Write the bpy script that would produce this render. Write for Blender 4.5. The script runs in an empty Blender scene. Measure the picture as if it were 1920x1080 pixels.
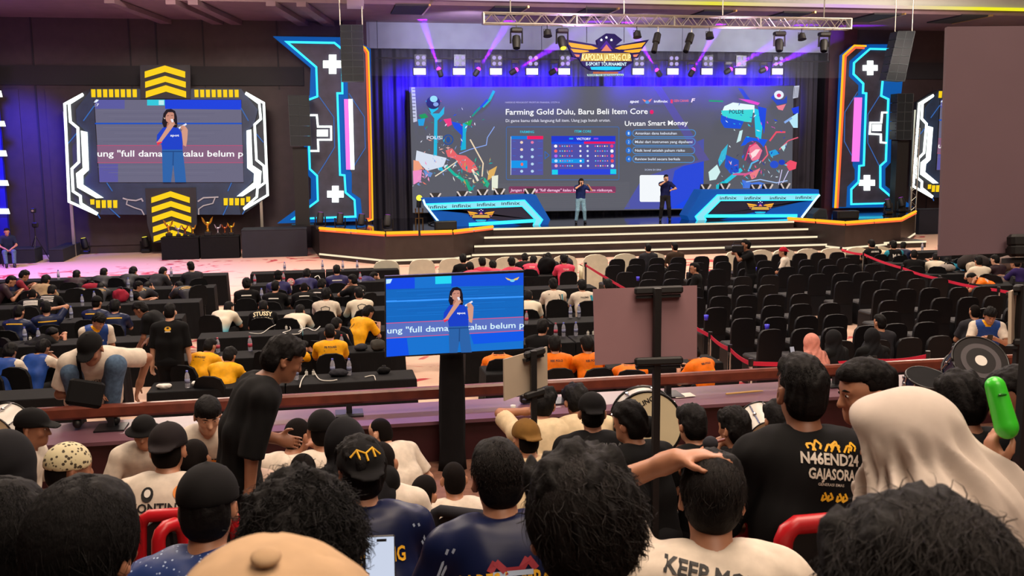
import bpy, math, random
import numpy as np
from math import sin, cos, pi, radians, sqrt
from mathutils import Vector, Matrix
from mathutils.bvhtree import BVHTree

random.seed(7)
SC = bpy.context.scene
COL = SC.collection
# ------------------------------------------------------------------ camera
FPX, CAMH = 1850.0, 3.85
CAM = np.array([0.0, 0.0, CAMH])
def _basis(yaw, pitch, roll):
    y, p, r = radians(yaw), radians(pitch), radians(roll)
    f = np.array([sin(y)*cos(p), cos(y)*cos(p), -sin(p)])
    r0 = np.array([cos(y), -sin(y), 0.0]); u0 = np.cross(r0, f)
    return f, r0*cos(r)-u0*sin(r), u0*cos(r)+r0*sin(r)
CF, CR, CU = _basis(11.0, 8.2, 0.5)
cd = bpy.data.cameras.new('camera'); cam = bpy.data.objects.new('camera', cd); COL.objects.link(cam)
cd.sensor_width = 36.0; cd.lens = FPX/1920*36.0; cd.clip_end = 200; cd.clip_start = 0.05
cam.matrix_world = Matrix(((CR[0], CU[0], -CF[0], CAM[0]), (CR[1], CU[1], -CF[1], CAM[1]), (CR[2], CU[2], -CF[2], CAM[2]), (0, 0, 0, 1)))
cd.dof.use_dof = True; cd.dof.focus_distance = 16.0; cd.dof.aperture_fstop = 13.0
SC.camera = cam
SC.view_settings.view_transform = 'Standard'; SC.view_settings.look = 'None'
SC.view_settings.gamma = 1.0; SC.view_settings.exposure = 0.0
SC.view_settings.use_curve_mapping = False

def ray(px, py): return CF*FPX + CR*(px-960.0) + CU*(540.0-py)
def G(px, py, z):                       # photo pixel -> point at height z
    d = ray(px, py); return CAM + d*((z-CAMH)/d[2])
def YP(px, py, Y):                      # photo pixel -> point on the upright plane y = Y
    d = ray(px, py); return CAM + d*(Y/d[1])
def DP(px, py, dep):                    # photo pixel -> point at a depth
    return CAM + ray(px, py)*(dep/FPX)
def PX(p):
    v = np.array(p)-CAM; z = v@CF
    return 960+FPX*(v@CR)/z, 540-FPX*(v@CU)/z, z

# ------------------------------------------------------------------ materials
def lin(h):
    if not isinstance(h, str): return tuple(h)
    h = h.lstrip('#'); o = []
    for i in (0, 2, 4):
        c = int(h[i:i+2], 16)/255.0
        o.append(c/12.92 if c <= 0.04045 else ((c+0.055)/1.055)**2.4)
    return tuple(o)
MATS = {}
def mat(name, color, rough=0.7, metal=0.0, var=0.0, scale=20.0, bump=0.0, spec=0.5, coat=0.0):
    if name in MATS: return MATS[name]
    m = bpy.data.materials.new(name); m.use_nodes = True; nt = m.node_tree; b = nt.nodes['Principled BSDF']
    c = lin(color); b.inputs['Base Color'].default_value = (*c, 1); b.inputs['Roughness'].default_value = rough
    b.inputs['Metallic'].default_value = metal; b.inputs['Specular IOR Level'].default_value = spec
    b.inputs['Coat Weight'].default_value = coat
    if var or bump:
        tc = nt.nodes.new('ShaderNodeTexCoord'); n = nt.nodes.new('ShaderNodeTexNoise'); n.inputs['Scale'].default_value = scale
        n.inputs['Detail'].default_value = 4
        nt.links.new(tc.outputs['Object'], n.inputs['Vector'])
        if var:
            r = nt.nodes.new('ShaderNodeValToRGB'); nt.links.new(n.outputs['Fac'], r.inputs['Fac'])
            r.color_ramp.elements[0].position = 0.3; r.color_ramp.elements[1].position = 0.7
            r.color_ramp.elements[0].color = (*[x*(1-var) for x in c], 1)
            r.color_ramp.elements[1].color = (*[min(1, x*(1+var)) for x in c], 1)
            nt.links.new(r.outputs['Color'], b.inputs['Base Color'])
        if bump:
            bp = nt.nodes.new('ShaderNodeBump'); bp.inputs['Strength'].default_value = bump; bp.inputs['Distance'].default_value = 0.01
            nt.links.new(n.outputs['Fac'], bp.inputs['Height']); nt.links.new(bp.outputs['Normal'], b.inputs['Normal'])
    MATS[name] = m; return m
def emit(name, color, strength=1.0, base=None):
    if name in MATS: return MATS[name]
    m = bpy.data.materials.new(name); m.use_nodes = True; b = m.node_tree.nodes['Principled BSDF']
    c = lin(color); b.inputs['Base Color'].default_value = (*lin(base or '050505'), 1); b.inputs['Roughness'].default_value = 0.6
    b.inputs['Emission Color'].default_value = (*c, 1); b.inputs['Emission Strength'].default_value = strength
    b.inputs['Specular IOR Level'].default_value = 0.1
    MATS[name] = m; return m
def grad(name, stops, axis=2, rough=0.75, coord='Generated', emission=False, noise=0.0):
    """colour bands along one axis of the thing itself (dyed fabric, printed panels)"""
    if name in MATS: return MATS[name]
    m = bpy.data.materials.new(name); m.use_nodes = True; nt = m.node_tree; b = nt.nodes['Principled BSDF']
    tc = nt.nodes.new('ShaderNodeTexCoord'); sx = nt.nodes.new('ShaderNodeSeparateXYZ'); r = nt.nodes.new('ShaderNodeValToRGB')
    nt.links.new(tc.outputs[coord], sx.inputs[0]); src = sx.outputs[axis]
    if noise:
        n = nt.nodes.new('ShaderNodeTexNoise'); n.inputs['Scale'].default_value = 6; nt.links.new(tc.outputs[coord], n.inputs['Vector'])
        ma = nt.nodes.new('ShaderNodeMath'); ma.operation = 'MULTIPLY_ADD'; ma.inputs[1].default_value = noise
        nt.links.new(n.outputs['Fac'], ma.inputs[0]); nt.links.new(src, ma.inputs[2]); src = ma.outputs[0]
    nt.links.new(src, r.inputs['Fac']); e = r.color_ramp.elements
    while len(e) < len(stops): e.new(0.5)
    for i, (p, c) in enumerate(stops): e[i].position = p; e[i].color = (*lin(c), 1)
    if emission:
        b.inputs['Base Color'].default_value = (0.01, 0.01, 0.01, 1); nt.links.new(r.outputs['Color'], b.inputs['Emission Color'])
        b.inputs['Emission Strength'].default_value = 1.0
    else: nt.links.new(r.outputs['Color'], b.inputs['Base Color'])
    b.inputs['Roughness'].default_value = rough; MATS[name] = m; return m

# ------------------------------------------------------------------ objects
def tag(o, label=None, cat=None, group=None, kind=None):
    if label: o['label'] = label
    if cat: o['category'] = cat
    if group: o['group'] = group
    if kind: o['kind'] = kind
    return o
def thing(name, loc, label, cat, group=None, rz=0.0, kind=None):
    o = bpy.data.objects.new(name, None); COL.objects.link(o); o.empty_display_size = 0.1
    o.location = tuple(float(x) for x in loc); o.rotation_euler = (0, 0, radians(rz))
    return tag(o, label, cat, group, kind)
def setmats(ob, mats):
    for i, m in enumerate(mats):
        if i >= len(ob.material_slots): ob.data.materials.append(m)
        s = ob.material_slots[i]; s.link = 'OBJECT'; s.material = m
def mesh_data(name, V, F, M=None, smooth=False, nm=1):
    me = bpy.data.meshes.new(name); me.from_pydata([tuple(map(float, v)) for v in V], [], [tuple(map(int, f)) for f in F])
    for _ in range(nm): me.materials.append(None)
    if M is not None and len(M): me.polygons.foreach_set('material_index', np.array(M, dtype=np.int32))
    if smooth: me.polygons.foreach_set('use_smooth', np.ones(len(me.polygons), dtype=bool))
    me.update(); return me
def link(name, me, mats, parent=None, loc=(0, 0, 0), rot=None):
    o = bpy.data.objects.new(name, me); COL.objects.link(o)
    if parent is not None: o.parent = parent
    o.location = tuple(float(x) for x in loc)
    if rot is not None: o.rotation_euler = rot
    setmats(o, mats if isinstance(mats, (list, tuple)) else [mats]); return o
def copy_tree(o, parent=None):
    c = o.copy(); COL.objects.link(c)
    if parent is not None: c.parent = parent
    for ch in list(o.children): copy_tree(ch, c)
    return c
def rotm(axis, deg): return np.array(Matrix.Rotation(radians(deg), 3, axis))
def unit(v):
    v = np.asarray(v, float); n = np.linalg.norm(v); return v/n if n > 1e-9 else v

class MB:
    """collects shapes, builds them as one mesh"""
    def __init__(s): s.V, s.F, s.M, s.cur = [], [], [], 0
    def m(s, i): s.cur = i; return s
    def add(s, V, F):
        b = len(s.V); s.V.extend([tuple(v) for v in V])
        for f in F: s.F.append(tuple(b+i for i in f)); s.M.append(s.cur)
        return s
    def box(s, c, size, R=None, taper=1.0, bev=0.0):
        x, y, z = [k/2.0 for k in size]; P = []
        if bev <= 0:
            for dz in (-1, 1):
                t = taper if dz > 0 else 1.0
                for dx, dy in ((-1, -1), (1, -1), (1, 1), (-1, 1)): P.append((dx*x*t, dy*y*t, dz*z))
            F = [(3, 2, 1, 0), (4, 5, 6, 7), (0, 1, 5, 4), (1, 2, 6, 5), (2, 3, 7, 6), (3, 0, 4, 7)]
        else:                           # softened edges: rings inset at both ends, corners cut
            bv = min(bev, x*0.9, y*0.9, z*0.9)
            def ring(zz, i):
                a, b = x-i, y-i
                return [(-a+bv, -b, zz), (a-bv, -b, zz), (a, -b+bv, zz), (a, b-bv, zz), (a-bv, b, zz), (-a+bv, b, zz), (-a, b-bv, zz), (-a, -b+bv, zz)]
            P = ring(-z, bv*.8)+ring(-z+bv, 0)+ring(z-bv, 0)+ring(z, bv*.8)
            F = [tuple(range(7, -1, -1)), tuple(range(24, 32))]
            for k in range(3):
                for i in range(8): j = (i+1) % 8; F.append((k*8+i, k*8+j, k*8+8+j, k*8+8+i))
        P = np.array(P)
        if R is not None: P = P@np.asarray(R).T
        return s.add(P+np.asarray(c, float), F)
    def b2(s, lo, hi): lo, hi = np.asarray(lo, float), np.asarray(hi, float); return s.box((lo+hi)/2, np.abs(hi-lo))
    def cyl(s, a, b, r1, r2=None, n=12, caps=True):
        r2 = r1 if r2 is None else r2; a, b = np.asarray(a, float), np.asarray(b, float); d = unit(b-a)
        u = unit(np.cross(d, (0, 0, 1.0) if abs(d[2]) < 0.9 else (1.0, 0, 0))); v = np.cross(d, u); P = []
        for c, r in ((a, r1), (b, r2)):
            for i in range(n): t = 2*pi*i/n; P.append(c+u*(r*cos(t))+v*(r*sin(t)))
        F = [(i, (i+1) % n, n+(i+1) % n, n+i) for i in range(n)]
        if caps: F += [tuple(range(n-1, -1, -1)), tuple(range(n, 2*n))]
        return s.add(P, F)
    def tube(s, pts, r, n=6):
        pts = [np.asarray(p, float) for p in pts]; P = []; u = None; L = len(pts)
        for k, p in enumerate(pts):
            d = unit(pts[min(k+1, L-1)]-pts[max(k-1, 0)])
            if u is None: u = unit(np.cross(d, (0, 0, 1.0) if abs(d[2]) < 0.9 else (1.0, 0, 0)))
            u = unit(u-d*(u@d)); v = np.cross(d, u); rr = r[k] if hasattr(r, '__len__') else r
            for i in range(n): t = 2*pi*i/n; P.append(p+u*(rr*cos(t))+v*(rr*sin(t)))
        F = [(k*n+i, k*n+(i+1) % n, k*n+n+(i+1) % n, k*n+n+i) for k in range(L-1) for i in range(n)]
        F += [tuple(range(n-1, -1, -1)), tuple(range((L-1)*n, L*n))]
        return s.add(P, F)
    def lathe(s, prof, o=(0, 0, 0), n=16, R=None):
        P = []
        for r, z in prof:
            for i in range(n): t = 2*pi*i/n; P.append((r*cos(t), r*sin(t), z))
        L = len(prof); F = [(k*n+i, k*n+(i+1) % n, k*n+n+(i+1) % n, k*n+n+i) for k in range(L-1) for i in range(n)]
        F += [tuple(range(n-1, -1, -1)), tuple(range((L-1)*n, L*n))]
        P = np.array(P)
        if R is not None: P = P@np.asarray(R).T
        return s.add(P+np.asarray(o, float), F)
    def prism(s, pts, vec):             # outline given a depth
        n = len(pts); a = [np.asarray(p, float) for p in pts]; v = np.asarray(vec, float)
        nrm = sum(np.cross(a[i]-a[0], a[(i+1) % n]-a[0]) for i in range(n))
        if nrm@v > 0: a = a[::-1]
        F = [tuple(range(n)), tuple(range(2*n-1, n-1, -1))]+[(i, n+i, n+(i+1) % n, (i+1) % n) for i in range(n)]
        return s.add(a+[p+v for p in a], F)
    def ell(s, c, r, R=None, nu=14, nv=9):
        P = [(0, 0, -1)]; F = []
        for j in range(1, nv):
            t = -pi/2+pi*j/nv
            for i in range(nu): a = 2*pi*i/nu; P.append((cos(t)*cos(a), cos(t)*sin(a), sin(t)))
        P.append((0, 0, 1)); T = len(P)-1
        for i in range(nu):
            k = (i+1) % nu; F.append((0, 1+k, 1+i)); F.append((T, T-nu+i, T-nu+k))
            for j in range(nv-2): a = 1+j*nu; F.append((a+i, a+k, a+nu+k, a+nu+i))
        P = np.array(P)*np.asarray(r, float)
        if R is not None: P = P@np.asarray(R).T
        return s.add(P+np.asarray(c, float), F)
    def text(s, txt, o, h=None, w=None, u=(1, 0, 0), v=(0, 0, 1), align='c', bold=0.0, depth=0.0, shear=0.0, sp=1.0):
        T, tr = text_geo(txt, bold, shear, sp); T = np.array(T)
        x0, x1 = T[:, 0].min(), T[:, 0].max(); cap = 0.7
        sy = (h/cap) if h else None; sx = (w/(x1-x0)) if w else None
        sx = sx or sy; sy = sy or sx
        ox = {'c': (x0+x1)/2, 'l': x0, 'r': x1}[align]
        u, v, o = np.asarray(u, float), np.asarray(v, float), np.asarray(o, float)
        P = [o+u*((t[0]-ox)*sx)+v*(t[1]*sy) for t in T]
        return s.add(P, tr)
    def build(s, name, mats, parent=None, smooth=False, local=False, loc=None):
        mats = mats if isinstance(mats, (list, tuple)) else [mats]
        V = np.array(s.V, float)
        if loc is not None: V = V-np.asarray(loc, float)
        elif parent is not None and not local:
            p = parent; off = np.zeros(3)
            while p is not None: off += np.array(p.location); p = p.parent
            V = V-off
        me = mesh_data(name, V, s.F, s.M, smooth, len(mats))
        return link(name, me, mats, parent, loc if loc is not None else (0, 0, 0))
_TX = {}
def text_geo(txt, bold, shear, sp):
    key = (txt, bold, shear, sp)
    if key in _TX: return _TX[key]
    c = bpy.data.curves.new('lettering', 'FONT'); c.body = txt; c.size = 1.0; c.offset = bold; c.shear = shear; c.resolution_u = 2
    c.space_character = sp
    o = bpy.data.objects.new('lettering', c); COL.objects.link(o); dg = bpy.context.evaluated_depsgraph_get(); dg.update()
    me = o.evaluated_get(dg).to_mesh(); V = [tuple(v.co) for v in me.vertices]; F = [tuple(p.vertices) for p in me.polygons]
    o.evaluated_get(dg).to_mesh_clear(); bpy.data.objects.remove(o); bpy.data.curves.remove(c)
    _TX[key] = (V, F); return V, F
def autosmooth(ob, deg=35):
    me = ob.data; me.polygons.foreach_set('use_smooth', np.ones(len(me.polygons), dtype=bool))
    try: me.set_sharp_from_angle(angle=radians(deg))
    except Exception: pass
    return ob
def polyline(mb, pts, wid, vec):        # a flat strip of constant width along a path in an upright plane, given a depth
    P = [np.asarray(p, float) for p in pts]; n = len(P); N = np.array([0, -1.0, 0]); L, R = [], []
    for i in range(n):
        a = unit(P[i]-P[i-1]) if i else unit(P[1]-P[0]); b = unit(P[i+1]-P[i]) if i < n-1 else a
        t = unit(a+b); side = np.cross(N, t); k = 1/max(0.35, float(t@a))
        L.append(P[i]+side*(wid/2*k)); R.append(P[i]-side*(wid/2*k))
    v = np.asarray(vec, float)
    for i in range(n-1): mb.prism([L[i], L[i+1], R[i+1], R[i]], v)
def ordinal(n):
    w = 'first second third fourth fifth sixth seventh eighth ninth tenth eleventh twelfth thirteenth fourteenth fifteenth sixteenth seventeenth eighteenth'.split()
    return w[n-1]
# ================================================================== the hall
M_carpet = bpy.data.materials.new('patterned_carpet'); M_carpet.use_nodes = True
def _carpet(m):
    nt = m.node_tree; b = nt.nodes['Principled BSDF']; L = nt.links
    tc = nt.nodes.new('ShaderNodeTexCoord')
    n1 = nt.nodes.new('ShaderNodeTexNoise'); n1.inputs['Scale'].default_value = 0.9; n1.inputs['Detail'].default_value = 2; n1.inputs['Distortion'].default_value = 2.2
    n2 = nt.nodes.new('ShaderNodeTexNoise'); n2.inputs['Scale'].default_value = 0.35; n2.inputs['Detail'].default_value = 1
    n3 = nt.nodes.new('ShaderNodeTexNoise'); n3.inputs['Scale'].default_value = 60; n3.inputs['Detail'].default_value = 2
    for n in (n1, n2, n3): L.new(tc.outputs['Object'], n.inputs['Vector'])
    r1 = nt.nodes.new('ShaderNodeValToRGB'); L.new(n1.outputs['Fac'], r1.inputs['Fac'])
    r1.color_ramp.elements[0].position = .57; r1.color_ramp.elements[0].color = (0, 0, 0, 1); r1.color_ramp.elements[1].position = .63
    r2 = nt.nodes.new('ShaderNodeValToRGB'); L.new(n2.outputs['Fac'], r2.inputs['Fac'])
    r2.color_ramp.elements[0].position = .44; r2.color_ramp.elements[0].color = (0, 0, 0, 1); r2.color_ramp.elements[1].position = .52
    mm = nt.nodes.new('ShaderNodeMath'); mm.operation = 'MULTIPLY'; L.new(r1.outputs[0], mm.inputs[0]); L.new(r2.outputs[0], mm.inputs[1])
    c = nt.nodes.new('ShaderNodeMix'); c.data_type = 'RGBA'; L.new(mm.outputs[0], c.inputs[0])
    c.inputs[6].default_value = (*lin('dcb9a4'), 1); c.inputs[7].default_value = (*lin('b5424a'), 1)
    d = nt.nodes.new('ShaderNodeMix'); d.data_type = 'RGBA'; d.blend_type = 'MULTIPLY'; d.inputs[0].default_value = .35
    L.new(c.outputs[2], d.inputs[6]); L.new(n3.outputs['Fac'], d.inputs[7]); L.new(d.outputs[2], b.inputs['Base Color'])
    b.inputs['Roughness'].default_value = .95; b.inputs['Specular IOR Level'].default_value = .15
_carpet(M_carpet)
M_wall = mat('brown_wall_panel', '37292d', .6, var=.15, scale=3)
M_walld = mat('dark_wall_band', '1d1a22', .7)
M_grey = mat('grey_fascia', '8c9298', .8, var=.1, scale=2)
M_maroon = mat('maroon_wood', '3a171d', .45, var=.2, scale=5)
M_wood = mat('polished_red_wood', '6b3426', .3, var=.25, scale=9)
M_ledge = mat('ledge_laminate', '6c4a56', .35, var=.08, scale=4)
M_black = mat('matt_black', '0b0b0e', .6)
M_blackcloth = mat('black_table_cloth', '0e0e11', .85, var=.2, scale=12, spec=.2)
M_dark = mat('black_metal', '101014', .4)
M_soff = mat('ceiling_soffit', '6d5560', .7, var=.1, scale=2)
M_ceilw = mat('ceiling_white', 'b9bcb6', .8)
M_tier = mat('tier_carpet', '6b4636', .95, var=.25, scale=14)
M_alu = mat('aluminium', 'b8b4a8', .35, metal=.8)
M_chrome = mat('chrome', 'c9c9cc', .18, metal=1)
def struct(name, mb, mats, **k): return tag(mb.build(name, mats, **k), kind='structure')

WB = 39.0                                # back wall
m = MB(); m.b2((-22, -3, -.2), (40, 46, 0)); struct('floor', m, M_carpet)
xl = YP(692, 250, WB)[0]; xr = YP(1552, 250, WB)[0]; zt = YP(1100, 95, WB)[2]; zg = YP(1100, 42, WB)[2]
ZS = YP(960, 30, 36.5)[2]                # soffit height
ZC = 10.2
m = MB()
m.m(0).b2((-22, WB, 0), (xl, WB+.4, ZC)); m.b2((xr, WB, 0), (40, WB+.4, ZC)); m.b2((xl, WB, zg), (xr, WB+.4, ZC))
zb = YP(300, 124, WB)[2]; zb2 = YP(300, 160, WB)[2]
m.m(1).b2((-22, WB-.06, zb2), (xl-2.4, WB, zb)); m.b2((xr+3, WB-.06, zb2+.35), (40, WB, zb+.35))
m.m(1)
for px in (60, 243, 293, 381, 520): x = YP(px, 80, WB)[0]; m.b2((x-.03, WB-.03, 0), (x+.03, WB, ZC))
m.m(0)
for a, b in ((-20, -10.5), (-9.6, -3.4), (-2.6, xl-.6)): m.b2((a, WB-.05, .3), (b, WB, zb2-.15))
for a in np.arange(xr+1.5, 39, 3.3): m.b2((a, WB-.05, .3), (a+2.9, WB, zb2))
struct('wall_back', m, [M_wall, M_walld])
m = MB(); m.b2((-22.4, -3, 0), (-22, 46, ZC)); struct('wall_left', m, M_wall)
m = MB(); m.b2((40, -3, 0), (40.4, 46, ZC)); struct('wall_right', m, M_wall)
m = MB(); m.b2((-22, -3.4, 0), (40, -3, ZC)); struct('wall_rear', m, M_wall)
m = MB(); m.b2((-22.4, -3.4, ZC), (40.4, 46, ZC+.3)); struct('ceiling', m, M_ceilw)
# lowered soffit in front of the stage opening, with its lit cove edge
ys0 = float(G(1000, 13, ZS)[1])
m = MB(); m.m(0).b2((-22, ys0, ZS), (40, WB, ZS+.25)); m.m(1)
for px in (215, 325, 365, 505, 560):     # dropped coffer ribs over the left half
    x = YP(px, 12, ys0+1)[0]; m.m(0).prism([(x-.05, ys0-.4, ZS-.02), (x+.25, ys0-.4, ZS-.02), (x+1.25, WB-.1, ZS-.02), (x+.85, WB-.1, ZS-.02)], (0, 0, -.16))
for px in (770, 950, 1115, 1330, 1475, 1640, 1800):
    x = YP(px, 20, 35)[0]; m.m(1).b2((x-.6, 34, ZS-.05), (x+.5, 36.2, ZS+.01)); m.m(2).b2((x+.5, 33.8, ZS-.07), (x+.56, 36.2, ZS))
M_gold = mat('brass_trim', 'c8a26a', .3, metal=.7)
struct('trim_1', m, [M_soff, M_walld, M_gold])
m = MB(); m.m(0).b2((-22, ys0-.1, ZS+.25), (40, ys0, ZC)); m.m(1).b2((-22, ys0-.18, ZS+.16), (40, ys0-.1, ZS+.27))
M_cove = grad('cove_light_strip', [(0, 'e8e070'), (.22, 'd05bd8'), (.3, 'd8d84a'), (.42, 'e8e0d8'), (.5, 'c79be8'), (.58, 'e6e02c'), (.66, 'd9a8e8'), (.75, 'f0ea1a'), (1, 'f2ee30')], axis=0, emission=True)
struct('trim_2', m, [M_ceilw, M_cove])
# stage recess: fascia over the opening, side jambs, curtain
m = MB(); m.b2((xl-.3, WB-.12, zt), (xr, WB-.02, zg)); struct('trim_3', m, M_grey)
xm0, xm1 = YP(1545, 250, WB)[0], YP(1594, 250, WB)[0]
m = MB(); m.b2((xm0, WB-.25, 0), (xm1, WB-.02, zg+.5)); m.b2((xl-.9, WB-.25, 0), (xl, WB-.02, zg)); struct('trim_4', m, M_maroon)
m = MB(); m.b2((xl-.2, WB+.4, 0), (xl, 44, zg)); m.b2((xr, WB+.4, 0), (xr+.2, 44, zg)); m.b2((xl-.2, 44, 0), (xr+.2, 44.2, zg)); m.b2((xl-.2, WB+.45, zg), (xr+.2, 44.2, zg+.1))
struct('wall_stage', m, M_black)
YC = 39.85
m = MB(); n = 900; V = []; X = np.linspace(xl+.1, xr-.1, n)
for i, x in enumerate(X):
    d = .09*sin(x*9)+.05*sin(x*23+1)+.03*sin(x*4.1); V += [(x, YC+d, .95), (x, YC+d, zg-.05)]
m.add(V, [(2*i, 2*i+2, 2*i+3, 2*i+1) for i in range(n-1)])
M_curt = mat('black_stage_curtain', '34323e', .9)
o = m.build('stage_curtain', M_curt, smooth=True); tag(o, 'tall dark pleated curtain hanging behind the big stage screen', 'curtain')

# parapet in front of the raised seats, tiers, handrail
m = MB(); m.m(0).b2((-22, 8.22, 0), (40, 8.72, 1.50)); m.m(1).b2((-22, 8.14, 1.50), (40, 8.80, 1.53))
struct('wall_parapet', m, [M_maroon, M_ledge])
m = MB(); m.b2((-22, 4.95, 0), (40, 8.22, 1.15)); m.b2((-22, 2.9, 0), (40, 4.95, 1.55)); m.b2((-22, -3, 0), (40, 2.9, 1.95)); struct('floor_tiers', m, M_tier)
rail = thing('handrail', (0, 8.55, 1.53), 'long polished red-wood handrail on short posts along the parapet ledge', 'handrail')
m = MB(); m.box((4, 8.55, 1.68), (44, .075, .11), bev=.02); m.build('rail', M_wood, rail)
for px in (205, 655, 1062, 1255, 1570, 1850):
    x = YP(px, 770, 8.5)[0]; m = MB(); m.b2((x-.025, 8.52, 1.53), (x+.025, 8.58, 1.63)); m.b2((x-.12, 8.42, 1.53), (x+.12, 8.66, 1.545)); m.build('post', M_dark, rail)

# world + lamps
w = bpy.data.worlds.new('hall_air'); SC.world = w; w.use_nodes = True
w.node_tree.nodes['Background'].inputs[0].default_value = (.30, .28, .45, 1); w.node_tree.nodes['Background'].inputs[1].default_value = .016
def area(name, loc, size, power, color, rot=(0, 0, 0), sy=None, spread=None):
    l = bpy.data.lights.new(name, 'AREA'); l.energy = power; l.color = color; l.shape = 'RECTANGLE'; l.size = size; l.size_y = sy or size
    if spread: l.spread = radians(spread)
    o = bpy.data.objects.new(name, l); COL.objects.link(o); o.location = loc; o.rotation_euler = [radians(a) for a in rot]; return o
def spot(name, loc, tgt, power, color, ang=40, blend=.5, r=.1):
    l = bpy.data.lights.new(name, 'SPOT'); l.energy = power; l.color = color; l.spot_size = radians(ang); l.spot_blend = blend; l.shadow_soft_size = r
    o = bpy.data.objects.new(name, l); COL.objects.link(o); o.location = tuple(loc)
    o.rotation_euler = (Vector(tgt)-Vector(loc)).to_track_quat('-Z', 'Y').to_euler(); return o
for i, (x, y, p) in enumerate(((-4, 28, 1700), (8, 28, 1500), (20, 29, 1500), (-5, 16, 900), (7, 16, 800), (18, 17, 650), (-3, 8.5, 320), (5, 7.5, 300), (12, 9, 240))):
    area(f'house_light_{i}', (x, y, 10.0), 3.0, p, (1, .83, .68))
area('tier_light', (2, 3.5, 10.0), 4, 700, (1, .78, .60))
spot('side_fill_light', (-7, 11, 9.5), (4, 3.5, 2.6), 900, (1, .75, .6), 60, .9, .6)  # added fill from the left for shaded faces, not a fixture of the hall
area('rear_fill_light', (2, -2.2, 8.5), 4, 420, (1, .80, .62), (42, 0, -8))  # unseen fill added behind the camera to lift faces and backs
for i, (x, c, p) in enumerate(((-12, (.5, .2, .9), 160), (-4, (.95, .6, .5), 120), (3, (.6, .3, 1), 300), (9, (.6, .3, 1), 300), (15, (.75, .5, .8), 260), (22, (.8, .6, .5), 200))):
    spot(f'soffit_wash_{i}', (x, 31.5, 7.0), (x+.5, 36.5, ZS), p, c, 120, .9, .2)
for i, (x, c, p) in enumerate(((5.5, (.6, .6, .9), 1300), (12, (.7, .7, .9), 1300), (18, (.8, .8, .9), 1300))): spot(f'fascia_wash_{i}', (x, 34.5, 7.4), (x, WB, 8.2), p, c, 100, .9, .2)
spot('violet_wash', (-15, 33, 9.5), (-9, 31.5, 0), 15000, (.36, .12, 1), 60, .8, .3)
spot('violet_wash_near', (-18, 22, 9.5), (-6, 22, 0), 1600, (.4, .2, 1), 60, .8, .3)
spot('pink_wash', (2, 30, 9.5), (-4, 33, 0), 1500, (1, .35, .45), 70, .8, .3)
spot('pink_wash_right', (14, 24, 9.5), (12, 28.5, 0), 2200, (1, .42, .42), 60, .8, .3)
spot('violet_ledge', (1, 16, 9), (.6, 8.4, 1.5), 2600, (.5, .36, 1), 22, .8, .3)
spot('hair_light', (5, 9, 9.8), (2, 2.0, 3), 260, (.6, .4, 1), 70, .8, .4)
# ================================================================== stage
def g2(px, py, z=1.0): p = G(px, py, z); return (p[0], p[1], z)
M_stage = mat('glossy_black_stage_floor', '0d0d16', .08, spec=.6)
M_skirt = mat('dark_stage_skirt', '2a2120', .35, var=.25, scale=3)
M_strip = emit('warm_white_strip', 'ffeec8', 1.0)
M_yel = emit('amber_neon', 'ffb21e', 1.3)
M_red = emit('orange_red_neon', 'ff6a3c', 1.1)
M_cyan = emit('cyan_neon', '38dcff', 1.5)
M_white = emit('white_neon', 'f4fff6', 2.2)
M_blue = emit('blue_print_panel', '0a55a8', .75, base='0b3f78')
M_print = mat('dark_printed_panel', '3a3a4c', .5, var=.25, scale=2.5)
M_thin = emit('thin_blue_line', '3f76c8', .8)
M_pink = emit('pink_tube', 'ff7ce6', 1.1)
M_yellow = emit('yellow_lit_panel', 'ffd21a', 1.0)
YF = 34.0
stage = thing('stage', (11.5, 36, 0), 'wide black glossy stage with stepped front edged in warm light strips', 'stage')
lw = [g2(598, 431), g2(722, 440.5), g2(850, 437), g2(925, 428)]
rw = [g2(1476, 412), g2(1585, 420.5), g2(1690, 413), g2(1717, 399)]
xs0, xs1 = lw[-1][0], rw[0][0]
out = [(p[0], p[1]) for p in lw]+[(xs0, YF), (xs1, YF)]+[(p[0], p[1]) for p in rw]+[(rw[-1][0], WB), (lw[0][0]-.3, WB)]
m = MB(); m.m(1).prism([(x, y, .94) for x, y in out], (0, 0, -.94)); m.m(0).prism([(x, y, 1.0) for x, y in out], (0, 0, -.06)); m.m(0).b2((xl+.05, WB-.01, .9), (xr-.05, 44, 1.0))
m.build('platform', [M_stage, M_skirt], stage)
for k, (z, dy, pl, pr) in enumerate(((.75, .42, 904, 1508), (.5, .84, 882, 1540), (.25, 1.26, 874, 1700))):
    a = YP(pl, 440, YF)[0]; b = YP(pr, 430, YF)[0]
    m = MB(); m.b2((a, YF-dy, 0), (b, YF, z)); st = m.build('step', M_skirt, stage)
    m = MB(); m.b2((a, YF-dy-.025, z-.07), (b, YF-dy, z-.005)); m.build('light_strip', M_strip, st)
m = MB(); m.b2((xs0, YF-.03, .93), (xs1, YF-.001, .995)); m.build('light_strip', M_strip, stage)
for pts in (lw, rw):
    m = MB()
    for i in range(3):
        a, b = np.array(pts[i]), np.array(pts[i+1]); d = unit(b-a); nn = np.array([d[1], -d[0], 0])
        m.prism([a-(0, 0, .88)+nn*.0, b-(0, 0, .88), b-(0, 0, .82), a-(0, 0, .82)], nn*.03)
    m.build('base_strip', M_strip, stage)
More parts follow.
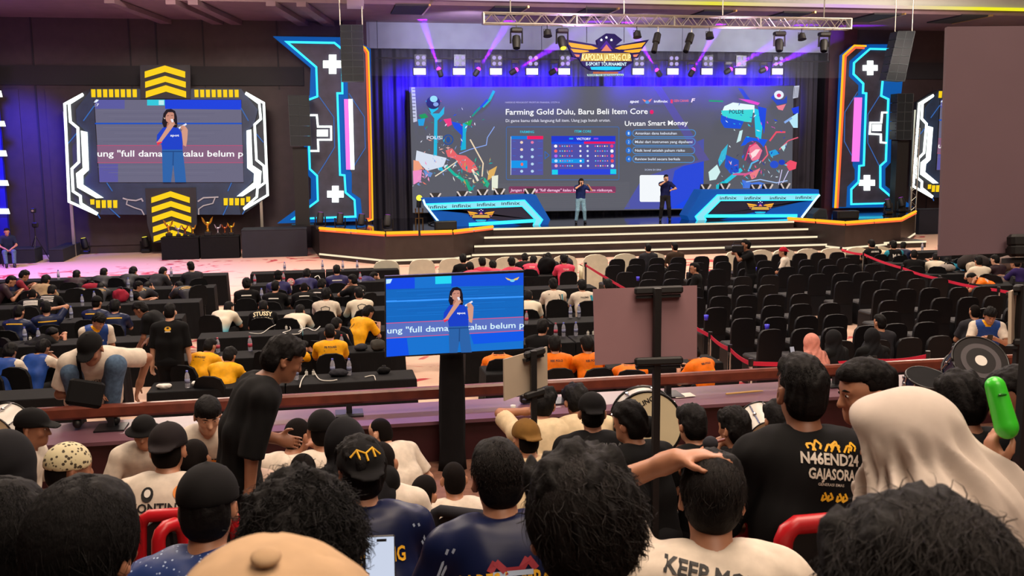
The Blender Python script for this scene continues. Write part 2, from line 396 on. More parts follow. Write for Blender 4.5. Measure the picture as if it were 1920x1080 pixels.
for pts in (lw, rw):
    for i in range(3):
        a, b = np.array(pts[i]), np.array(pts[i+1]); d = unit(b-a); nseg = 2
        for k in range(nseg):
            p, q = a+(b-a)*(k/nseg)+d*.04, a+(b-a)*((k+1)/nseg)-d*.04
            m = MB(); m.m(0).cyl(p+(0, 0, .06), q+(0, 0, .06), .05, n=8); m.m(1).cyl(p+(0, -.03, -.02), q+(0, -.03, -.02), .028, n=8); m.build('neon_tube', [M_yel, M_red], stage)

# ---- helpers for upright set pieces
def up(pts, Y): return [tuple(YP(x, y, Y)) for x, y in pts]
def flatpiece(name, pts, Y, dep, mats, parent): m = MB(); m.prism(up(pts, Y), (0, dep, 0)); return m.build(name, mats, parent)
def neon(name, pts, Y, wid, mats, parent, dep=.05, closed=False):
    P = up(pts, Y); m = MB()
    if closed: P = P+[P[0]]
    polyline(m, P, wid, (0, -dep, 0)); return m.build(name, mats, parent)
def cross(name, cx, cy, w, t, Y, parent):
    a, b = w/2, t/2
    pts = [(cx-b, cy-a), (cx+b, cy-a), (cx+b, cy-b), (cx+a, cy-b), (cx+a, cy+b), (cx+b, cy+b), (cx+b, cy+a), (cx-b, cy+a), (cx-b, cy+b), (cx-a, cy+b), (cx-a, cy-b), (cx-b, cy-b)]
    return flatpiece(name, pts, Y, -.05, M_white, parent)

YL = 37.6
pl = thing('neon_pylon', YP(610, 417, YL), 'tall left set pylon with cyan neon outline and white plus signs', 'stage set piece')
pl.location.z = 1.0
flatpiece('blue_backing', [(512, 68), (660, 70), (695, 92), (700, 414), (520, 419), (583, 372.7), (583, 335), (571.6, 323.4), (570, 276), (571, 195), (580.6, 178), (582.5, 127)], YL, .25, M_blue, pl)
cy = [(641, 92), (627, 80.5), (538, 79), (593, 126), (595, 181), (576, 188), (581, 317), (594.5, 329.6), (596, 376), (549.6, 410.5), (666.6, 406), (664.8, 375), (648, 361), (646, 328.7), (637.6, 327.8), (632.5, 175), (642, 175)]
flatpiece('printed_panel', cy, YL-.003, -.02, M_print, pl)
flatpiece('printed_panel', [(655, 75), (672, 75), (692, 95), (697, 412), (680, 412), (676, 372), (659.6, 361), (659.6, 325), (656, 318), (652, 155)], YL-.003, -.02, M_print, pl)
neon('neon_tube', cy, YL-.03, .075, M_cyan, pl, closed=True)
neon('neon_tube', [(673, 86), (684, 94), (687, 101), (689, 170), (692.5, 290), (694, 410), (686, 411)], YL-.03, .07, M_red, pl)
neon('neon_tube', [(673, 83), (685, 90), (690.5, 98), (693, 170), (696.5, 290), (698.6, 411), (690, 414)], YL-.03, .06, M_yel, pl)
flatpiece('tube_light', [(645, 186), (653, 186), (657, 318), (649, 318)], YL-.03, -.08, M_pink, pl)
flatpiece('tube_light', [(653.2, 186), (661, 186), (664.5, 318), (657.2, 318)], YL-.03, -.08, M_white, pl)
cross('plus_sign', 623.7, 120.6, 36, 14, YL-.03, pl); cross('plus_sign', 628.8, 364, 31, 12.5, YL-.03, pl)
neon('white_outline', [(579, 216), (594, 216), (596, 237.5), (620.6, 237.5), (621, 262), (596, 262), (597, 283), (582, 283)], YL-.03, .07, M_white, pl)
flatpiece('white_window', [(594, 243), (615, 243), (615, 256), (594, 256)], YL-.03, -.03, M_white, pl)
neon('thin_line', [(597, 179), (626, 220), (627.5, 276), (610, 305), (596, 327)], YL-.03, .03, M_thin, pl, .01)
neon('thin_line', [(654, 175), (683, 219), (685, 277.5), (667.5, 305), (664, 312)], YL-.03, .03, M_thin, pl, .01)

YR = 38.2
pr = thing('neon_pylon', YP(1632, 388, YR), 'tall right set pylon with orange and cyan neon outlines behind line array', 'stage set piece'); pr.location.z = 1.0
flatpiece('blue_backing', [(1566, 390), (1573, 250), (1580, 103), (1602, 85), (1632, 83), (1700, 83), (1690, 175), (1673, 190), (1670, 305), (1660, 316), (1660, 348), (1712, 388)], YR, .25, M_blue, pr)
cyr = [(1690, 93), (1630.6, 91.7), (1600.7, 118), (1599.8, 139), (1618, 156.8), (1617.4, 174.4), (1623.6, 175), (1619, 310), (1610.6, 311), (1609.4, 341), (1595.6, 355), (1595.6, 382.8), (1683.5, 380.5), (1650, 351.5), (1650, 311), (1660.4, 301.8), (1665, 186), (1651.7, 179.7), (1655, 144.5), (1675, 140)]
flatpiece('printed_panel', cyr, YR-.003, -.02, M_print, pr)
flatpiece('printed_panel', [(1568, 388), (1576, 250), (1583, 105), (1604, 88), (1622, 88), (1592, 115), (1591, 143), (1609, 160), (1608, 178), (1601, 182), (1598, 310), (1602, 318), (1602, 336), (1588, 350), (1586, 388)], YR-.003, -.02, M_print, pr)
neon('neon_tube', cyr, YR-.03, .075, M_cyan, pr, closed=True)
neon('neon_tube', [(1623.6, 86.4), (1601.6, 85.5), (1581, 104), (1573.4, 250), (1565.5, 390)], YR-.03, .07, M_yel, pr)
neon('neon_tube', [(1620, 90.4), (1603.6, 89.5), (1585, 106), (1577.4, 250), (1569.5, 390)], YR-.03, .07, M_red, pr)
flatpiece('tube_light', [(1601.6, 183), (1614.8, 183), (1609.4, 303), (1596.7, 303)], YR-.03, -.08, M_pink, pr)
cross('plus_sign', 1631, 127.4, 27, 10.5, YR-.03, pr); cross('plus_sign', 1625, 342.7, 29, 11, YR-.03, pr)
neon('white_outline', [(1663, 211), (1653.5, 211), (1651.7, 230), (1631.5, 230), (1630, 251), (1651, 252), (1651, 267), (1661.5, 268)], YR-.03, .07, M_white, pr)
flatpiece('white_window', [(1635, 233), (1652.6, 233), (1652, 245.6), (1635, 245.6)], YR-.03, -.03, M_white, pr)
neon('thin_line', [(1608, 172), (1584, 210), (1583, 265), (1597, 292)], YR-.03, .03, M_thin, pr, .01)
neon('thin_line', [(1650, 178), (1627, 215), (1627, 268), (1648, 310)], YR-.03, .03, M_thin, pr, .01)

# ---- side video screens in their neon surrounds
def cv8(x, y): return (100+x/2.843, 100+y/2.843)
def vp(pts): return [cv8(*p) for p in pts]
YV = 38.0
M_navy = mat('navy_set_panel', '2a3c5c', .5, var=.2, scale=2)
M_navyd = mat('dark_set_panel', '23242f', .6, var=.2, scale=2)
lv = thing('screen_surround', YP(318, 450, YV), 'left video screen surround with white neon edges and yellow chevron panels', 'stage set piece'); lv.location.z = 0.0
flatpiece('backing', vp([(60, 262), (160, 205), (205, 185), (1000, 185), (1025, 205), (1130, 262), (1150, 760), (1010, 860), (250, 860), (85, 790)]), YV+.08, .2, M_navyd, lv)
flatpiece('inner_frame', vp([(120, 300), (205, 190), (1000, 190), (1090, 300), (1070, 380), (1030, 420), (1045, 610), (1090, 650), (980, 770), (1000, 860), (250, 860), (265, 770), (140, 700), (185, 640), (175, 420), (125, 370)]), YV, .1, M_navy, lv)
flatpiece('chevron_board', vp([(462, 62), (730, 62), (732, 240), (465, 242)]), YV-.06, .15, M_navyd, lv)
flatpiece('chevron_board', vp([(490, 720), (760, 715), (765, 910), (720, 1000), (530, 1010), (500, 910)]), YV-.06, .15, M_navyd, lv)
def chev(x0, x1, xm, yl, ym, t):
    return vp([(x0, yl), (xm, ym), (x1, yl), (x1, yl+t), (xm, ym+t), (x0, yl+t)])
for a in ((488, 703, 595, 97, 65, 34), (490, 706, 597, 152, 120, 32), (493, 708, 600, 203, 170, 34)): flatpiece('chevron', chev(*a), YV-.07, -.03, M_yellow, lv)
for a in ((523, 727, 625, 768, 735, 30), (525, 731, 627, 820, 787, 30), (528, 735, 630, 872, 838, 30), (531, 735, 632, 925, 892, 30), (535, 735, 634, 975, 942, 30)): flatpiece('chevron', chev(*a), YV-.07, -.03, M_yellow, lv)
for x in range(8): flatpiece('yellow_block', vp([(202+x*31.5, 192), (224+x*31.5, 192), (225+x*31.5, 234), (204+x*31.5, 234)]), YV-.01, -.03, M_yellow, lv)
for x in range(8): flatpiece('yellow_block', vp([(752+x*30.6, 194), (773+x*30.6, 194), (774+x*30.6, 234), (754+x*30.6, 234)]), YV-.01, -.03, M_yellow, lv)
for x in range(5): flatpiece('yellow_block', vp([(197+x*30.5, 778+(x > 0)*5), (219+x*30.5, 778+(x > 0)*5), (219+x*30.5, 806+(x > 0)*18), (199+x*30.5, 806+(x > 0)*18)]), YV-.01, -.03, M_yellow, lv)
for x in range(5): flatpiece('yellow_block', vp([(908+x*30, 772-(x > 3)*8), (930+x*30, 772-(x > 3)*8), (929+x*30, 810-(x > 3)*18), (909+x*30, 810-(x > 3)*18)]), YV-.01, -.03, M_yellow, lv)
for pts in ([(160, 217), (62, 270), (85, 790), (235, 858)], [(158, 222), (85, 268), (92, 365), (132, 398), (137, 580), (100, 615), (106, 735), (145, 760), (148, 800), (237, 855)],
            [(1025, 210), (1122, 265), (1143, 755), (1015, 832)], [(1025, 214), (1098, 268), (1106, 350), (1073, 380), (1083, 568), (1122, 600), (1127, 690), (1088, 720), (1085, 765), (1015, 828)]):
    neon('neon_tube', vp(pts), YV-.02, .085, M_white, lv, .06)
for pts in ([(148, 412), (182, 420), (190, 622), (160, 650), (160, 700), (268, 770), (230, 772), (128, 715), (122, 640), (158, 612)], [(1055, 405), (1030, 412), (1034, 612), (1070, 640), (1068, 688), (978, 762), (1010, 762), (1105, 700), (1110, 628), (1062, 596)]):
    flatpiece('light_panel', vp(pts), YV-.02, -.05, M_white, lv)
for pts in ([(218, 280), (160, 360)], [(125, 425), (80, 480)], [(295, 820), (355, 875)], [(225, 840), (250, 880)], [(1000, 290), (1040, 360)], [(1083, 430), (1120, 475)], [(930, 810), (905, 862)], [(1030, 820), (1008, 858)], [(285, 690), (315, 735)], [(950, 690), (930, 735)]):
    neon('thin_line', vp(pts), YV-.03, .035, M_thin, lv, .01)
for s in (0, 1):                       # silver scribble ornament
    pts = [(370, 772), (395, 780), (440, 785), (470, 775), (478, 790)] if not s else [(770, 790), (800, 770), (840, 768), (880, 766)]
    neon('thin_line', vp(pts), YV-.03, .05, mat('silver_paint', 'aeb4c0', .4), lv, .01)
    pts = [(395, 780), (390, 805), (430, 822), (470, 835), (485, 862)] if not s else [(862, 770), (850, 800), (800, 812), (775, 830), (775, 860)]
    neon('thin_line', vp(pts), YV-.03, .04, mat('silver_paint', 'aeb4c0', .4), lv, .01)
for px in (133, 490): p = YP(px, 400, YV); m = MB(); m.b2((p[0]-.05, YV+.1, 0), (p[0]+.05, YV+.2, 5.2)); m.build('support_pole', M_alu, lv)

# ---- pictures shown on the screens (flat layers of light on a flat panel)
class Art:
    def __init__(s, conv, Y): s.mb = MB(); s.conv = conv; s.Y = Y; s.k = 0; s.mats = []; s.ix = {}
    def _m(s, col, st=1.0):
        key = (col, st)
        if key not in s.ix: s.ix[key] = len(s.mats); s.mats.append(emit(f'screen_{col}_{st}', col, st))
        s.mb.m(s.ix[key])
    def P(s, x, y): return np.array(s.conv(x, y))+(0, -.0012*s.k, 0)
    def poly(s, col, pts, st=1.0): s.k += 1; s._m(col, st); s.mb.add([s.P(*p) for p in pts], [tuple(range(len(pts)))]); return s
    def rect(s, col, x0, y0, x1, y1, st=1.0): return s.poly(col, [(x0, y0), (x1, y0), (x1, y1), (x0, y1)], st)
    def ell(s, col, cx, cy, rx, ry, n=20, st=1.0, rot=0):
        c, q = cos(radians(rot)), sin(radians(rot)); P = []
        for i in range(n): a = 2*pi*i/n; ex, ey = rx*cos(a), ry*sin(a); P.append((cx+ex*c-ey*q, cy+ex*q+ey*c))
        return s.poly(col, P, st)
    def line(s, col, pts, w, st=1.0):
        s.k += 1; s._m(col, st)
        for i in range(len(pts)-1):
            a, b = np.array(pts[i], float), np.array(pts[i+1], float); d = unit(b-a); n = np.array([-d[1], d[0]])*w/2; a = a-d*w*.25; b = b+d*w*.25
            s.mb.add([s.P(*(a+n)), s.P(*(b+n)), s.P(*(b-n)), s.P(*(a-n))], [(0, 1, 2, 3)])
        return s
    def rrect(s, col, x0, y0, x1, y1, r, w=None, st=1.0):
        pts = []
        for cx, cy, a0 in ((x1-r, y0+r, -90), (x1-r, y1-r, 0), (x0+r, y1-r, 90), (x0+r, y0+r, 180)):
            for k in range(5): a = radians(a0+k*22.5); pts.append((cx+r*cos(a), cy+r*sin(a)))
        return s.line(col, pts+[pts[0]], w, st) if w else s.poly(col, pts, st)
    def text(s, col, txt, x0, x1, yb, h, bold=0.0, st=1.0, shear=0.0, x1y=None):
        """txt from x0 to x1 on a baseline at yb, capitals h tall"""
        s.k += 1; s._m(col, st); a = s.P(x0, yb); b = s.P(x1, yb if x1y is None else x1y); c = s.P(x0, yb-h)
        s.mb.text(txt, a, h=np.linalg.norm(c-a), w=np.linalg.norm(b-a), u=unit(b-a), v=unit(c-a), align='l', bold=bold, shear=shear); return s
    def build(s, name, parent): return s.mb.build(name, s.mats, parent)
def presenter(A, c, s):
    """a woman in a blue shirt and jeans holding a microphone; c maps drawing units to the panel"""
    X = lambda pts: [c(x, y) for x, y in pts]
    A.poly('1c1420', X([(-22, 2), (-12, -14), (4, -17), (18, -8), (24, 14), (26, 50), (20, 78), (-2, 60), (-20, 62), (-27, 40)]))
    A.poly('b87862', X([(-9, 40), (9, 40), (12, 62), (0, 72), (-12, 60)]))
    A.poly('c98b78', X([(-15, 2), (-6, -7), (6, -7), (14, 2), (15, 22), (8, 38), (-2, 42), (-12, 34), (-16, 18)]))
    A.poly('1c1420', X([(-17, 6), (-10, -9), (6, -10), (15, 0), (8, -3), (-6, -3), (-13, 8), (-16, 22)]))
    A.line('4a2c2c', X([(-10, 12), (-3, 11)]), s*2); A.line('4a2c2c', X([(4, 10), (11, 10)]), s*2)
    A.line('e8d2c0', X([(-20, 20), (-17, 24)]), s*3)
    A.poly('1640c8', X([(-24, 60), (-8, 58), (0, 72), (10, 58), (30, 62), (42, 84), (44, 150), (-26, 152), (-30, 120), (-46, 124), (-44, 90)]))
    A.poly('f02a4a', X([(-46, 118), (-30, 112), (-26, 120), (-42, 132)]))
    A.poly('2a62a8', X([(-27, 150), (44, 150), (52, 230), (56, 300), (18, 300), (12, 210), (4, 300), (-24, 300), (-26, 200)]))
    A.poly('1d4a86', X([(10, 160), (14, 160), (13, 215), (9, 215)]))
    A.line('123a74', X([(-27, 158), (44, 158)]), s*3)
    A.poly('d39a84', X([(-46, 122), (-28, 118), (8, 62), (16, 46), (8, 36), (-4, 48), (-36, 108)]))
    A.poly('d39a84', X([(56, 138), (46, 132), (40, 76), (44, 60), (56, 58), (62, 70), (60, 110)]))
    A.ell('d39a84', *c(8, 44), s*11, s*11)
    for k in range(4): A.line('b57a66', X([(2+k*4, 36+k*3), (10+k*4, 42+k*2)]), s*1.6)
    A.poly('e8e4f0', X([(2, 26), (10, 24), (14, 34), (8, 40)]))
    A.line('e8ecff', X([(32, 62), (56, 46)]), s*7)
    A.ell('d39a84', *c(46, 60), s*11, s*9)
    for k in range(3): A.line('b57a66', X([(38, 56+k*5), (46, 60+k*4)]), s*1.6)
    q = X([(2, 0), (30, 0)]); p0 = c(2, 96); p1 = c(32, 95)
    A.text('ffffff', 'spot', p0[0], p1[0], p0[1], s*9, .02)
def text_slide(A, cv, bg, lay):
    pass
# left screen
lsn = thing('video_screen', YP(318, 345, YV-.04), 'left video wall showing a person in blue holding a microphone', 'screen')
flatpiece('panel', vp([(215, 244), (1003, 246), (1015, 690), (243, 690)]), YV-.01, .06, M_black, lsn)
def lc(x, y): return tuple(YP(*cv8(x, y), YV-.03))
A = Art(lc, YV); A.poly('6a6880', [(219, 247), (1001, 248), (1014, 687), (246, 688)])
A.poly('5a5aa0', [(222, 247), (380, 247), (380, 296), (224, 296)]); A.poly('1440dc', [(594, 247), (1001, 248), (1003, 300), (596, 296)])
A.rect('30c8dc', 500, 247, 594, 278); A.rect('bcecf0', 562, 250, 590, 275)
A.poly('1450c0', [(222, 370), (1005, 370), (1005, 378), (222, 378)])
A.poly('85607e', [(233, 490), (1009, 490), (1012, 584), (236, 584)]); A.line('c04a72', [(233, 491), (1009, 491)], 3); A.line('c04a72', [(236, 583), (1012, 583)], 3)
A.poly('5c58a0', [(243, 590), (345, 590), (345, 686), (246, 686)])
for k in range(24): A.line('62607a' if k % 2 else '74728a', [(236+k % 5*30, 306+k*15), (900-k % 7*40, 306+k*15)], 2) if not 488 < 306+k*15 < 588 else 0
A.text('ffffff', 'ung "full damage" kalau belum p', 236, 1012, 550, 33, .012)
A.text('ffffff', ':7', 222, 244, 282, 14); A.poly('e8f4ff', [(216, 262), (230, 246), (244, 248), (232, 262)])
presenter(A, lambda x, y: (622+x*1.55, 318+min(y, 284)*1.30), 1.3); A.build('picture', lsn)
# right screen and surround: the same set piece, mostly hidden by the near board
dX = YP(1723, 185, YV)[0]-YP(122, 192, YV)[0]
rv = copy_tree(lv); rv.location.x += dX; rv['label'] = 'right video screen surround with white neon edge half hidden by grey board'
rsn = copy_tree(lsn); rsn.location.x += dX; rsn['label'] = 'right video wall mostly hidden behind the big grey board'

# ---- main LED wall
YM = 39.4
ms = thing('led_wall', YP(1130, 393, YM), 'huge grey LED wall showing a Farming Gold Dulu slide with artwork each side', 'screen')
flatpiece('panel', [(767, 163), (1489, 160), (1484, 391), (773, 400)], YM, .15, M_black, ms)
A = Art(lambda x, y: tuple(YP(x, y, YM-.01)), YM)
A.poly('5b5c66', [(768, 164), (1488, 161), (1484, 390), (774, 399)])
A.poly('4f55a8', [(1225, 300), (1320, 260), (1318, 391), (1170, 392)]); A.poly('2848d8', [(1265, 320), (1320, 290), (1318, 391), (1250, 391)]); A.poly('1848ea', [(1300, 365), (1484, 355), (1484, 390), (1260, 391)])
A.poly('5a5596', [(1120, 164), (1240, 163), (1330, 300), (1200, 330)]); A.poly('5b5c66', [(1100, 164), (1225, 163), (1310, 300), (1180, 340), (1000, 330)])
for k in range(20): A.line('66666f', [(930, 345+k*2.4), (1180, 342+k*2.4)], .8)
A.text('c8c4d8', 'HARDKUE MENGAUDIT PROFITUR FINANSIAL OTSTM A', 947, 1049, 193.5, 3)
A.text('ffffff', 'Farming Gold Dulu, Baru Beli Item Core', 948, 1214, 215, 10.5, .012, x1y=213.5)
A.ell('e81a48', 1221.5, 210, 3.6, 4)
A.text('e4e4f0', 'Di game kamu tidak langsung full item. Uang juga butuh urutan.', 948, 1144, 229, 5.6, .005, x1y=228)
A.text('ffffff', 'Urutan Smart Money', 1171, 1289, 236, 9, .012, x1y=234.5)
A.rrect('3e6cb0', 949, 238, 1160, 337, 3, 1.2)
A.text('28c8e8', 'FARMING', 975, 1001, 249.5, 4.5, .012); A.text('28c8e8', 'ITEM CORE', 1077, 1108, 248.5, 4.5, .012)
A.rect('5454a0', 958, 256, 1018, 328); A.rect('1478d8', 958, 255, 988, 261); A.rect('f01a5c', 988, 255, 1018, 261)
A.rect('d0dcf0', 957, 256, 958, 328)
for r in range(5):
    for c, x in enumerate((977.5, 997.5)):
        A.ell('f0d4c0' if r < 2 and c == 0 else ('e87aa8' if r == 0 else 'b8d8f0'), x, 267+r*13.5, 2.8, 2.6)
        A.line('3a68c8', [(961 if c == 0 else 1008, 265+r*13.5), (966 if c == 0 else 1016, 265+r*13.5)], 1)
A.rect('1296ea', 958, 301, 988, 315); A.ell('f06a5c', 978, 308, 2.4, 3)
A.line('2f66c0', [(1021, 284), (1029, 291), (1021, 298), (1021, 284)], 1.4)
A.rect('4f50a8', 1033, 268, 1153, 328); A.rect('2038d0', 1033, 255, 1153, 268); A.text('ffffff', 'VICTORY', 1080, 1107, 262.5, 4.2, .02); A.line('1aa8ea', [(1067, 260), (1073, 260)], 3); A.line('8a4ae0', [(1113, 260), (1120, 260)], 3)
A.rect('1250e8', 1033, 266, 1094, 270); A.rect('f0145c', 1094, 265.5, 1152, 269.5)
for r in range(5):
    y = 274+r*9.2
    if r == 3: A.rect('1296ea', 1033, y-4, 1094, y+4)
    A.ell(('ffffff', 'ff6a5c', 'b86af0', 'bfe0ff', 'f0a0c0')[r], 1041, y, 3, 2.8); A.ell('f4f0f4', 1087, y, 2, 2); A.ell('dcecf8', 1100.5, y, 2, 2); A.ell(('e83a8a', 'ffffff', 'ff4a7a', 'f0505c', 'e8e8ff')[r], 1146, y, 3, 3.2)
    for k in range(6): A.ell(('e8504c', 'a8b8ff', '58d0f0', 'f0d070', 'f05aa0', '7a9aff')[(k+r) % 6], 1049+k*4.4, y, 1.2, 1.3); A.ell(('f05aa0', 'ff8a6a', 'ffffff', '5ad0e0', 'f0b050', 'b08aff')[(k*2+r) % 6], 1115+k*4.4, y, 1.2, 1.3)
A.rect('2a44dc', 1033, 317, 1153, 327); A.rect('1ad0ec', 1033, 318, 1044, 327); A.rect('1ad0ec', 1142, 317, 1153, 326)
for i, t in enumerate(('Amankan dana kebutuhan', 'Mulai dari instrumen yang dipahami', 'Naik level setelah paham risiko', 'Review build secara berkala')):
    y = 250+i*16; A.rrect('4a90d8', 1183.5, y-6.5, 1301-i*.8, y+6.5, 6.4, 1.3); A.ell('2a70d0', 1176, y, 5.5, 6); A.text('c8e4ff', str(i+1), 1174.6, 1177.6, y+2.6, 5.2, .01)
    A.text('e4eeff', t, 1188, (1266, 1295, 1281, 1272)[i], y+2.2, 4.6, .01)
A.text('c8d4f8', 'SCAN DI SINI', 1206, 1236, 319.5, 3)
A.rrect('f4f8fc', 1196.5, 328, 1243, 378, 3)
A.rrect('7c3a5e', 952, 349, 1152, 361, 3); A.line('e03a6a', [(954, 361), (1150, 360)], 1)
A.text('ffc8e8', 'Jangan langsung "full damage" kalau belum paham risikonya.', 955, 1146, 358.5, 5, .015, shear=.15)
A.text('ffffff', 'spot', 1178, 1195, 193, 5, .03, shear=.2); A.poly('f08a3a', [(1201, 186), (1209, 189), (1211, 192), (1206, 192)]); A.poly('f08a3a', [(1220, 185), (1212, 189), (1210, 192), (1215, 192)]); A.ell('4a9ad0', 1210.5, 192, 4, 3)
A.text('ffffff', 'infinix', 1223, 1249, 192.5, 4.4, .02); A.rect('f03a2a', 1254, 187, 1258, 194); A.text('f0703a', 'GEN CAHAR', 1260, 1288, 191.5, 4.5, .012); A.text('ffe8d8', 'F', 1292, 1300, 192, 7, .03, shear=.2)
rnd = random.Random(3)
def splash(cx, cy, n, cols, sx, sy, big):
    for k in range(n):
        x, y = cx+rnd.gauss(0, sx), cy+rnd.gauss(0, sy); c = rnd.choice(cols); a = rnd.uniform(0, pi); l = rnd.uniform(.3, 1)*big; w_ = l*rnd.uniform(.12, .45)
        dx, dy = cos(a), sin(a); x = min(max(x, cx-2.1*sx), cx+2.1*sx); y = min(max(y, cy-2*sy), cy+2*sy)
        A.poly(c, [(x-dx*l, y-dy*l), (x-dy*w_, y+dx*w_*.8), (x+dx*l*.6, y+dy*l*.6), (x+dx*l*.9+dy*w_*.3, y+dy*l*.9-dx*w_*.3), (x+dy*w_*.6, y-dx*w_*.7)])
# left artwork: loose brush shapes (a plain stand-in)
A.poly('18c0e8', [(797, 190), (812, 180), (822, 190), (820, 205), (808, 214)]); A.ell('202838', 811, 193, 13, 12); A.ell('9ae0f0', 812, 186, 7, 6); A.ell('88a8d8', 816, 196, 5, 4)
A.poly('22b8e0', [(797, 203), (806, 213), (822, 213), (832, 200), (831, 214), (819, 226), (818, 296), (832, 322), (820, 318), (812, 288), (813, 222)])
A.line('10b8a8', [(924, 172), (916, 188), (904, 200)], 5); A.line('2050d8', [(912, 188), (898, 203), (888, 212)], 4); A.line('189878', [(898, 202), (884, 218)], 3)
A.poly('1a9a4a', [(784, 216), (796, 213), (802, 220), (790, 224)]); A.poly('20a0e0', [(782, 224), (796, 222), (793, 236), (784, 236)]); A.poly('f03a80', [(830, 224), (844, 222), (846, 234), (838, 238)])
A.poly('1a50e0', [(845, 228), (862, 232), (872, 252), (868, 278), (862, 276), (864, 254), (850, 240)]); A.poly('18b0d8', [(866, 232), (876, 228), (872, 250), (872, 280), (862, 282), (866, 256)]); A.poly('2aa850', [(868, 232), (884, 224), (880, 236)])
A.poly('e8646a', [(834, 282), (846, 278), (856, 290), (872, 292), (888, 306), (894, 318), (880, 324), (866, 318), (852, 298), (838, 294)])
A.text('e8e8f8', 'POLISI', 799, 828, 261, 6, .02); A.ell('28509a', 839, 262, 10, 10); A.ell('5b5c66', 839, 262, 7.5, 7.5); A.ell('28509a', 839, 262, 4, 6)
A.line('8aa8f0', [(925, 238), (912, 258), (910, 272), (880, 280), (860, 288)], 1.6)
A.poly('d8e0f0', [(780, 282), (800, 288), (836, 296), (830, 312), (800, 320), (778, 300)]); A.poly('f0a080', [(774, 300), (784, 302), (792, 316), (774, 322)]); A.poly('f090c8', [(773, 320), (790, 318), (788, 338), (774, 346)]); A.poly('6a90d0', [(792, 318), (810, 324), (806, 332), (796, 328)])
A.line('18b8a0', [(836, 312), (850, 326), (868, 338)], 5); A.line('20a880', [(872, 338), (880, 356)], 6); A.line('f0e0c8', [(815, 330), (836, 316), (856, 302)], 2); A.line('f0d8b8', [(880, 262), (892, 284), (904, 306), (902, 330)], 2.4); A.line('f0e4d0', [(884, 318), (894, 338)], 4)
A.poly('e0b060', [(914, 320), (930, 311), (924, 330), (912, 338)]); A.poly('e8ecd8', [(920, 330), (932, 328), (931, 358), (920, 356)]); A.poly('2ab08a', [(906, 332), (916, 344), (912, 352), (904, 344)])
splash(885, 330, 60, ['2ac0a0', 'e8d8b8', '18a0a8', 'f0f0e8', 'c89858', '2a8a68'], 19, 15, 6.5)
splash(825, 290, 46, ['e0e4f4', '88a0e0', 'f0b0a8', '20b0d8'], 20, 18, 5.5)
splash(790, 330, 22, ['f09ac8', 'e8e8f4', 'f0786a', '6a90d0'], 9, 12, 5.5)
splash(850, 230, 26, ['18c0e8', '2050d8', '189878', 'e8e8f8', 'f03a80'], 26, 20, 4.5)
A.poly('c4c8e0', [(769, 165), (776, 165), (780, 228), (773, 230)])
for k in range(9): A.rect('5b5c66', 771, 168+k*6.5, 777, 169.5+k*6.5)
# right artwork
A.poly('e8fbf8', [(1350, 200), (1366, 193), (1406, 198), (1406, 212), (1344, 214)]); A.poly('3ad8d8', [(1344, 208), (1404, 206), (1400, 230), (1348, 224)]); A.text('101c48', 'POLDE', 1359, 1386, 213.5, 7, .012)
A.poly('1a50d8', [(1344, 216), (1358, 222), (1386, 228), (1380, 242), (1350, 240), (1343, 228)]); A.poly('2a48c8', [(1375, 166), (1384, 168), (1398, 188), (1392, 192)]); A.poly('e848c8', [(1376, 186), (1396, 188), (1416, 194), (1412, 198), (1396, 194)])
A.poly('20c8e8', [(1406, 204), (1418, 208), (1422, 224), (1418, 262), (1408, 256), (1406, 226)]); A.poly('1848e0', [(1412, 200), (1428, 204), (1424, 250), (1416, 226)]); A.line('18a058', [(1322, 190), (1347, 191)], 3)
A.ell('e8f0f8', 1451, 179, 9, 8); A.ell('d83040', 1451, 180, 4, 3.5); A.poly('2848b8', [(1436, 184), (1442, 178), (1444, 188), (1460, 188), (1466, 180), (1466, 194), (1448, 198)]); A.poly('f08090', [(1446, 200), (1464, 196), (1458, 208), (1450, 206)])
A.poly('1a3ce0', [(1474, 204), (1488, 200), (1488, 214), (1478, 214)]); A.poly('b8e8f8', [(1468, 224), (1486, 212), (1486, 240), (1478, 240)]); A.line('8ab0f0', [(1462, 230), (1474, 222)], 4)
A.poly('1858e8', [(1390, 256), (1412, 260), (1430, 262), (1422, 276), (1396, 270), (1380, 274)]); A.poly('c8ecf0', [(1378, 246), (1384, 244), (1380, 264), (1372, 268)])
A.ell('5a4a68', 1404, 286, 20, 22); A.poly('f07a98', [(1396, 272), (1410, 270), (1420, 282), (1414, 298), (1402, 302), (1396, 292)]); A.poly('ffe0e0', [(1398, 288), (1408, 280), (1416, 280), (1408, 292), (1402, 296)]); A.line('e83a70', [(1388, 300), (1396, 276), (1408, 268)], 2.4); A.line('f0607a', [(1420, 302), (1430, 290), (1426, 274)], 2.4)
A.line('f0506a', [(1434, 264), (1446, 248), (1462, 248)], 3); A.line('e8607a', [(1452, 280), (1468, 264), (1486, 258)], 2); A.poly('b8e8e8', [(1454, 276), (1466, 268), (1460, 284)]); A.poly('28a0e0', [(1432, 284), (1444, 280), (1452, 288), (1436, 294)])
A.poly('f0506a', [(1462, 306), (1472, 300), (1484, 304), (1482, 316), (1470, 320)]); A.ell('2850d0', 1442, 308, 8, 7); A.ell('2040c0', 1456, 304, 6, 5)
A.poly('38b8d8', [(1344, 284), (1356, 270), (1352, 296), (1340, 312), (1338, 300)]); A.poly('d0f0f0', [(1320, 322), (1336, 308), (1342, 322), (1334, 336), (1322, 338)]); A.line('28c8e0', [(1340, 350), (1362, 332), (1380, 318)], 7); A.poly('20b8c8', [(1334, 346), (1348, 338), (1356, 344), (1344, 356), (1334, 354)])
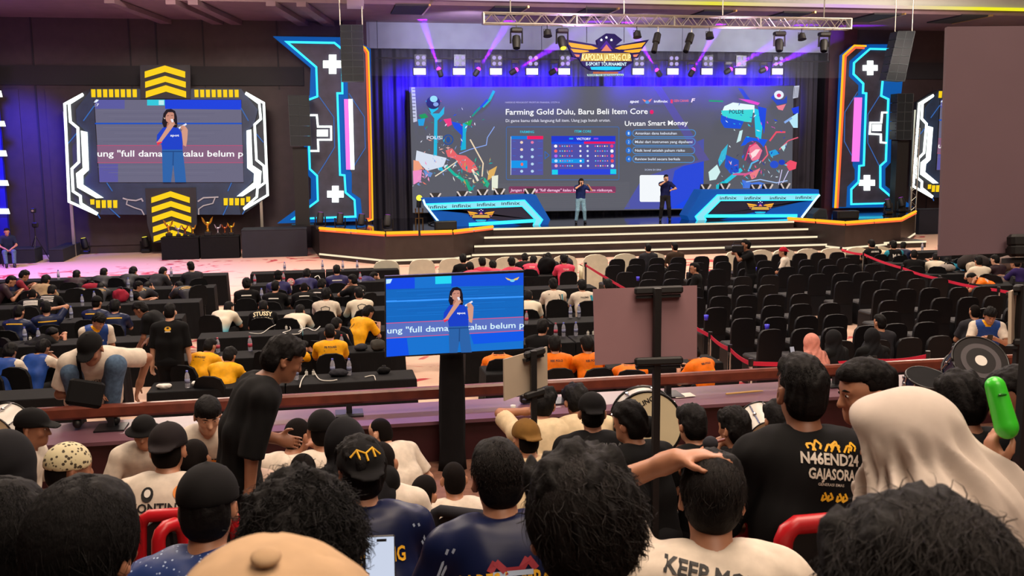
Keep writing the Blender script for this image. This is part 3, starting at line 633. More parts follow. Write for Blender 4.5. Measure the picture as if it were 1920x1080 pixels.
A.poly('2450c8', [(1352, 290), (1376, 300), (1376, 322), (1362, 326), (1350, 312)]); A.line('d0609a', [(1366, 326), (1390, 326), (1414, 318)], 4); A.poly('f08088', [(1396, 326), (1416, 314), (1408, 332), (1400, 336)]); A.line('60b8e8', [(1394, 320), (1400, 306), (1412, 300)], 3)
A.poly('4878e0', [(1382, 336), (1400, 342), (1414, 340), (1432, 346), (1420, 352), (1384, 352)]); A.line('a8c8f8', [(1390, 340), (1416, 336), (1446, 342), (1466, 338)], 1.8); A.line('d0c8f0', [(1456, 345), (1468, 320)], 1.6); A.line('d0c8f0', [(1450, 345), (1456, 318)], 1.6)
splash(1400, 310, 60, ['2868e0', '48c8e8', 'e85a80', 'd8e8f8', '1838b0', '3a3a58'], 30, 18, 6)
splash(1415, 230, 30, ['1848e0', '20c8e8', 'd8f0f8', '2840b8', 'e848c8'], 30, 18, 5)
A.poly('c8cce0', [(1476, 163), (1486, 162), (1484, 184), (1474, 186)])
for k in range(4): A.line('5b5c66', [(1477+k*2.4, 165), (1476+k*2.4, 184)], .9)
A.build('slide', ms)

# ---- winged tournament emblem (used on the hanging sign and on both desks)
def emblem(name, cx, cy, w, Y, parent, sign=True):
    s = w/156.0; Pt = lambda x, y: tuple(YP(cx+(x-960)*s*.1042, cy+(y-500)*s*.1042, Y))   # drawn on a 1920-wide sketch
    def pz(pts, c, k, st=1.0, dep=.05): m = MB(); m.prism([np.array(Pt(*p))-(0, .012*k, 0) for p in pts], (0, -.01, 0)); return (m, c, st)
    def P(nm, mtl, pts, k, dep=.01):
        m = MB(); m.prism([np.array(Pt(*p))-(0, k, 0) for p in pts], (0, dep, 0)); return m.build(nm, mtl, parent)
    navy = emit('emblem_navy', '1a1040', .8, base='141030'); org = emit('emblem_orange', 'ffb030', 1.1); pnk = emit('emblem_peach', 'f08a6a', 1.0)
    P('backing', navy, [(200, 230), (780, 330), (760, 240), (930, 120), (1080, 130), (1220, 240), (1100, 340), (1700, 230), (1560, 420), (1500, 560), (1400, 570), (1420, 640), (1320, 690), (1200, 790), (660, 790), (520, 700), (470, 620), (430, 560), (330, 540), (270, 400)], 0, .2 if sign else .02)
    for sg in (-1, 1):
        f = lambda pts: [(930+sg*(930-x), y) for x, y in pts] if sg > 0 else pts
        P('wing_feather', org, f([(225, 280), (640, 340), (690, 410), (600, 410), (300, 370)]), .012)
        P('wing_feather', org, f([(285, 395), (600, 430), (620, 450), (470, 470), (340, 460)]), .012)
        P('wing_feather', pnk, f([(350, 495), (450, 505), (440, 545), (390, 545)]), .012)
        P('wing_feather', org, f([(640, 335), (780, 390), (690, 415)]), .012)
    for x, y in ((840, 240), (930, 195), (1020, 240)):
        P('star', M_white, [(x+26*(1 if k % 2 == 0 else .45)*cos(radians(36*k-90)), y+26*(1 if k % 2 == 0 else .45)*sin(radians(36*k-90))) for k in range(10)], .012)
    P('peak', emit('emblem_violet', '5a2ab0', .8), [(930, 250), (1050, 400), (810, 400)], .010); P('shield', pnk, [(930, 320), (1025, 440), (835, 440)], .014)
    P('name_band', emit('emblem_gold', 'e0b050', .9), [(500, 475), (1350, 475), (1385, 620), (465, 620)], .012)
    P('cyan_band', emit('emblem_cyan', '18c8f0', 1.1), [(640, 725), (930, 715), (1210, 725), (1180, 775), (930, 785), (660, 775)], .012)
    if sign:
        P('lower_band', emit('emblem_red', 'd8703c', .9), [(690, 815), (1140, 815), (1140, 845), (690, 845)], .012); P('lower_band', emit('emblem_pale', 'c8e8e0', 1.0), [(580, 855), (1240, 850), (1240, 885), (590, 890)], .012)
        m = MB(); a, b = np.array(Pt(490, 605)), np.array(Pt(1365, 605)); c = np.array(Pt(490, 490)); off = np.array((0, -.03, 0))
        m.text('KAPOLDA JATENG CUP', a+off, h=np.linalg.norm(c-a), w=np.linalg.norm(b-a), align='l', bold=.015); m.build('lettering', emit('emblem_text', 'fff6a8', 1.3), parent)
        m = MB(); a, b = np.array(Pt(560, 700)), np.array(Pt(1290, 700)); c = np.array(Pt(560, 640))
        m.text('E-SPORT TOURNAMENT', a+off, h=np.linalg.norm(c-a), w=np.linalg.norm(b-a), align='l', bold=.015); m.build('lettering', emit('emblem_text2', 'd8f4ff', 1.3), parent)
        m = MB(); a, b = np.array(Pt(600, 885)), np.array(Pt(1230, 882)); c = np.array(Pt(600, 858))
        m.text('ROAD TO BHAYANGKARA', a+off, h=np.linalg.norm(c-a), w=np.linalg.norm(b-a), align='l', bold=.02); m.build('lettering', emit('emblem_text3', '205060', .6), parent)
    else:
        P('cyan_band', emit('emblem_pale2', '6ab8d8', .9), [(700, 800), (1160, 800), (1140, 830), (720, 830)], .012)
YE = 33.5
em = thing('hanging_sign', YP(1137, 145, YE), 'winged tournament emblem sign with orange feathers hanging above the stage', 'sign')
emblem('e', 1040+960*.1042, 50+500*.1042, 156.0, YE, em)
m = MB()
for px in (1100, 1170): a = YP(px, 80, YE); m.cyl(a, (a[0], a[1], ZS), .012, n=6)
m.build('hanging_wire', M_dark, em)

# ---- long gaming desks
M_deskb = emit('desk_blue_panel', '0c50a8', .55, base='0c3c80'); M_deskd = mat('desk_dark_panel', '1c2138', .3); M_cyl = emit('pale_cyan_band', '8fe6f6', 1.0)
def desk(pref, outline, band_o, band_i, bar, diag, emb, texts, Y, label, th, tw):
    d = thing('gaming_desk', (YP(*outline[0], Y)[0], Y, 1.0), label, 'desk')
    pts = up(outline, Y); pts = [(x, y, max(z, 1.002)) for x, y, z in pts]
    m = MB(); m.prism(pts, (0, .85, 0)); m.build('body', M_deskb, d)
    flatpiece('dark_panel', band_i+[diag[1]], Y-.002, -.012, M_deskd, d)
    flatpiece('cyan_band', band_o+band_i[::-1], Y-.004, -.03, M_cyl, d)
    neon('neon_tube', band_o, Y-.034, .05, M_cyan, d, .02); neon('neon_tube', band_i, Y-.034, .04, M_cyan, d, .02)
    neon('neon_tube', bar, Y-.02, .12, M_cyan, d, .05); neon('neon_tube', diag, Y-.02, .07, emit('ice_neon', 'd0f4ff', 1.4), d, .05)
    for x, y in texts: m = MB(); m.text('infinix', YP(x, y+th/2, Y-.037), h=th/50.0, w=tw/50.0, bold=.012); m.build('lettering', mat('dark_lettering', '123048', .5), d)
    emblem('e', emb[0], emb[1], emb[2], Y-.02, d, False); return d
desk('l', [(793, 372.7), (1005, 365.3), (1017, 387), (1031.6, 412), (1028, 426), (827, 426), (797, 384)],
     [(796, 383), (983.3, 375.6), (1017, 412), (1008, 427)], [(805.6, 393), (979, 386.6), (1003.8, 412), (998, 427)], [(879, 421), (1003, 413.6)], [(793.5, 374), (797, 384), (828, 423)],
     (903, 404, 54), [(821, 388), (866, 385.8), (912, 383.4), (957.7, 381)], 34.85, 'left gaming desk with pale cyan band in front of big screen', 6, 34)
desk('r', [(1317, 356.3), (1535.3, 355.3), (1536, 365), (1502.5, 409), (1496, 417), (1292.5, 419), (1288.8, 405)],
     [(1536, 364.7), (1345, 365.6), (1303.8, 406), (1310, 418)], [(1525, 375), (1350.6, 376), (1320.6, 406), (1326, 417)], [(1322, 405), (1494, 404.4)], [(1536, 365), (1530, 372), (1502.5, 408)],
     (1426.6, 389, 54), [(1365.6, 371), (1411.6, 371), (1459, 371), (1507, 370)], 35.3, 'right gaming desk with pale cyan band in front of big screen', 6, 34)
# gaming chairs behind the desks
M_gw = mat('white_vinyl', 'd8dce0', .4)
def gaming_chair(loc, label, rz):
    c = thing('gaming_chair', loc, label, 'chair', 'gaming chairs behind the stage desks', rz)
    m = MB(); m.m(0).prism([(-.18, .02, .50), (.18, .02, .50), (.22, .05, .85), (.15, .1, 1.28), (-.15, .1, 1.28), (-.22, .05, .85)], (0, .09, 0))
    m.m(1); 
    for s in (-1, 1): m.prism([(s*.15, -.02, 1.28), (s*.20, -.02, 1.26), (s*.09, -.02, 1.06), (s*.03, -.02, 1.06)], (0, .05, 0)); m.prism([(s*.20, -.03, .98), (s*.27, -.03, .9), (s*.24, -.03, .7), (s*.2, -.03, .7)], (0, .1, 0))
    m.build('backrest', [M_black, M_gw], c, local=True)
    m = MB(); m.box((0, -.22, .47), (.5, .5, .1), bev=.03); m.build('seat', M_black, c, local=True)
    m = MB(); m.cyl((0, -.2, .1), (0, -.2, .44), .03, n=8)
    for k in range(5): a = k*2*pi/5; m.cyl((0, -.2, .12), (.3*cos(a), -.2+.3*sin(a), .05), .025, n=6); m.ell((.3*cos(a), -.2+.3*sin(a), .04), (.04, .04, .04), nu=8, nv=6)
    m.build('base', M_dark, c, local=True); return c
for i, (px, py) in enumerate(((816.6, 367), (867, 363.5), (905, 360), (936.5, 358.5), (994, 358.5), (1324, 350.5), (1360, 349), (1418, 351), (1440.6, 350), (1472.5, 348.5))):
    Y = 36.55 if i < 5 else 36.9; p = YP(px, py-5, Y); gs = (p[2]-1.0)/1.28
    gc = gaming_chair((p[0], Y, 1.001), f"black and white gaming chair, {ordinal(i % 5+1)} along behind the {'left' if i < 5 else 'right'} stage desk", 0); gc.scale = (1.1, 1.0, gs)
# ================================================================== people: smooth bodies grown from rounded volumes
def surfnet(D, org, h):
    """surface of the field D (negative inside) on a regular grid"""
    I = D < 0; nx, ny, nz = D.shape
    c = [I[a:nx-1+a, b:ny-1+b, d:nz-1+d] for a in (0, 1) for b in (0, 1) for d in (0, 1)]
    s = sum(x.astype(np.int8) for x in c); cells = np.argwhere((s > 0) & (s < 8))
    if len(cells) == 0: return np.zeros((0, 3)), []
    idx = -np.ones((nx-1, ny-1, nz-1), np.int32); idx[tuple(cells.T)] = np.arange(len(cells))
    acc = np.zeros((len(cells), 3)); cnt = np.zeros(len(cells))
    corners = np.array([(a, b, d) for a in (0, 1) for b in (0, 1) for d in (0, 1)])
    val = np.stack([D[tuple((cells+k).T)] for k in corners], 1)
    for i in range(8):
        for j in range(i+1, 8):
            if abs(corners[i]-corners[j]).sum() != 1: continue
            a, b = val[:, i], val[:, j]; x = (a < 0) != (b < 0)
            t = np.where(x, a/np.where(x, a-b, 1), 0)
            acc[x] += (corners[i]+(corners[j]-corners[i])*t[:, None])[x]; cnt[x] += 1
    V = (cells+acc/cnt[:, None])*h+org; F = []
    for ax in range(3):
        u, v = (ax+1) % 3, (ax+2) % 3
        sl0 = [slice(1, -1)]*3; sl1 = [slice(1, -1)]*3; sl0[ax] = slice(0, D.shape[ax]-1); sl1[ax] = slice(1, D.shape[ax])
        A, B = I[tuple(sl0)], I[tuple(sl1)]
        for flip in (0, 1):
            e = np.argwhere(A & ~B) if not flip else np.argwhere(~A & B)
            if len(e) == 0: continue
            e = e.copy(); e[:, u] += 1; e[:, v] += 1
            q = []
            for du, dv in ((-1, -1), (0, -1), (0, 0), (-1, 0)):
                k = e.copy(); k[:, u] += du; k[:, v] += dv; q.append(idx[tuple(k.T)])
            q = np.stack(q, 1); F.append(q[:, ::-1] if flip else q)
    return V, np.concatenate(F)
def noise3(P, f, seed=0, n=7):
    r = np.random.RandomState(seed); o = 0
    for _ in range(n): w = r.normal(size=3)*f; o = o+np.sin(P@w+r.uniform(0, 6.28))
    return o/n*1.6
class Field:
    def __init__(s): s.ops = []
    def cone(s, a, b, ra, rb=None, k=.03, tag=0, clip=None, sub=False): s.ops.append(('c', np.asarray(a, float), np.asarray(b, float), ra, ra if rb is None else rb, k, tag, clip, sub)); return s
    def ell(s, c, r, R=None, k=.03, tag=0, clip=None, sub=False): s.ops.append(('e', np.asarray(c, float), np.asarray(r, float), None if R is None else np.asarray(R, float), 0, k, tag, clip, sub)); return s
    def box(s, c, r, R=None, k=.01, rr=.01, tag=0, clip=None, sub=False): s.ops.append(('b', np.asarray(c, float), np.asarray(r, float), None if R is None else np.asarray(R, float), rr, k, tag, clip, sub)); return s
    @staticmethod
    def dist(o, P):
        if o[0] == 'c':
            a, b = o[1], o[2]; d = b-a; L = d@d+1e-9; t = np.clip(((P-a)@d)/L, 0, 1)
            r = np.linalg.norm(P-a-t[..., None]*d, axis=-1)-(o[3]+(o[4]-o[3])*t)
        else:
            Q = P-o[1]
            if o[3] is not None: Q = Q@o[3]
            if o[0] == 'e':
                k0 = np.linalg.norm(Q/o[2], axis=-1); k1 = np.linalg.norm(Q/o[2]**2, axis=-1)+1e-9; r = k0*(k0-1)/k1
            else:
                q = np.abs(Q)-o[2]+o[4]; r = np.linalg.norm(np.maximum(q, 0), axis=-1)+np.minimum(q.max(-1), 0)-o[4]
        if o[7] is not None:
            for pt, n in o[7]: r = np.maximum(r, (P-np.asarray(pt))@np.asarray(n))
        return r
    def bb(s, o, m):
        if o[0] == 'c': q = max(o[3], o[4])+m; return np.minimum(o[1], o[2])-q, np.maximum(o[1], o[2])+q
        q = max(o[2])+m; return o[1]-q, o[1]+q
    def mesh(s, h, disp=None, post=None):
        lo = np.min([s.bb(o, 0)[0] for o in s.ops if not o[8]], 0)-3*h; hi = np.max([s.bb(o, 0)[1] for o in s.ops if not o[8]], 0)+3*h
        n = np.ceil((hi-lo)/h).astype(int)+1; D = np.full(n, .25)
        ax = [lo[i]+h*np.arange(n[i]) for i in range(3)]
        for o in s.ops:
            m = o[5]+4*h+.02; a, b = s.bb(o, m); i0 = np.maximum(np.floor((a-lo)/h).astype(int), 0); i1 = np.minimum(np.ceil((b-lo)/h).astype(int)+1, n)
            if (i1 <= i0).any(): continue
            sl = tuple(slice(i0[i], i1[i]) for i in range(3))
            P = np.stack(np.meshgrid(*[ax[i][sl[i]] for i in range(3)], indexing='ij'), -1); d = s.dist(o, P); E = D[sl]; k = o[5]
            if o[8]: t = np.maximum(k-np.abs(-E-d), 0)/k; D[sl] = np.maximum(E, -d)+t*t*k*.25
            else: t = np.maximum(k-np.abs(E-d), 0)/k; D[sl] = np.minimum(E, d)-t*t*k*.25
        if disp is not None:
            near = np.argwhere(np.abs(D) < .04); P = near*h+lo; D[tuple(near.T)] += disp(P)
        if post is not None:
            near = np.argwhere(D < .05); P = near*h+lo; D[tuple(near.T)] = post(P, D[tuple(near.T)])
        V, F = surfnet(D, lo, h); return V, F
    def tags(s, V, F):
        C = V[F].mean(1); best = np.full(len(C), 1e9); t = np.zeros(len(C), int)
        for o in s.ops:
            if o[8]: continue
            d = s.dist(o, C); x = d < best-1e-6; best = np.where(x, d, best); t[x] = o[6]
        return t
def fmesh(name, V, F, tags=None, nm=1):
    me = bpy.data.meshes.new(name); me.vertices.add(len(V)); me.vertices.foreach_set('co', np.asarray(V, np.float32).ravel())
    F = np.asarray(F, np.int32); me.loops.add(F.size); me.polygons.add(len(F)); me.loops.foreach_set('vertex_index', F.ravel())
    me.polygons.foreach_set('loop_start', np.arange(0, F.size, 4, dtype=np.int32)); me.polygons.foreach_set('loop_total', np.full(len(F), 4, np.int32))
    for _ in range(nm): me.materials.append(None)
    if tags is not None: me.polygons.foreach_set('material_index', np.asarray(tags, np.int32))
    me.polygons.foreach_set('use_smooth', np.ones(len(F), bool)); me.update(calc_edges=True); me.validate(); return me
def ik(a, b, l1, l2, pole):
    a, b = np.asarray(a, float), np.asarray(b, float); d = b-a; L = np.linalg.norm(d)
    if L > (l1+l2)*.995: b = a+d*((l1+l2)*.995/L); d = b-a; L = np.linalg.norm(d)
    if L < abs(l1-l2)+.02: L = abs(l1-l2)+.02; b = a+unit(d)*L; d = b-a
    x = (l1*l1-l2*l2+L*L)/(2*L); hgt = sqrt(max(l1*l1-x*x, 0)); u = unit(d); p = np.asarray(pole, float); p = unit(p-u*(p@u))
    return a+u*x+p*hgt, b
def fwd(a): a = radians(a); return np.array([0, sin(a), cos(a)])       # direction leaning forward by a degrees
# ---- a pose gives every joint
def pose(kind='sit', lean=6, curve=8, head=(0, 0, 0), arms='lap', twist=0, side=0, hz=None, rh=None, lh=None, rp=None, lp=None, legs=None, neck=8, shrug=0, stretch=1.0, rw=None, lw=None, rpt=None, lpt=None):
    J = {}; hz = hz or (.50 if kind == 'sit' else .90); p0 = np.array([0, 0, hz])
    d1 = fwd(lean); d1 = unit(d1+np.array([sin(radians(side)), 0, 0])); d2 = unit(fwd(lean+curve)+np.array([sin(radians(side*1.3)), 0, 0])); d3 = unit(fwd(lean+curve+neck)+np.array([sin(radians(side*1.0)), 0, 0]))
    p1 = p0+d1*.25*stretch; p2 = p1+d2*.27*stretch; sc = p1+d2*(.225+shrug)*stretch; R = rotm('Z', twist); rx = R@np.array([1., 0, 0]); rx = unit(rx-d2*(rx@d2))
    J.update(p0=p0, p1=p1, p2=p2, sc=sc, rx=rx, d2=d2, fw=unit(np.cross(d2, rx)))
    J['rs'], J['ls'] = sc+rx*.185, sc-rx*.185; J['nk'] = p2+d3*.048
    yaw, pit, rol = head; HR = rotm('Z', yaw+twist)@rotm('X', -(pit))@rotm('Y', rol); J['HR'] = HR
    J['hc'] = J['nk']+d3*.032+HR@np.array([0, .025, .085])
    if kind == 'sit':
        hp = [np.array([s*.09, .0, hz]) for s in (1, -1)]; kn = [np.array([s*.14, .42, hz+.02]) for s in (1, -1)]; an = [np.array([s*.13, .42, .10]) for s in (1, -1)]
        if legs == 'fwd': an = [np.array([s*.12, .58, .10]) for s in (1, -1)]
        if legs == 'back': an = [np.array([s*.12, .25, .10]) for s in (1, -1)]
    else:
        hp = [np.array([s*.09, 0, hz]) for s in (1, -1)]; an = [np.array([s*.10, -.01+s*.04, .09]) for s in (1, -1)]
        if legs == 'stride': an = [np.array([.09, .24, .09]), np.array([-.09, -.30, .13])]
        if legs == 'wide': an = [np.array([s*.17, 0, .09]) for s in (1, -1)]
        kn = [ik(hp[i], an[i], .42, .41, (0, 1, .1))[0] for i in (0, 1)]
    if isinstance(legs, dict): kn = [np.array(x, float) for x in legs['kn']]; an = [np.array(x, float) for x in legs['an']]
    J['hp'], J['kn'], J['an'] = hp, kn, an
    f = J['fw']
    dflt = {'lap': [(np.array([s*.10, .30, hz+.12]), (s*.9, -.5, -.2)) for s in (1, -1)],
            'table': [(np.array([s*.11, .52, .82]), (s*.55, -.2, -.9)) for s in (1, -1)],
            'phone': [(np.array([s*.05, .36, hz+.34]), (s*.9, -.3, -.6)) for s in (1, -1)],
            'hang': [(np.array([s*.27, .06, hz-.12]), (s*.4, -1, 0)) for s in (1, -1)],
            'face': [(J['hc']+np.array([s*.06, .11, -.13]), (s*.8, .1, -.7)) for s in (1, -1)],
            'fold': [(np.array([s*.07, .66, .80]), (s*.6, -.1, -.9)) for s in (1, -1)]}[arms]
    for i, (nm, h, pl) in enumerate((('r', rh, rp), ('l', lh, lp))):
        t, po = dflt[i]; t = (J['hc']+np.array(h[1:], float) if h[0] == 'h' else (J['p0']+np.array(h[1:], float) if h[0] == 'p' else np.array(h, float))) if h is not None else t; po = pl if pl is not None else po
        e, w_ = ik(J[nm+'s'], t, .285, .25, po); J[nm+'e'], J[nm+'w'] = e, w_
    J['hand'] = {'r': rw, 'l': lw}; J['pt'] = {'r': rpt, 'l': lpt}
    return J
def head_prims(F, J, skin=0, fine=False, k=.02, ears=True, jaw=1.0):
    c, R = J['hc'], J['HR']; w = lambda x, y, z: c+R@np.array([x, y, z])
    F.ell(w(0, -.012, .028), (.074, .095, .092), R, k, skin); F.ell(w(0, .022, -.045), (.058*jaw, .066, .072), R, .03, skin); F.ell(w(0, .055, -.085), (.03*jaw, .03, .025), R, .03, skin)
    F.ell(w(0, .05, .03), (.060, .04, .055), R, .03, skin)
    F.cone(w(0, .088, .012), w(0, .104, -.028), .008, .013, .016, skin)
    if fine:
        for s in (1, -1):
            F.ell(w(s*.031, .093, .012), (.017, .014, .010), R, .012, skin, sub=True); F.ell(w(s*.031, .078, .011), (.014, .014, .013), R, .004, skin)
            F.cone(w(s*.014, .088, .030), w(s*.045, .078, .028), .007, .006, .012, skin); F.ell(w(s*.012, .096, -.028), (.008, .009, .006), R, .006, skin); F.ell(w(s*.045, .062, -.02), (.018, .018, .018), R, .02, skin)
        F.cone(w(-.018, .082, -.054), w(.018, .082, -.054), .0065, .0065, .006, skin); F.cone(w(-.015, .080, -.064), w(.015, .080, -.064), .008, .008, .006, skin)
    if ears:
        for s in (1, -1):
            F.ell(w(s*.082, -.016, -.006), (.011, .021, .034), R@rotm('Z', s*-28), .010, skin)
            if fine: F.ell(w(s*.090, -.008, 0), (.006, .011, .019), R@rotm('Z', s*-28), .006, skin, sub=True)
    F.cone(J['p2']-J['d2']*.03, c+R@np.array([0, -.02, -.06]), .060, .054, .03, skin)
def hand_prims(F, wr, el, pal, curl=35, fine=True, side=1, spread=1.0, point=None, tagi=0):
    """palm, four unequal bent fingers, a thumb from the side of the palm"""
    d = unit(wr-el) if point is None else unit(point); pal = np.asarray(pal, float); pal = unit(pal-d*(pal@d)); sx = np.cross(d, pal)*side
    F.cone(el+(wr-el)*.85, wr, .030, .026, .02, tagi)
    F.ell(wr+d*.045, (.040, .050, .017), np.stack([sx, d, pal], 1), .015, tagi)
    L = (.072, .080, .074, .058)
    for i in range(4):
        off = (i-1.5)*.0185*spread; a = wr+d*.078+sx*(-off); c1 = radians(curl*.55); c2 = radians(curl*1.5)
        f1 = unit(d*cos(c1)+pal*sin(c1)-sx*off*2.5*(spread-.6)); f2 = unit(d*cos(c2)+pal*sin(c2)-sx*off*2.0*(spread-.6)); b = a+f1*L[i]*.52
        r = .0086 if fine else .0105
        F.cone(a, b, r, r*.94, .008, tagi); F.cone(b, b+f2*L[i]*.5, r*.94, r*.8, .004, tagi)
    a = wr+d*.02+sx*.030; b = a+unit(d*.6+sx*.75+pal*.35)*.042; F.cone(a, b, .013, .0105, .012, tagi); F.cone(b, b+unit(d*.85+sx*.25+pal*.45)*.032, .0105, .008, .005, tagi)
def body_field(J, fine=False, curl=35, arms=True, jaw=1.0, legs=True):
    F = Field(); head_prims(F, J, 0, fine, jaw=jaw)
    F.cone(J['p0'], J['p1'], .085, .085, .05); F.cone(J['p1'], J['sc'], .085, .08, .05); F.cone(J['sc'], J['p2'], .07, .05, .04)
    for s, sd in (('r', 1), ('l', -1)):
        F.cone(J['sc'], J[s+'s'], .05, .048, .04); F.cone(J[s+'s'], J[s+'e'], .044, .036, .03); F.cone(J[s+'e'], J[s+'w'], .038, .025, .02)
        pal = J['hand'][s] if J['hand'][s] is not None else (0, 0, -1)
        hand_prims(F, J[s+'w'], J[s+'e'], pal, curl, fine, sd, point=J['pt'][s])
    if legs:
        for i in (0, 1): F.cone(J['p0'], J['hp'][i], .07, .06, .04); F.cone(J['hp'][i], J['kn'][i], .06, .05, .03); F.cone(J['kn'][i], J['an'][i], .045, .032, .03)
    return F
def shirt_field(J, sleeve=.62, fat=1.0, loose=.012, collar=False, tags=(0, 0, 0), long=False, hem=.06):
    F = Field(); p0, p1, sc, rx, fw, d2 = J['p0'], J['p1'], J['sc'], J['rx'], J['fw'], J['d2']; up0 = unit(p1-p0)
    base = p0-up0*hem; cl = [(base, -up0)]
    for s in (1, -1):
        F.cone(base+rx*s*.075*fat, p1+rx*s*.075*fat, (.095+loose)*fat, (.088+loose)*fat, .06, tags[0], cl); F.cone(p1+rx*s*.075*fat, sc+rx*s*.095, (.088+loose)*fat, .085+loose, .06, tags[0])
    F.ell(sc-d2*.05-fw*.012, (.16, .095+loose, .13), np.stack([rx, fw, d2], 1), .06, tags[0]); F.cone(sc+d2*.01, J['p2']+d2*.008, .082, .062, .05, tags[0], [(J['p2']+d2*.030, unit(d2*.9-fw*.25))])
    for s in ('r', 'l'):
        a, e, w_ = J[s+'s'], J[s+'e'], J[s+'w']; F.cone(sc+(a-sc)*.5, a, .08, .056+loose, .05, tags[1])
        if long: F.cone(a, e, .056+loose, .044+loose, .03, tags[1]); q = e+(w_-e)*.93; F.cone(e, q, .046+loose, .036+loose*.6, .03, tags[1], [(q, unit(w_-e))])
        else: q = a+(e-a)*sleeve*1.25; F.cone(a, q, .056+loose, .058+loose, .03, tags[1], [(q, unit(e-a))])
    if collar: F.cone(J['p2']-d2*.01, J['p2']+unit(d2+fw*.3)*.05, .076, .072, .02, tags[2], [(J['p2']+d2*.045, unit(d2-fw*.4))])
    F.ops.append(('c', J['p2']+d2*.02, J['hc'], .050, .050, .012, 0, None, True))
    return F
def trousers_field(J, loose=.012, short=1.0):
    F = Field(); up0 = unit(J['p1']-J['p0'])
    F.ell(J['p0'], (.165, .125, .11), None, .05)
    for i in (0, 1):
        q = J['kn'][i]+(J['an'][i]-J['kn'][i])*.94; F.cone(J['hp'][i], J['kn'][i], .088+loose, .062+loose, .05); F.cone(J['kn'][i], q, .062+loose, .048+loose, .04, 0, [(q, unit(J['an'][i]-J['kn'][i]))])
    return F
def shoe_field(J, i):
    F = Field()
    if True:
        a = J['an'][i]; d = unit(np.array([0.15*(1 if i == 0 else -1), 1, 0])); z = a[2]-.055
        F.cone(np.array([a[0], a[1], z])-d*.03, np.array([a[0], a[1], z])+d*.12, .042, .036, .02, 0, [((0, 0, a[2]-.09), (0, 0, -1))]); F.cone(a-(0, 0, .05), a+np.array([0, 0, .01]), .042, .045, .03)
    return F
def hair_field(J, style='short', seed=0):
    c, R = J['hc'], J['HR']; w = lambda x, y, z: c+R@np.array([x, y, z]); F = Field()
    t = {'buzz': .004, 'short': .016, 'full': .026, 'messy': .030, 'long': .022, 'fringe': .02, 'fade': .020}[style]
    sd = {'buzz': .004, 'short': .008, 'full': .016, 'messy': .018, 'long': .022, 'fringe': .012, 'fade': .003}[style]
    F.ell(w(0, -.012, .028), (.074+sd, .095+t*.7, .092+t), R, .02)
    if style in ('messy', 'full', 'fringe', 'short'): F.ell(w(0, .010, .080), (.066+sd, .085, .036+t*.6), R, .03)
    if style == 'fade': F.ell(w(0, .018, .082), (.068, .088, .056), R, .02); F.ell(w(0, -.04, .055), (.070, .070, .056), R, .02)
    F.ell(w(0, -.045, -.025), (.066+sd*.6, .060+sd, .066), R, .03)
    hl = {'buzz': .055, 'short': .055, 'full': .048, 'messy': .04, 'long': .05, 'fringe': .036, 'fade': .066}[style]
    if style == 'long':
        F.cone(w(0, -.06, 0), w(0, -.09, -.20), .085, .075, .04); F.cone(w(.05, -.03, -.02), w(.06, -.03, -.19), .045, .03, .03); F.cone(w(-.05, -.03, -.02), w(-.06, -.03, -.19), .045, .03, .03)
    ez = {'full': .012, 'messy': .016, 'fringe': .012, 'fade': .04}.get(style, .026)
    def post(P, D):
        Q = (P-c)@R; x, y, z = Q.T
        face = np.minimum(hl-z, y-(.018 if style != 'fringe' else .03))
        side = np.minimum(ez-z, y+.040)+(0 if style == 'buzz' else -.0)
        nape = -.088-z if style != 'long' else -.30-z
        D = np.maximum(D, np.clip(face, -1, .02)); D = np.maximum(D, np.clip(side, -1, .02)) if style != 'long' else D
        nn = (-.048 if style == 'fade' else -.088)+.9*np.maximum(np.abs(x)-.045, 0)-z
        return np.maximum(D, nape if style == 'long' else nn)
    amp = {'buzz': 0, 'short': .005, 'full': .008, 'messy': .012, 'long': .005, 'fringe': .004, 'fade': .006}[style]
    disp = (lambda P: amp*np.clip(((P-c)@R[:, 2])*12+.9, .15, 1)*(noise3((P-c)@R*(1, 1, .45), 55, seed)+.7*noise3((P-c)@R*(1.3, 1, .35), 130, seed+1))) if amp else None
    return F, disp, post
_MC = {}
def cached(key, fn):
    if key not in _MC: _MC[key] = fn()
    return _MC[key]
# ---- assembling a person
SKIN = {'a': mat('skin_tan', 'ac785c', .5, var=.06, scale=12), 'b': mat('skin_brown', '8f6048', .5, var=.06, scale=12), 'c': mat('skin_light', 'c4957a', .5, var=.06, scale=12)}
M_hair = mat('black_hair', '0a0809', .7, var=.5, scale=60, bump=.4, spec=.18); M_buzz = mat('cropped_hair', '0f0a09', .85, var=.3, scale=90, spec=.1); M_brown = mat('dark_brown_hair', '120c0b', .6, var=.4, scale=40, spec=.25)
M_eye = mat('eye_white', 'd8cfc8', .3); M_iris = mat('dark_iris', '120a08', .2); M_lip = mat('lip', '8a4a44', .5)
def cl(name, color, **k): k.setdefault('rough', .85); k.setdefault('spec', .2); k.setdefault('var', .12); k.setdefault('scale', 18); return mat(name, color, **k)
M_blackT = cl('black_cotton', '070709'); M_whiteT = cl('white_cotton', 'cfc3b4'); M_creamT = cl('cream_cotton', 'd3bf9c'); M_jean = cl('blue_denim', '4a5f78', var=.3, scale=30); M_pants = cl('black_trousers', '09090c'); M_shoe = mat('black_shoe', '101012', .5)
M_navyJ = cl('navy_jersey', '121c3c', rough=.45); M_yj = cl('yellow_jersey', 'e8a40e', rough=.6); M_oj = cl('orange_jersey', 'e8720c', rough=.6); M_pj = cl('pink_jersey', 'd8405c', rough=.6)
M_gold_print = mat('yellow_print', 'e0aa1e', .6); M_white_print = mat('white_print', 'd8d4cc', .6); M_black_print = mat('black_print', '141416', .6); M_orange_print = mat('orange_print', 'd8802c', .6)
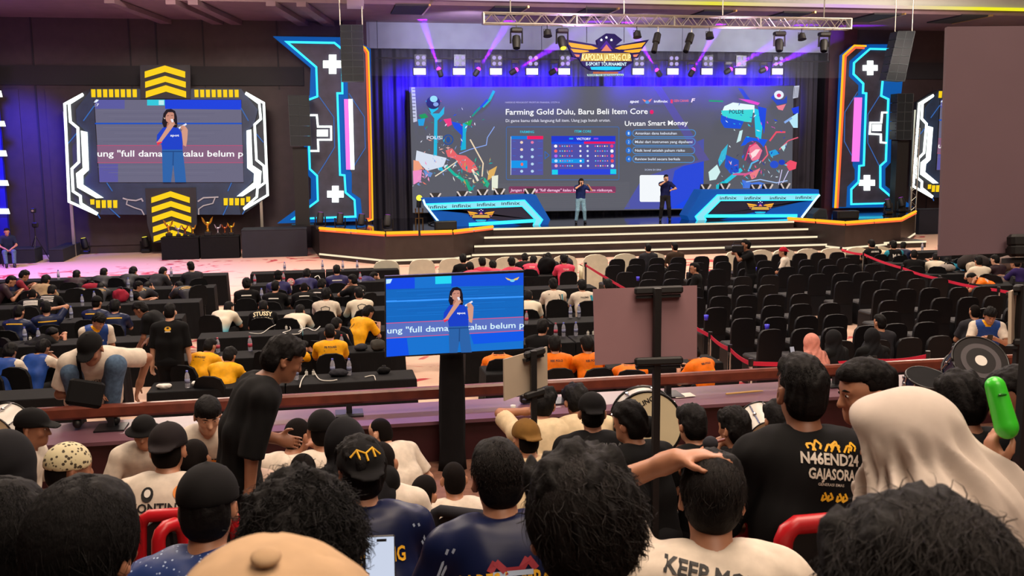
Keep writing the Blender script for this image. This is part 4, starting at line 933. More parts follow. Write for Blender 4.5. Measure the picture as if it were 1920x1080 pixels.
M_teal = grad('white_to_teal_fabric', [(0, '2a8ea8'), (.35, '4aa8be'), (.62, 'cfc6b2'), (1, 'd8ccb6')], axis=2)
M_dgrey = cl('charcoal_cotton', '26262c'); M_beige = cl('beige_cotton', '9c8464'); M_purpJ = cl('purple_jersey', '2e2c5a', rough=.5)
M_blueJ = cl('royal_blue_jersey', '1c3f86', rough=.5); M_cap = cl('black_cap_cloth', '070608', rough=.85)
def rel(o, root): return o
def obj_mesh(name, me, mats, parent): return link(name, me, mats, parent)
def person(label, px, py, zf, rz=0, P=None, d=None, S=1.0, h=.02, skin='a', hair='short', haircol=None, shirt=None, sleeve=.62, long=False, fat=1.0, stags=(0, 0, 0), smats=None, pants=None,
           hat=None, hatm=None, group=None, fine=False, curl=35, jaw=1.0, legs=True, shoes=True, loose=.012, collar=False, seed=None, eyes=False, chair=None, Y=None, wrinkle=0.0, eyescl=1.0):
    P = dict(P or {}); tup = repr(sorted(P.items())); seed = seed if seed is not None else (abs(hash((px, py))) if False else int(px*7+py*13) % 997)
    J = pose(**P)
    if d is not None or Y is not None:
        top = DP(px, py, d) if d is not None else YP(px, py, Y)
        need = (top[2]-zf)/S; have = J['hc'][2]+.125
        P['hz'] = (P.get('hz') or (.50 if P.get('kind', 'sit') == 'sit' else .90))+need-have; J = pose(**P); tup = repr(sorted(P.items()))
    else: top = G(px, py, zf+S*(J['hc'][2]+.125))
    a = radians(rz); hx, hy = J['hc'][0]*S, J['hc'][1]*S
    base = (top[0]-(hx*cos(a)-hy*sin(a)), top[1]-(hx*sin(a)+hy*cos(a)), zf)
    r = thing('person', base, label, 'person', group, rz); r.scale = (S, S, S)
    key = (tup, h, fine, curl, jaw, legs)
    bm = cached(('b',)+key, lambda: fmesh('body', *body_field(J, fine, curl, jaw=jaw, legs=legs).mesh(h)))
    body = obj_mesh('body', bm, [SKIN[skin]], r)
    smats = smats or [shirt or M_blackT]
    def mk():
        F = shirt_field(J, sleeve, fat, loose, collar, stags, long); w = wrinkle
        dsp = (lambda Q: w*(noise3(Q*(1, 1, .6), 16, seed % 7)+.5*noise3(Q*(1, 1.6, .5), 38, seed % 7+1))) if w else None
        V, Q = F.mesh(h, dsp); return fmesh('shirt', V, Q, F.tags(V, Q) if max(stags) else None, len(smats))
    sh = obj_mesh('shirt', cached(('s', sleeve, fat, loose, collar, stags, long, len(smats), wrinkle, seed % 7 if wrinkle else 0)+key, mk), smats, r)
    if legs: obj_mesh('trousers', cached(('t',)+key, lambda: fmesh('trousers', *trousers_field(J).mesh(max(h, .016)))), [pants or M_pants], r)
    if legs and shoes:
        for i in (0, 1): obj_mesh('shoe', cached(('sh', i)+key, lambda: fmesh('shoe', *shoe_field(J, i).mesh(max(h, .014)))), [M_shoe], r)
    if hair and hair != 'none':
        def mh():
            F, dsp, post = hair_field(J, hair, seed % 5); return fmesh('hair', *F.mesh(min(h, .012) if not fine else .007, dsp, post))
        hb = obj_mesh('hair', cached(('h', hair, seed % 5)+key, mh), [haircol or (M_buzz if hair == 'buzz' else M_hair)], r)
    if hair == 'fade':
        def mf():
            F, dsp, post = hair_field(J, 'buzz', 0); return fmesh('cropped_sides', *F.mesh(min(h, .012) if not fine else .008, dsp, post))
        obj_mesh('cropped_sides', cached(('hf',)+key, mf), [M_buzz], r)
    if hat: make_hat(hat, J, r, hatm or M_cap, min(h, .012) if not fine else .008)
    if eyes: make_eyes(J, r, eyescl)
    r['_'] = 0; del r['_']
    if chair: seat_under(r, base, zf, rz, chair, J, S)
    return r, J, sh
def make_eyes(J, r, k=1.0):
    c, R = J['hc'], J['HR']; w = lambda x, y, z: c+R@np.array([x, y, z])
    for s in (1, -1):
        m = MB(); m.m(0).ell(w(s*.031, .0835, .012), np.array((.0125, .008, .0055*k+.001)), R); m.m(1).ell(w(s*.031, .0895, .0115), (.006, .004, .005*k+.001), R); m.build('eye', [M_eye, M_iris], r, smooth=True, local=True)
        m = MB(); m.tube([w(s*.013, .094, .028), w(s*.03, .095, .034), w(s*.048, .080, .030)], [.003, .0042, .002], 6); m.build('eyebrow', M_hair, r, smooth=True, local=True)
def make_hat(kind, J, r, m_, h):
    c, R = J['hc'], J['HR']; w = lambda x, y, z: c+R@np.array([x, y, z]); n = R@np.array([0, 0, 1.]); F = Field(); post = None; name = 'cap'
    if kind in ('cap', 'capback'):
        s = 1 if kind == 'cap' else -1
        F.ell(w(0, -.012, .045), (.092, .112, .100), R, .01, 0, [(w(0, 0, .030), -n)]); F.ell(w(0, s*.105, .036), (.070, .075, .010), R@rotm('X', -12*s), .02); F.ell(w(0, -.012, .145), (.009, .009, .006), R, .004)
    elif kind == 'beanie':
        F.ell(w(0, -.012, .040), (.090, .110, .098), R, .01, 0, [(w(0, 0, .018), -n)]); name = 'skullcap'
    elif kind == 'bucket':
        F.ell(w(0, -.012, .050), (.090, .108, .088), R, .02, 0, [(w(0, 0, .03), -n)]); F.cone(w(0, -.01, .048), w(0, -.01, .020), .10, .14, .01, 0, [(w(0, 0, .012), -n), (w(0, 0, .05), n)]); name = 'bucket_hat'
    elif kind == 'hijab':
        name = 'headscarf'; d = J['d2']; b = J['sc']
        F.ell(w(0, -.015, .028), (.094, .116, .112), R, .03); F.cone(w(0, -.015, -.02), J['p2']+J['fw']*.01, .098, .115, .06)
        for s in (1, -1): F.cone(J['p2']-d*.03, b+J['rx']*s*.13-d*.08, .10, .10, .06); F.cone(b+J['rx']*s*.10-d*.02, b+J['rx']*s*.10-d*.16, .10, .115, .05)
        F.cone(w(0, .04, -.09), b+J['fw']*.09-d*.10, .06, .09, .05); F.cone(b-d*.02, b-d*.2-J['fw']*.05, .12, .13, .06)
        F.ops.append(('e', w(0, .115, -.012), np.array((.058, .075, .078)), R, 0, .02, 0, None, True))
        D = lambda P: .005*np.sin(((P-c)@J['rx'])*70+8*np.sin((P@J['d2'])*9))*np.clip((c-P)@J['d2']*8+.3, 0, 1)
        V, Q = F.mesh(h, D); return obj_mesh(name, fmesh(name, V, Q), [m_], r)
    V, Q = F.mesh(h); return obj_mesh(name, fmesh(name, V, Q), [m_], r)
# ---- printing on clothes: flat artwork laid onto the cloth
def decal(r, J, sh, builder, mats, side='back', dz=.10, dx=0.0, tilt=0.0, name='print', off=.004):
    """builder(MB) draws in metres around 0,0 (x to the reader's right, y up)"""
    m = MB(); builder(m); V = np.array(m.V); rx, d2, fw = J['rx'], J['d2'], J['fw']; s = 1 if side == 'back' else -1
    t = radians(tilt); x = V[:, 0]*cos(t)-V[:, 1]*sin(t); y = V[:, 0]*sin(t)+V[:, 1]*cos(t)
    o = J['sc']-d2*dz; me = sh.data; bv = BVHTree.FromPolygons([v.co for v in me.vertices], [tuple(p.vertices) for p in me.polygons]); W = []
    for a, b in zip(x, y):
        st = o+rx*s*(a+dx)+d2*b-fw*s*.6; hit = bv.ray_cast(Vector(st), Vector(fw*s), 1.2)
        W.append(np.array(hit[0])-fw*s*off if hit[0] is not None else o+rx*s*(a+dx)+d2*b-fw*s*.1)
    mm = mesh_data(name, W, m.F, m.M, False, len(mats)); return link(name, mm, mats, r)
def tx(txt, h, y=0.0, w=None, bold=.02, mi=0, x=0.0):
    def f(m): m.m(mi).text(txt, (x, y, 0), h=h, w=w, u=(1, 0, 0), v=(0, 1, 0), bold=bold)
    return f
def many(*fs):
    def f(m):
        for g in fs: g(m)
    return f
def bar(x0, y0, x1, y1, mi=0, n=6):
    def f(m):
        m.m(mi)
        for k in range(n): a, b = x0+(x1-x0)*k/n, x0+(x1-x0)*(k+1)/n; m.add([(a, y0, 0), (b, y0, 0), (b, y1, 0), (a, y1, 0)], [(0, 1, 2, 3)])
    return f
def disc(cx, cy, rx_, ry_, mi=0, n=14):
    def f(m): m.m(mi).add([(cx+rx_*cos(2*pi*k/n), cy+ry_*sin(2*pi*k/n), 0) for k in range(n)], [tuple(range(n))])
    return f
def stroke(pts, w, mi=0):
    def f(m):
        m.m(mi)
        for a, b in zip(pts[:-1], pts[1:]):
            a, b = np.array(a, float), np.array(b, float); d = unit(b-a); n = np.array([-d[1], d[0]])*w/2
            m.add([(*(a+n), 0), (*(b+n), 0), (*(b-n), 0), (*(a-n), 0)], [(0, 1, 2, 3)])
    return f
# ---- strands for the heads close to the camera
def strands(J, r, n=2600, L=.045, lift=.3, comb=(0, -.2, -.6), w=.0016, seed=1, zmin=-.06, curlamp=.0, mtl=None, grow=.014, hl=.05):
    rg = np.random.RandomState(seed); c, R = J['hc'], J['HR']; C0 = np.array([0, -.012, .028]); rad = np.array([.074+grow, .095+grow, .092+grow]); V, F = [], []
    k = 0
    while k < n:
        v = rg.normal(size=3); v /= np.linalg.norm(v); p = C0+v*rad
        if p[2] < zmin or (p[2] < hl and p[1] > .03) or (p[2] < .024 and p[1] > -.045): continue
        nn = unit(v/rad); dr = unit(nn*lift+np.array(comb)+rg.normal(size=3)*.25); q = p-nn*.006; ln = L*rg.uniform(.6, 1.25); sg = 4; side = unit(np.cross(dr, nn)+rg.normal(size=3)*.2); pts = []
        ph = rg.uniform(0, 6.28)
        for t in range(sg+1):
            u = t/sg; x = q+dr*ln*u-nn*(ln*.55*u*u)*(1 if lift > .1 else .2)+side*curlamp*sin(ph+u*6)
            e = (x-C0)/rad; ee = np.linalg.norm(e)
            if ee < 1.0: x = C0+(x-C0)/ee*(1.0+.02*u)
            pts.append(x)
        b = len(V)
        for t, x in enumerate(pts): ww = w*(1-.75*t/sg); s2 = unit(np.cross(side, dr)); V += [c+R@(x+side*ww), c+R@(x-side*ww), c+R@(x+s2*ww)]
        for t in range(sg):
            for i in range(3): j = (i+1) % 3; F.append((b+t*3+i, b+t*3+j, b+t*3+3+j, b+t*3+3+i))
        k += 1
    me = mesh_data('hair_strands', V, F, None, True, 1); return link('hair_strands', me, [mtl or M_hair], r)
# ---- chairs that go with seated people
def _banquet():
    m = MB(); m.prism([(-.21, -.20, .46), (.21, -.20, .46), (.215, -.25, .80), (.17, -.265, .90), (.08, -.27, .935), (-.08, -.27, .935), (-.17, -.265, .90), (-.215, -.25, .80)], (0, -.05, 0)); b = m
    s = MB(); s.box((0, .02, .43), (.44, .44, .07), bev=.025); lg = []
    for x in (-.19, .19):
        for y in (-.2, .2): q = MB(); q.cyl((x, y, 0), (x*.97, y*.95, .41), .013, n=6); lg.append(q)
    return b, s, lg
_CH = {}
def chair_at(loc, rz, label, group, fabric=None, frame=None, scale=1.0, kind='banquet_chair'):
    key = (kind, (fabric or M_blackcloth).name)
    c = thing(kind, loc, label, 'chair', group, rz)
    if kind not in _CH:
        b, s, lg = _banquet(); L = []
        for nm, q in [('backrest', b), ('seat', s)]+[('leg', q) for q in lg]:
            o = q.build(nm, M_black, c, local=True); L.append((nm, o.data)); COL.objects.unlink(o); bpy.data.objects.remove(o)
        _CH[kind] = L
    for nm, me in _CH[kind]: link(nm, me, [(frame or M_dark) if nm == 'leg' else (fabric or M_blackcloth)], c)
    c.scale = (scale, scale, scale); return c
def seat_under(r, base, zf, rz, short, J, S):
    off = -.03; a = radians(rz)
    k = max(.6, min(1.25, (J['p0'][2]*S-.03)/.47))
    c = chair_at((base[0]-off*sin(a)*-1*0, base[1], zf), rz, f'black banquet chair under {short}', 'chairs of the seated people')
    c.scale = (S, S, k)
# ================================================================== main floor: tables, chairs, players
ROWS = [25.65, 23.45, 21.3, 19.35, 17.2, 15.5, 13.6]      # far edge of every table row
TABLES = []
def table(x0, x1, row, label, group):
    TABLES.append((x0, x1, ROWS[row]-.58, ROWS[row]))
    yb = ROWS[row]; d = .58; t = thing('table', ((x0+x1)/2, yb-d/2, 0), label, 'table', group)
    m = MB(); m.box(((x0+x1)/2, yb-d/2, .735), (x1-x0, d, .03), bev=.012); m.build('tabletop', M_blackcloth, t)
    m = MB(); n = int((x1-x0)/.06); V = []; pts = []
    per = [(x0, yb-d), (x1, yb-d), (x1, yb), (x0, yb), (x0, yb-d)]
    for (a, b), (c, e) in zip(per[:-1], per[1:]):
        k = max(3, int(math.hypot(c-a, e-b)/.07))
        for i in range(k): pts.append((a+(c-a)*i/k, b+(e-b)*i/k))
    cx, cy_ = (x0+x1)/2, yb-d/2; L = len(pts)
    for i, (x, y) in enumerate(pts):
        w_ = .006*sin(i*2.1)+.004*sin(i*.9); ux, uy = (x-cx)/((x1-x0)/2), (y-cy_)/(d/2)
        V += [(x, y, .74), (x+ux*abs(ux)**6*.03+w_*(abs(uy) < .99), y+uy*abs(uy)**6*(.03+w_), .01)]
    m.add(V, [(2*i, 2*i+1, 2*((i+1) % L)+1, 2*((i+1) % L)) for i in range(L)]); m.build('cloth_skirt', M_blackcloth, t, smooth=False); return t
def run(x0, x1, row, n, where, group):
    w_ = (x1-x0)/n
    for i in range(n): table(x0+i*w_+.01, x0+(i+1)*w_-.01, row, f"black table, {ordinal(i+1)} from left in {ordinal(row+1)} row from stage, {where}", group)
for k in range(7): run(-9.6, (-2.30, -2.38, -2.46, -2.55, -2.62, -2.9, -3.15)[k], k, 4, 'far left block', 'tables of the far left block')
for k in range(7): run((-1.75, -1.65, -1.8, -1.95, -2.06, -2.2, -2.27)[k], (1.95, 1.85, 1.7, 1.5, 1.35, .95, 1.22)[k], k, 2, 'centre-left block', 'tables of the centre-left block')
for k in (1, 2, 3, 4, 5, 6): run(2.15, 6.1-.08*k, k, 2, 'rope-side block', 'tables of the block beside the rope')
for k in (0, 1, 2): run(14.4-.2*k, 19.6, k, 3, 'right block', 'tables of the right block')
table(15.0-.9, 19.0, 3, 'black cloth table heaped with bags behind the right rope', 'tables of the right block')

DA = dict(lean=20, curve=18, neck=18, head=(0, 24, 0), arms='table'); DB = dict(lean=8, curve=12, head=(0, 10, 0), arms='table'); DC = dict(lean=42, curve=32, neck=25, head=(0, 30, 0), arms='fold')
DU = dict(lean=2, curve=6, head=(0, 0, 0), arms='lap'); VAR = {'A': DA, 'B': DB, 'C': DC, 'U': DU}
def dk(px, py, v, label, shirt, rz=0, hair='short', hat=None, hatm=None, skin='a', short=None, ch=True, zf=0.0, **k):
    P = dict(VAR[v]); P.update(k.pop('P', {}))
    t = person(label, px, py, zf, rz, P, h=.017, skin=skin, hair=hair, hat=hat, hatm=hatm, shirt=shirt, S=k.pop('S', .98), fine=False, **k)
    if ch: seat_under(t[0], np.array(t[0].location), zf, rz, short or label, t[1], .98)
    return t
M_marJ = cl('dark_maroon_jersey', '2a1a22', rough=.6); M_greyJ = cl('dark_grey_jersey', '2a2a30', rough=.6); M_whJ = cl('white_jersey', 'cbbfae'); M_tealJ = cl('teal_jersey', '2a8aa0')
# --- far left block
t = dk(45, 507, 'A', 'person in dark jersey with red and white sleeve leaning over a table at far left', None, -60, smats=[M_navyJ, cl('red_sleeve', '7a2230')], stags=(0, 1, 0), short='the far-left leaning player', hair='full')
dk(20, 517, 'A', 'person in dark shirt bent beside the leaning player at far left edge', M_marJ, -70, short='the bent player at the left edge')
dk(85, 516, 'A', 'person in beige hooded top at table left of two slumped players', M_beige, -15, short='the beige hooded player', hair='full')
dk(143, 507, 'A', 'person in dark maroon jersey hunched over table, back row left', M_marJ, short='the maroon jersey player', P=dict(lean=28, curve=22))
dk(194, 503, 'A', 'person in grey and black jersey hunched beside a red bag', M_greyJ, -8, short='the grey jersey player', P=dict(lean=28, curve=22))
dk(249, 501, 'A', 'person in black jersey resting on folded arms, middle of back row', M_greyJ, -20, short='the resting back-row player', hair='full', P=dict(lean=30, curve=24))
dk(305, 501, 'A', 'person in dark blue-grey jersey asleep on folded arms in back row', M_dgrey, -30, short='the sleeping back-row player', P=dict(lean=30, curve=24))
dk(357, 491, 'B', 'person in dark hooded jacket with pale hood lining at right end of back row', M_dgrey, 25, short='the hooded back-row player', smats=[M_dgrey, M_dgrey, M_whiteT], stags=(0, 1, 2), collar=True)
def stripes(t, cm=(.05, .02, -.01, -.04), w_=.26, mi=0): decal(t[0], t[1], t[2], many(*[bar(-w_/2, y, w_/2, y+.018) for y in cm]), [M_white_print], dz=.06)
t = dk(60, 542, 'A', 'person in black jersey with white lettering bars, left of the three-bar jersey', M_blackT, 5, short='the left striped player', hair='buzz'); stripes(t)
t = dk(97, 535, 'A', 'person in black jersey with three white bars across the back', M_blackT, -10, short='the right striped player'); stripes(t, (.06, .02, -.02, -.05))
ylab = ['left of the red bag', 'right of the red bag', 'behind the small person in vest', 'near the right table end']
for i, (px, py, rz) in enumerate(((150, 531, 5), (188, 531, 0), (276, 529, -25), (336, 528, 35))):
    t = dk(px, py, 'C', f'person in yellow-striped black jersey slumped face down, {ylab[i]}', M_greyJ, rz, short=f'the slumped player {ylab[i]}')
    decal(t[0], t[1], t[2], many(bar(-.16, .02, .16, .035), bar(-.13, -.03, .13, -.018)), [M_gold_print], dz=.12)
dk(259, 528, 'B', 'small person in black vest turned sideways between tables', M_blackT, -75, hair='full', sleeve=.2, S=.85, short='the small person in vest')
t = dk(181, 556, 'B', 'person in black cap and navy jersey with yellow back stripe, seen from behind', M_navyJ, -12, hat='cap', hair='buzz', short='the black-capped player'); decal(t[0], t[1], t[2], bar(-.14, .03, .14, .05), [M_gold_print], dz=.05)
t = dk(215, 563, 'B', 'person in navy jersey with yellow back stripe, right of the black cap', M_navyJ, 0, hair='full', short='the navy jersey player'); decal(t[0], t[1], t[2], bar(-.14, .03, .14, .05), [M_gold_print], dz=.05)
t = dk(85, 565, 'B', 'person in navy jersey leaning back with one hand raised to the head', M_navyJ, 18, short='the reclining navy player', P=dict(lean=-6, curve=8, rh=('h', .10, .02, -.02), rp=(1, .2, 0))); decal(t[0], t[1], t[2], bar(-.15, .03, .15, .05), [M_gold_print], dz=.05)
t = dk(35, 573, 'B', 'person in navy jersey nearest the left picture edge, third row from the ledge', M_navyJ, -12, short='the left-edge navy player'); decal(t[0], t[1], t[2], bar(-.14, .03, .14, .05), [M_gold_print], dz=.05)
t = person('person standing with back turned in black T-shirt with small orange badge', 318, 570, 0, -4, dict(kind='stand', arms='hang', head=(0, 12, 0)), h=.012, hair='fade', shirt=M_blackT, sleeve=.8, skin='c', fat=1.05)
decal(*t, many(disc(0, 0, .045, .035, 0), disc(0, .012, .02, .014, 1), bar(-.04, -.045, .04, -.032, 2)), [M_gold_print, M_black_print, M_white_print], dz=.03)
t = person('person in black T-shirt with yellow print bending down beside the standing black T-shirt', 262, 566, 0, 75, dict(kind='stand', arms='table', lean=30, curve=25, neck=10, head=(0, 30, 0), rh=(.1, .45, .85), lh=(-.1, .5, .8)), h=.012, hair='full', shirt=M_blackT, skin='b')
decal(*t, many(disc(0, -.05, .06, .04, 0), disc(0, 0.03, .05, .02, 1)), [M_gold_print, mat('dull_red_print', '5a2a20', .7)], side='front', dz=.10)
dk(98, 614, 'C', 'person in black top lying over the table, turned right', M_blackT, -50, short='the player lying on the table', P=dict(head=(-60, 10, 20), lean=36))
t = dk(18, 645, 'A', 'person in blue jersey with white sleeves at left picture edge', None, -12, smats=[M_blueJ, M_whiteT], stags=(0, 1, 0), short='the blue jersey player at left edge', hair='full', skin='b')
t = dk(80, 638, 'A', 'person in blue jersey with white sleeves and yellow collar, hands to face', None, -20, smats=[M_blueJ, M_whiteT, M_yj], stags=(0, 1, 2), collar=True, short='the blue jersey player with yellow collar', skin='b', hair='full', P=dict(arms='face'))
t = person('person standing in blue, white and yellow jersey looking down behind the person with bag', 184, 588, 0, 200, dict(kind='stand', arms='hang', lean=12, curve=14, neck=12, head=(25, 34, 0), rh=(.2, .28, .78)), h=.011, hair='full', smats=[M_blueJ, M_whiteT, M_yj], stags=(0, 1, 2), collar=True, pants=M_jean, fine=True, eyes=True, S=.93)
decal(*t, many(tx('TELKOM', .035, 0)), [M_white_print], side='front', dz=.14)
# --- centre-left block
def chestbar(t, w_=.2): decal(t[0], t[1], t[2], bar(-w_/2, 0, w_/2, .022), [M_white_print], dz=.06)
dk(521, 508, 'B', 'person in dark cap and purple-blue jersey at left of second row', M_purpJ, 0, hat='cap', short='the capped purple player')
dk(575, 505, 'A', 'person in purple and pink patterned jersey behind a coil of white cable', M_purpJ, -10, hair='full', short='the purple player by the cables')
t = dk(631, 497, 'B', 'person in purple jersey with white name bar in the second row', M_purpJ, 0, short='the purple player with name bar'); chestbar(t, .22)
dk(700, 510, 'C', 'person in purple jersey slumped sideways on the table beside the television', M_purpJ, -55, short='the purple slumped player')
t = dk(462, 522, 'B', 'person in black T-shirt with white back line at left end of third row', M_blackT, 0, hair='full', short='the left black T-shirt player'); chestbar(t)
t = dk(516, 527, 'B', 'person in black T-shirt with white back line, second from left in third row', M_blackT, -10, short='the second black T-shirt player', hair='fade'); chestbar(t)
t = dk(570, 530, 'A', 'person in black T-shirt with white back line beside a pink desk fan', M_blackT, 0, short='the black T-shirt player by the fan', hair='buzz'); chestbar(t)
t = dk(603, 524, 'A', 'person in black T-shirt leaning right, beside the pink fan user', M_blackT, -18, hair='full', short='the leaning black T-shirt player'); chestbar(t)
t = dk(661, 515, 'B', 'person in black T-shirt turned left with hand near the face', M_blackT, 40, short='the turned black T-shirt player', P=dict(arms='face')); chestbar(t)
dk(428, 566, 'A', 'person in white to teal jersey lying forward at left end of fourth row', M_teal, -20, short='the left teal player', P=dict(lean=34, curve=26))
t = dk(493, 564, 'A', 'person in black T-shirt printed STUSSY SPORT across the back', M_blackT, 0, short='the printed black T-shirt player', fat=1.1, P=dict(lean=28, curve=20))
decal(t[0], t[1], t[2], many(tx('STUSSY', .10, .05, .34, .03), tx('SPORT', .10, -.09, .34, .03)), [mat('cream_print', 'd8cca8', .7)], dz=.14)
dk(562, 572, 'A', 'person in white to teal jersey bent forward beside STUSSY shirt', M_teal, -15, short='the middle teal player', P=dict(lean=36, curve=26))
hp = [(-.08, .06), (0, .085), (.08, .06), (.07, 0), (0, -.06), (-.07, 0), (-.08, .06)]
t = dk(611, 541, 'B', 'person in white jersey with black heart-shaped outline on the back', M_whJ, -6, hair='messy', short='the white jersey player with outline', fat=1.08); decal(t[0], t[1], t[2], stroke(hp, .014), [M_black_print], dz=.12)
t = dk(672, 539, 'B', 'person in white and teal jersey with black outline near the television', M_teal, 12, short='the white and teal player by the television', long=True); decal(t[0], t[1], t[2], stroke(hp, .014), [M_black_print], dz=.10)
t = dk(690, 574, 'A', 'person in yellow jersey hunched sideways close to the television edge', M_yj, -45, hair='full', short='the yellow hunched player'); decal(t[0], t[1], t[2], stroke([(-.14, .1), (-.05, 0), (-.12, -.1)], .012), [M_black_print], dz=.1)
dk(630, 596, 'A', 'person in black mostly hidden behind the upright yellow jersey', M_blackT, -30, short='the player behind the upright yellow jersey')
def yback(t): decal(t[0], t[1], t[2], many(tx('PB POLRES', .030, .04, .18, .03), stroke([(-.1, .0), (.09, .012)], .008), stroke([(-.16, -.25), (-.12, -.05)], .01)), [M_black_print], dz=.08)
t = dk(618, 609, 'B', 'person in yellow jersey sitting upright facing the stage', M_yj, 0, short='the upright yellow player', hair='fade'); yback(t)
t = dk(568, 640, 'C', 'person in yellow jersey slumped with arm stretched out on table', M_yj, -40, short='the slumped yellow player'); yback(t)
t = dk(393, 635, 'A', 'person in yellow jersey with black back print beside the aisle', M_yj, -28, short='the yellow player by the aisle', long=True); yback(t)
dk(430, 652, 'A', 'person in yellow jersey half hidden behind the bowing person', M_yj, -20, hair='full', short='the yellow player behind the bowing person', long=True)
# --- block left of the rope
def pback(t): decal(t[0], t[1], t[2], tx('TEAM', .045, 0, .14, .02), [mat('pale_print', 'e8b8b0', .7)], dz=.08)
dk(868, 477, 'B', 'person in black hooded jacket left of the pink jersey players', M_blackT, 0, hair='full', short='the black jacket by the pink team')
for px, py, v, rz, lb in ((881, 492, 'A', 10, 'leaning at the left end, above the television'), (904, 483, 'B', 0, 'second from left, above the television'), (924, 489, 'A', -6, 'looking down, above the television'), (959, 483, 'B', 0, 'beside a black bag, right of the television top'), (1000, 480, 'A', -20, 'leaning right near white chairs'), (1057, 478, 'B', 0, 'at the right end by the rope')):
    pback(dk(px, py, v, f'person in pink jersey {lb}', M_pj, rz, short=f'the pink player {lb}', hair='full'))
dk(984, 476, 'A', 'person in black bending between two pink jersey players', M_blackT, -10, hair='full', short='the black-dressed player among pinks')
dk(1028, 475, 'A', 'person in grey and black jacket right of the leaning pink player', M_dgrey, -5, short='the grey jacket by the pinks', hair='full')
t = dk(1037, 523, 'B', 'person in cream and teal shirt with black swirl on the back', None, -4, smats=[M_whJ, M_tealJ], stags=(0, 0, 0), short='the swirl shirt player', hair='full'); decal(t[0], t[1], t[2], many(stroke([(-.12, .10), (.1, .08)], .02, 0), stroke([(.10, .08), (.12, 0), (.06, -.1), (-.03, -.16), (.03, -.06), (.07, 0)], .02, 0), stroke([(.15, .1), (.16, -.05)], .03, 1)), [M_black_print, M_tealJ], dz=.1)
t = dk(1091, 525, 'B', 'person in cream shirt with teal side and black lettering beside grey board', None, 0, smats=[M_whJ, M_whJ], short='the cream shirt player by the board', hair='full'); decal(t[0], t[1], t[2], many(tx('PALEMB', .035, .02, .16, .02), stroke([(.14, .08), (.17, -.12)], .05, 1)), [M_black_print, M_tealJ], dz=.08)
dk(990, 545, 'A', 'person in white and teal shirt just right of the television edge', M_teal, -12, short='the teal player right of the television')
dk(1140, 524, 'B', 'person in white shirt mostly hidden by the grey board', M_whJ, 0, short='the hidden white-shirted player', hair='full')
dk(1018, 600, 'B', 'person in black T-shirt with arm raised right of the television', M_blackT, -30, hair='full', short='the black T-shirt player right of television')
def oback(t): decal(t[0], t[1], t[2], many(tx('RBS POLO', .030, .03, .17, .03), stroke([(-.10, -.08), (.08, -.07)], .012, 1), tx('TEAM', .022, -.17, .07, .01)), [M_black_print, mat('lime_print', 'b8b81c', .6)], dz=.07)
for px, py, v, rz, lb, hr in ((935, 650, 'C', -8, 'slumped forward, left of the small easel board', 'short'), (1040, 631, 'B', -6, 'right of the small easel board', 'full'), (1100, 631, 'B', 5, 'with arm out, left of the grey board', 'full'), (1180, 668, 'C', -15, 'slumped below the grey board', 'short'), (1298, 646, 'A', 25, 'at the right edge of the grey board', 'full')):
    oback(dk(px, py, v, f'person in orange jersey {lb}', M_oj, rz, short=f'the orange player {lb}', hair=hr))
# --- right block behind the rope
t = dk(1634, 450, 'B', 'person in black jersey with white lettering at left end of right tables', M_blackT, 0, short='the lettered black player', hair='full'); decal(t[0], t[1], t[2], tx('ARHMAR', .05, 0, .24, .03), [M_white_print], dz=.05)
t = dk(1675, 452, 'B', 'person in black and pale blue jersey with white number', None, -8, smats=[M_blackT, M_tealJ], stags=(0, 1, 0), short='the numbered player', hair='full'); decal(t[0], t[1], t[2], many(tx('M P', .09, -.05, .2, .03)), [M_white_print], dz=.1)
dk(1694, 454, 'A', 'person in dark blue jersey leaning right beside the numbered player', M_navyJ, -40, short='the leaning blue player', skin='b')
dk(1714, 469, 'B', 'person in black T-shirt with cream and teal neighbour, nearest the rope', M_blackT, -25, short='the black T-shirt player by the rope', fat=1.1)
dk(1755, 475, 'A', 'person in cream and teal shirt leaning behind the black T-shirt', M_teal, -30, short='the cream and teal player')
dk(1766, 457, 'B', 'person in dark shirt at the edge of the big grey board', M_dgrey, 20, short='the player at the board edge')
dk(1775, 484, 'C', 'person in teal jersey slumped below the big grey board', M_tealJ, -35, short='the teal slumped player')
dk(1808, 484, 'C', 'person in light blue jersey slumped below the big grey board', cl('light_blue_jersey', '2f86b8'), -20, short='the light blue slumped player')
dk(1835, 481, 'B', 'person in white and teal jersey behind bags on right tables', M_teal, -10, short='the player behind the bags')
dk(1866, 478, 'B', 'person in dark jersey beside water bottles on right tables', M_marJ, 15, short='the dark player behind the bags', skin='c')
dk(1903, 484, 'B', 'person in purple jersey at the right picture edge', cl('violet_jersey', '2a1c52'), 20, short='the purple player at right edge', hair='full')
t = dk(1823, 512, 'A', 'person in orange jersey printed ADHITY bent under the red rope', M_oj, 60, short='the orange ADHITY player', P=dict(lean=40, curve=30)); decal(t[0], t[1], t[2], tx('ADHITY', .075, 0, .32, .03), [M_white_print], dz=.12)
dk(1892, 509, 'C', 'person in grey-brown jacket slumped beside the ADHITY jersey', cl('grey_brown_jacket', '5a4a48'), -60, short='the grey jacket player', long=True)
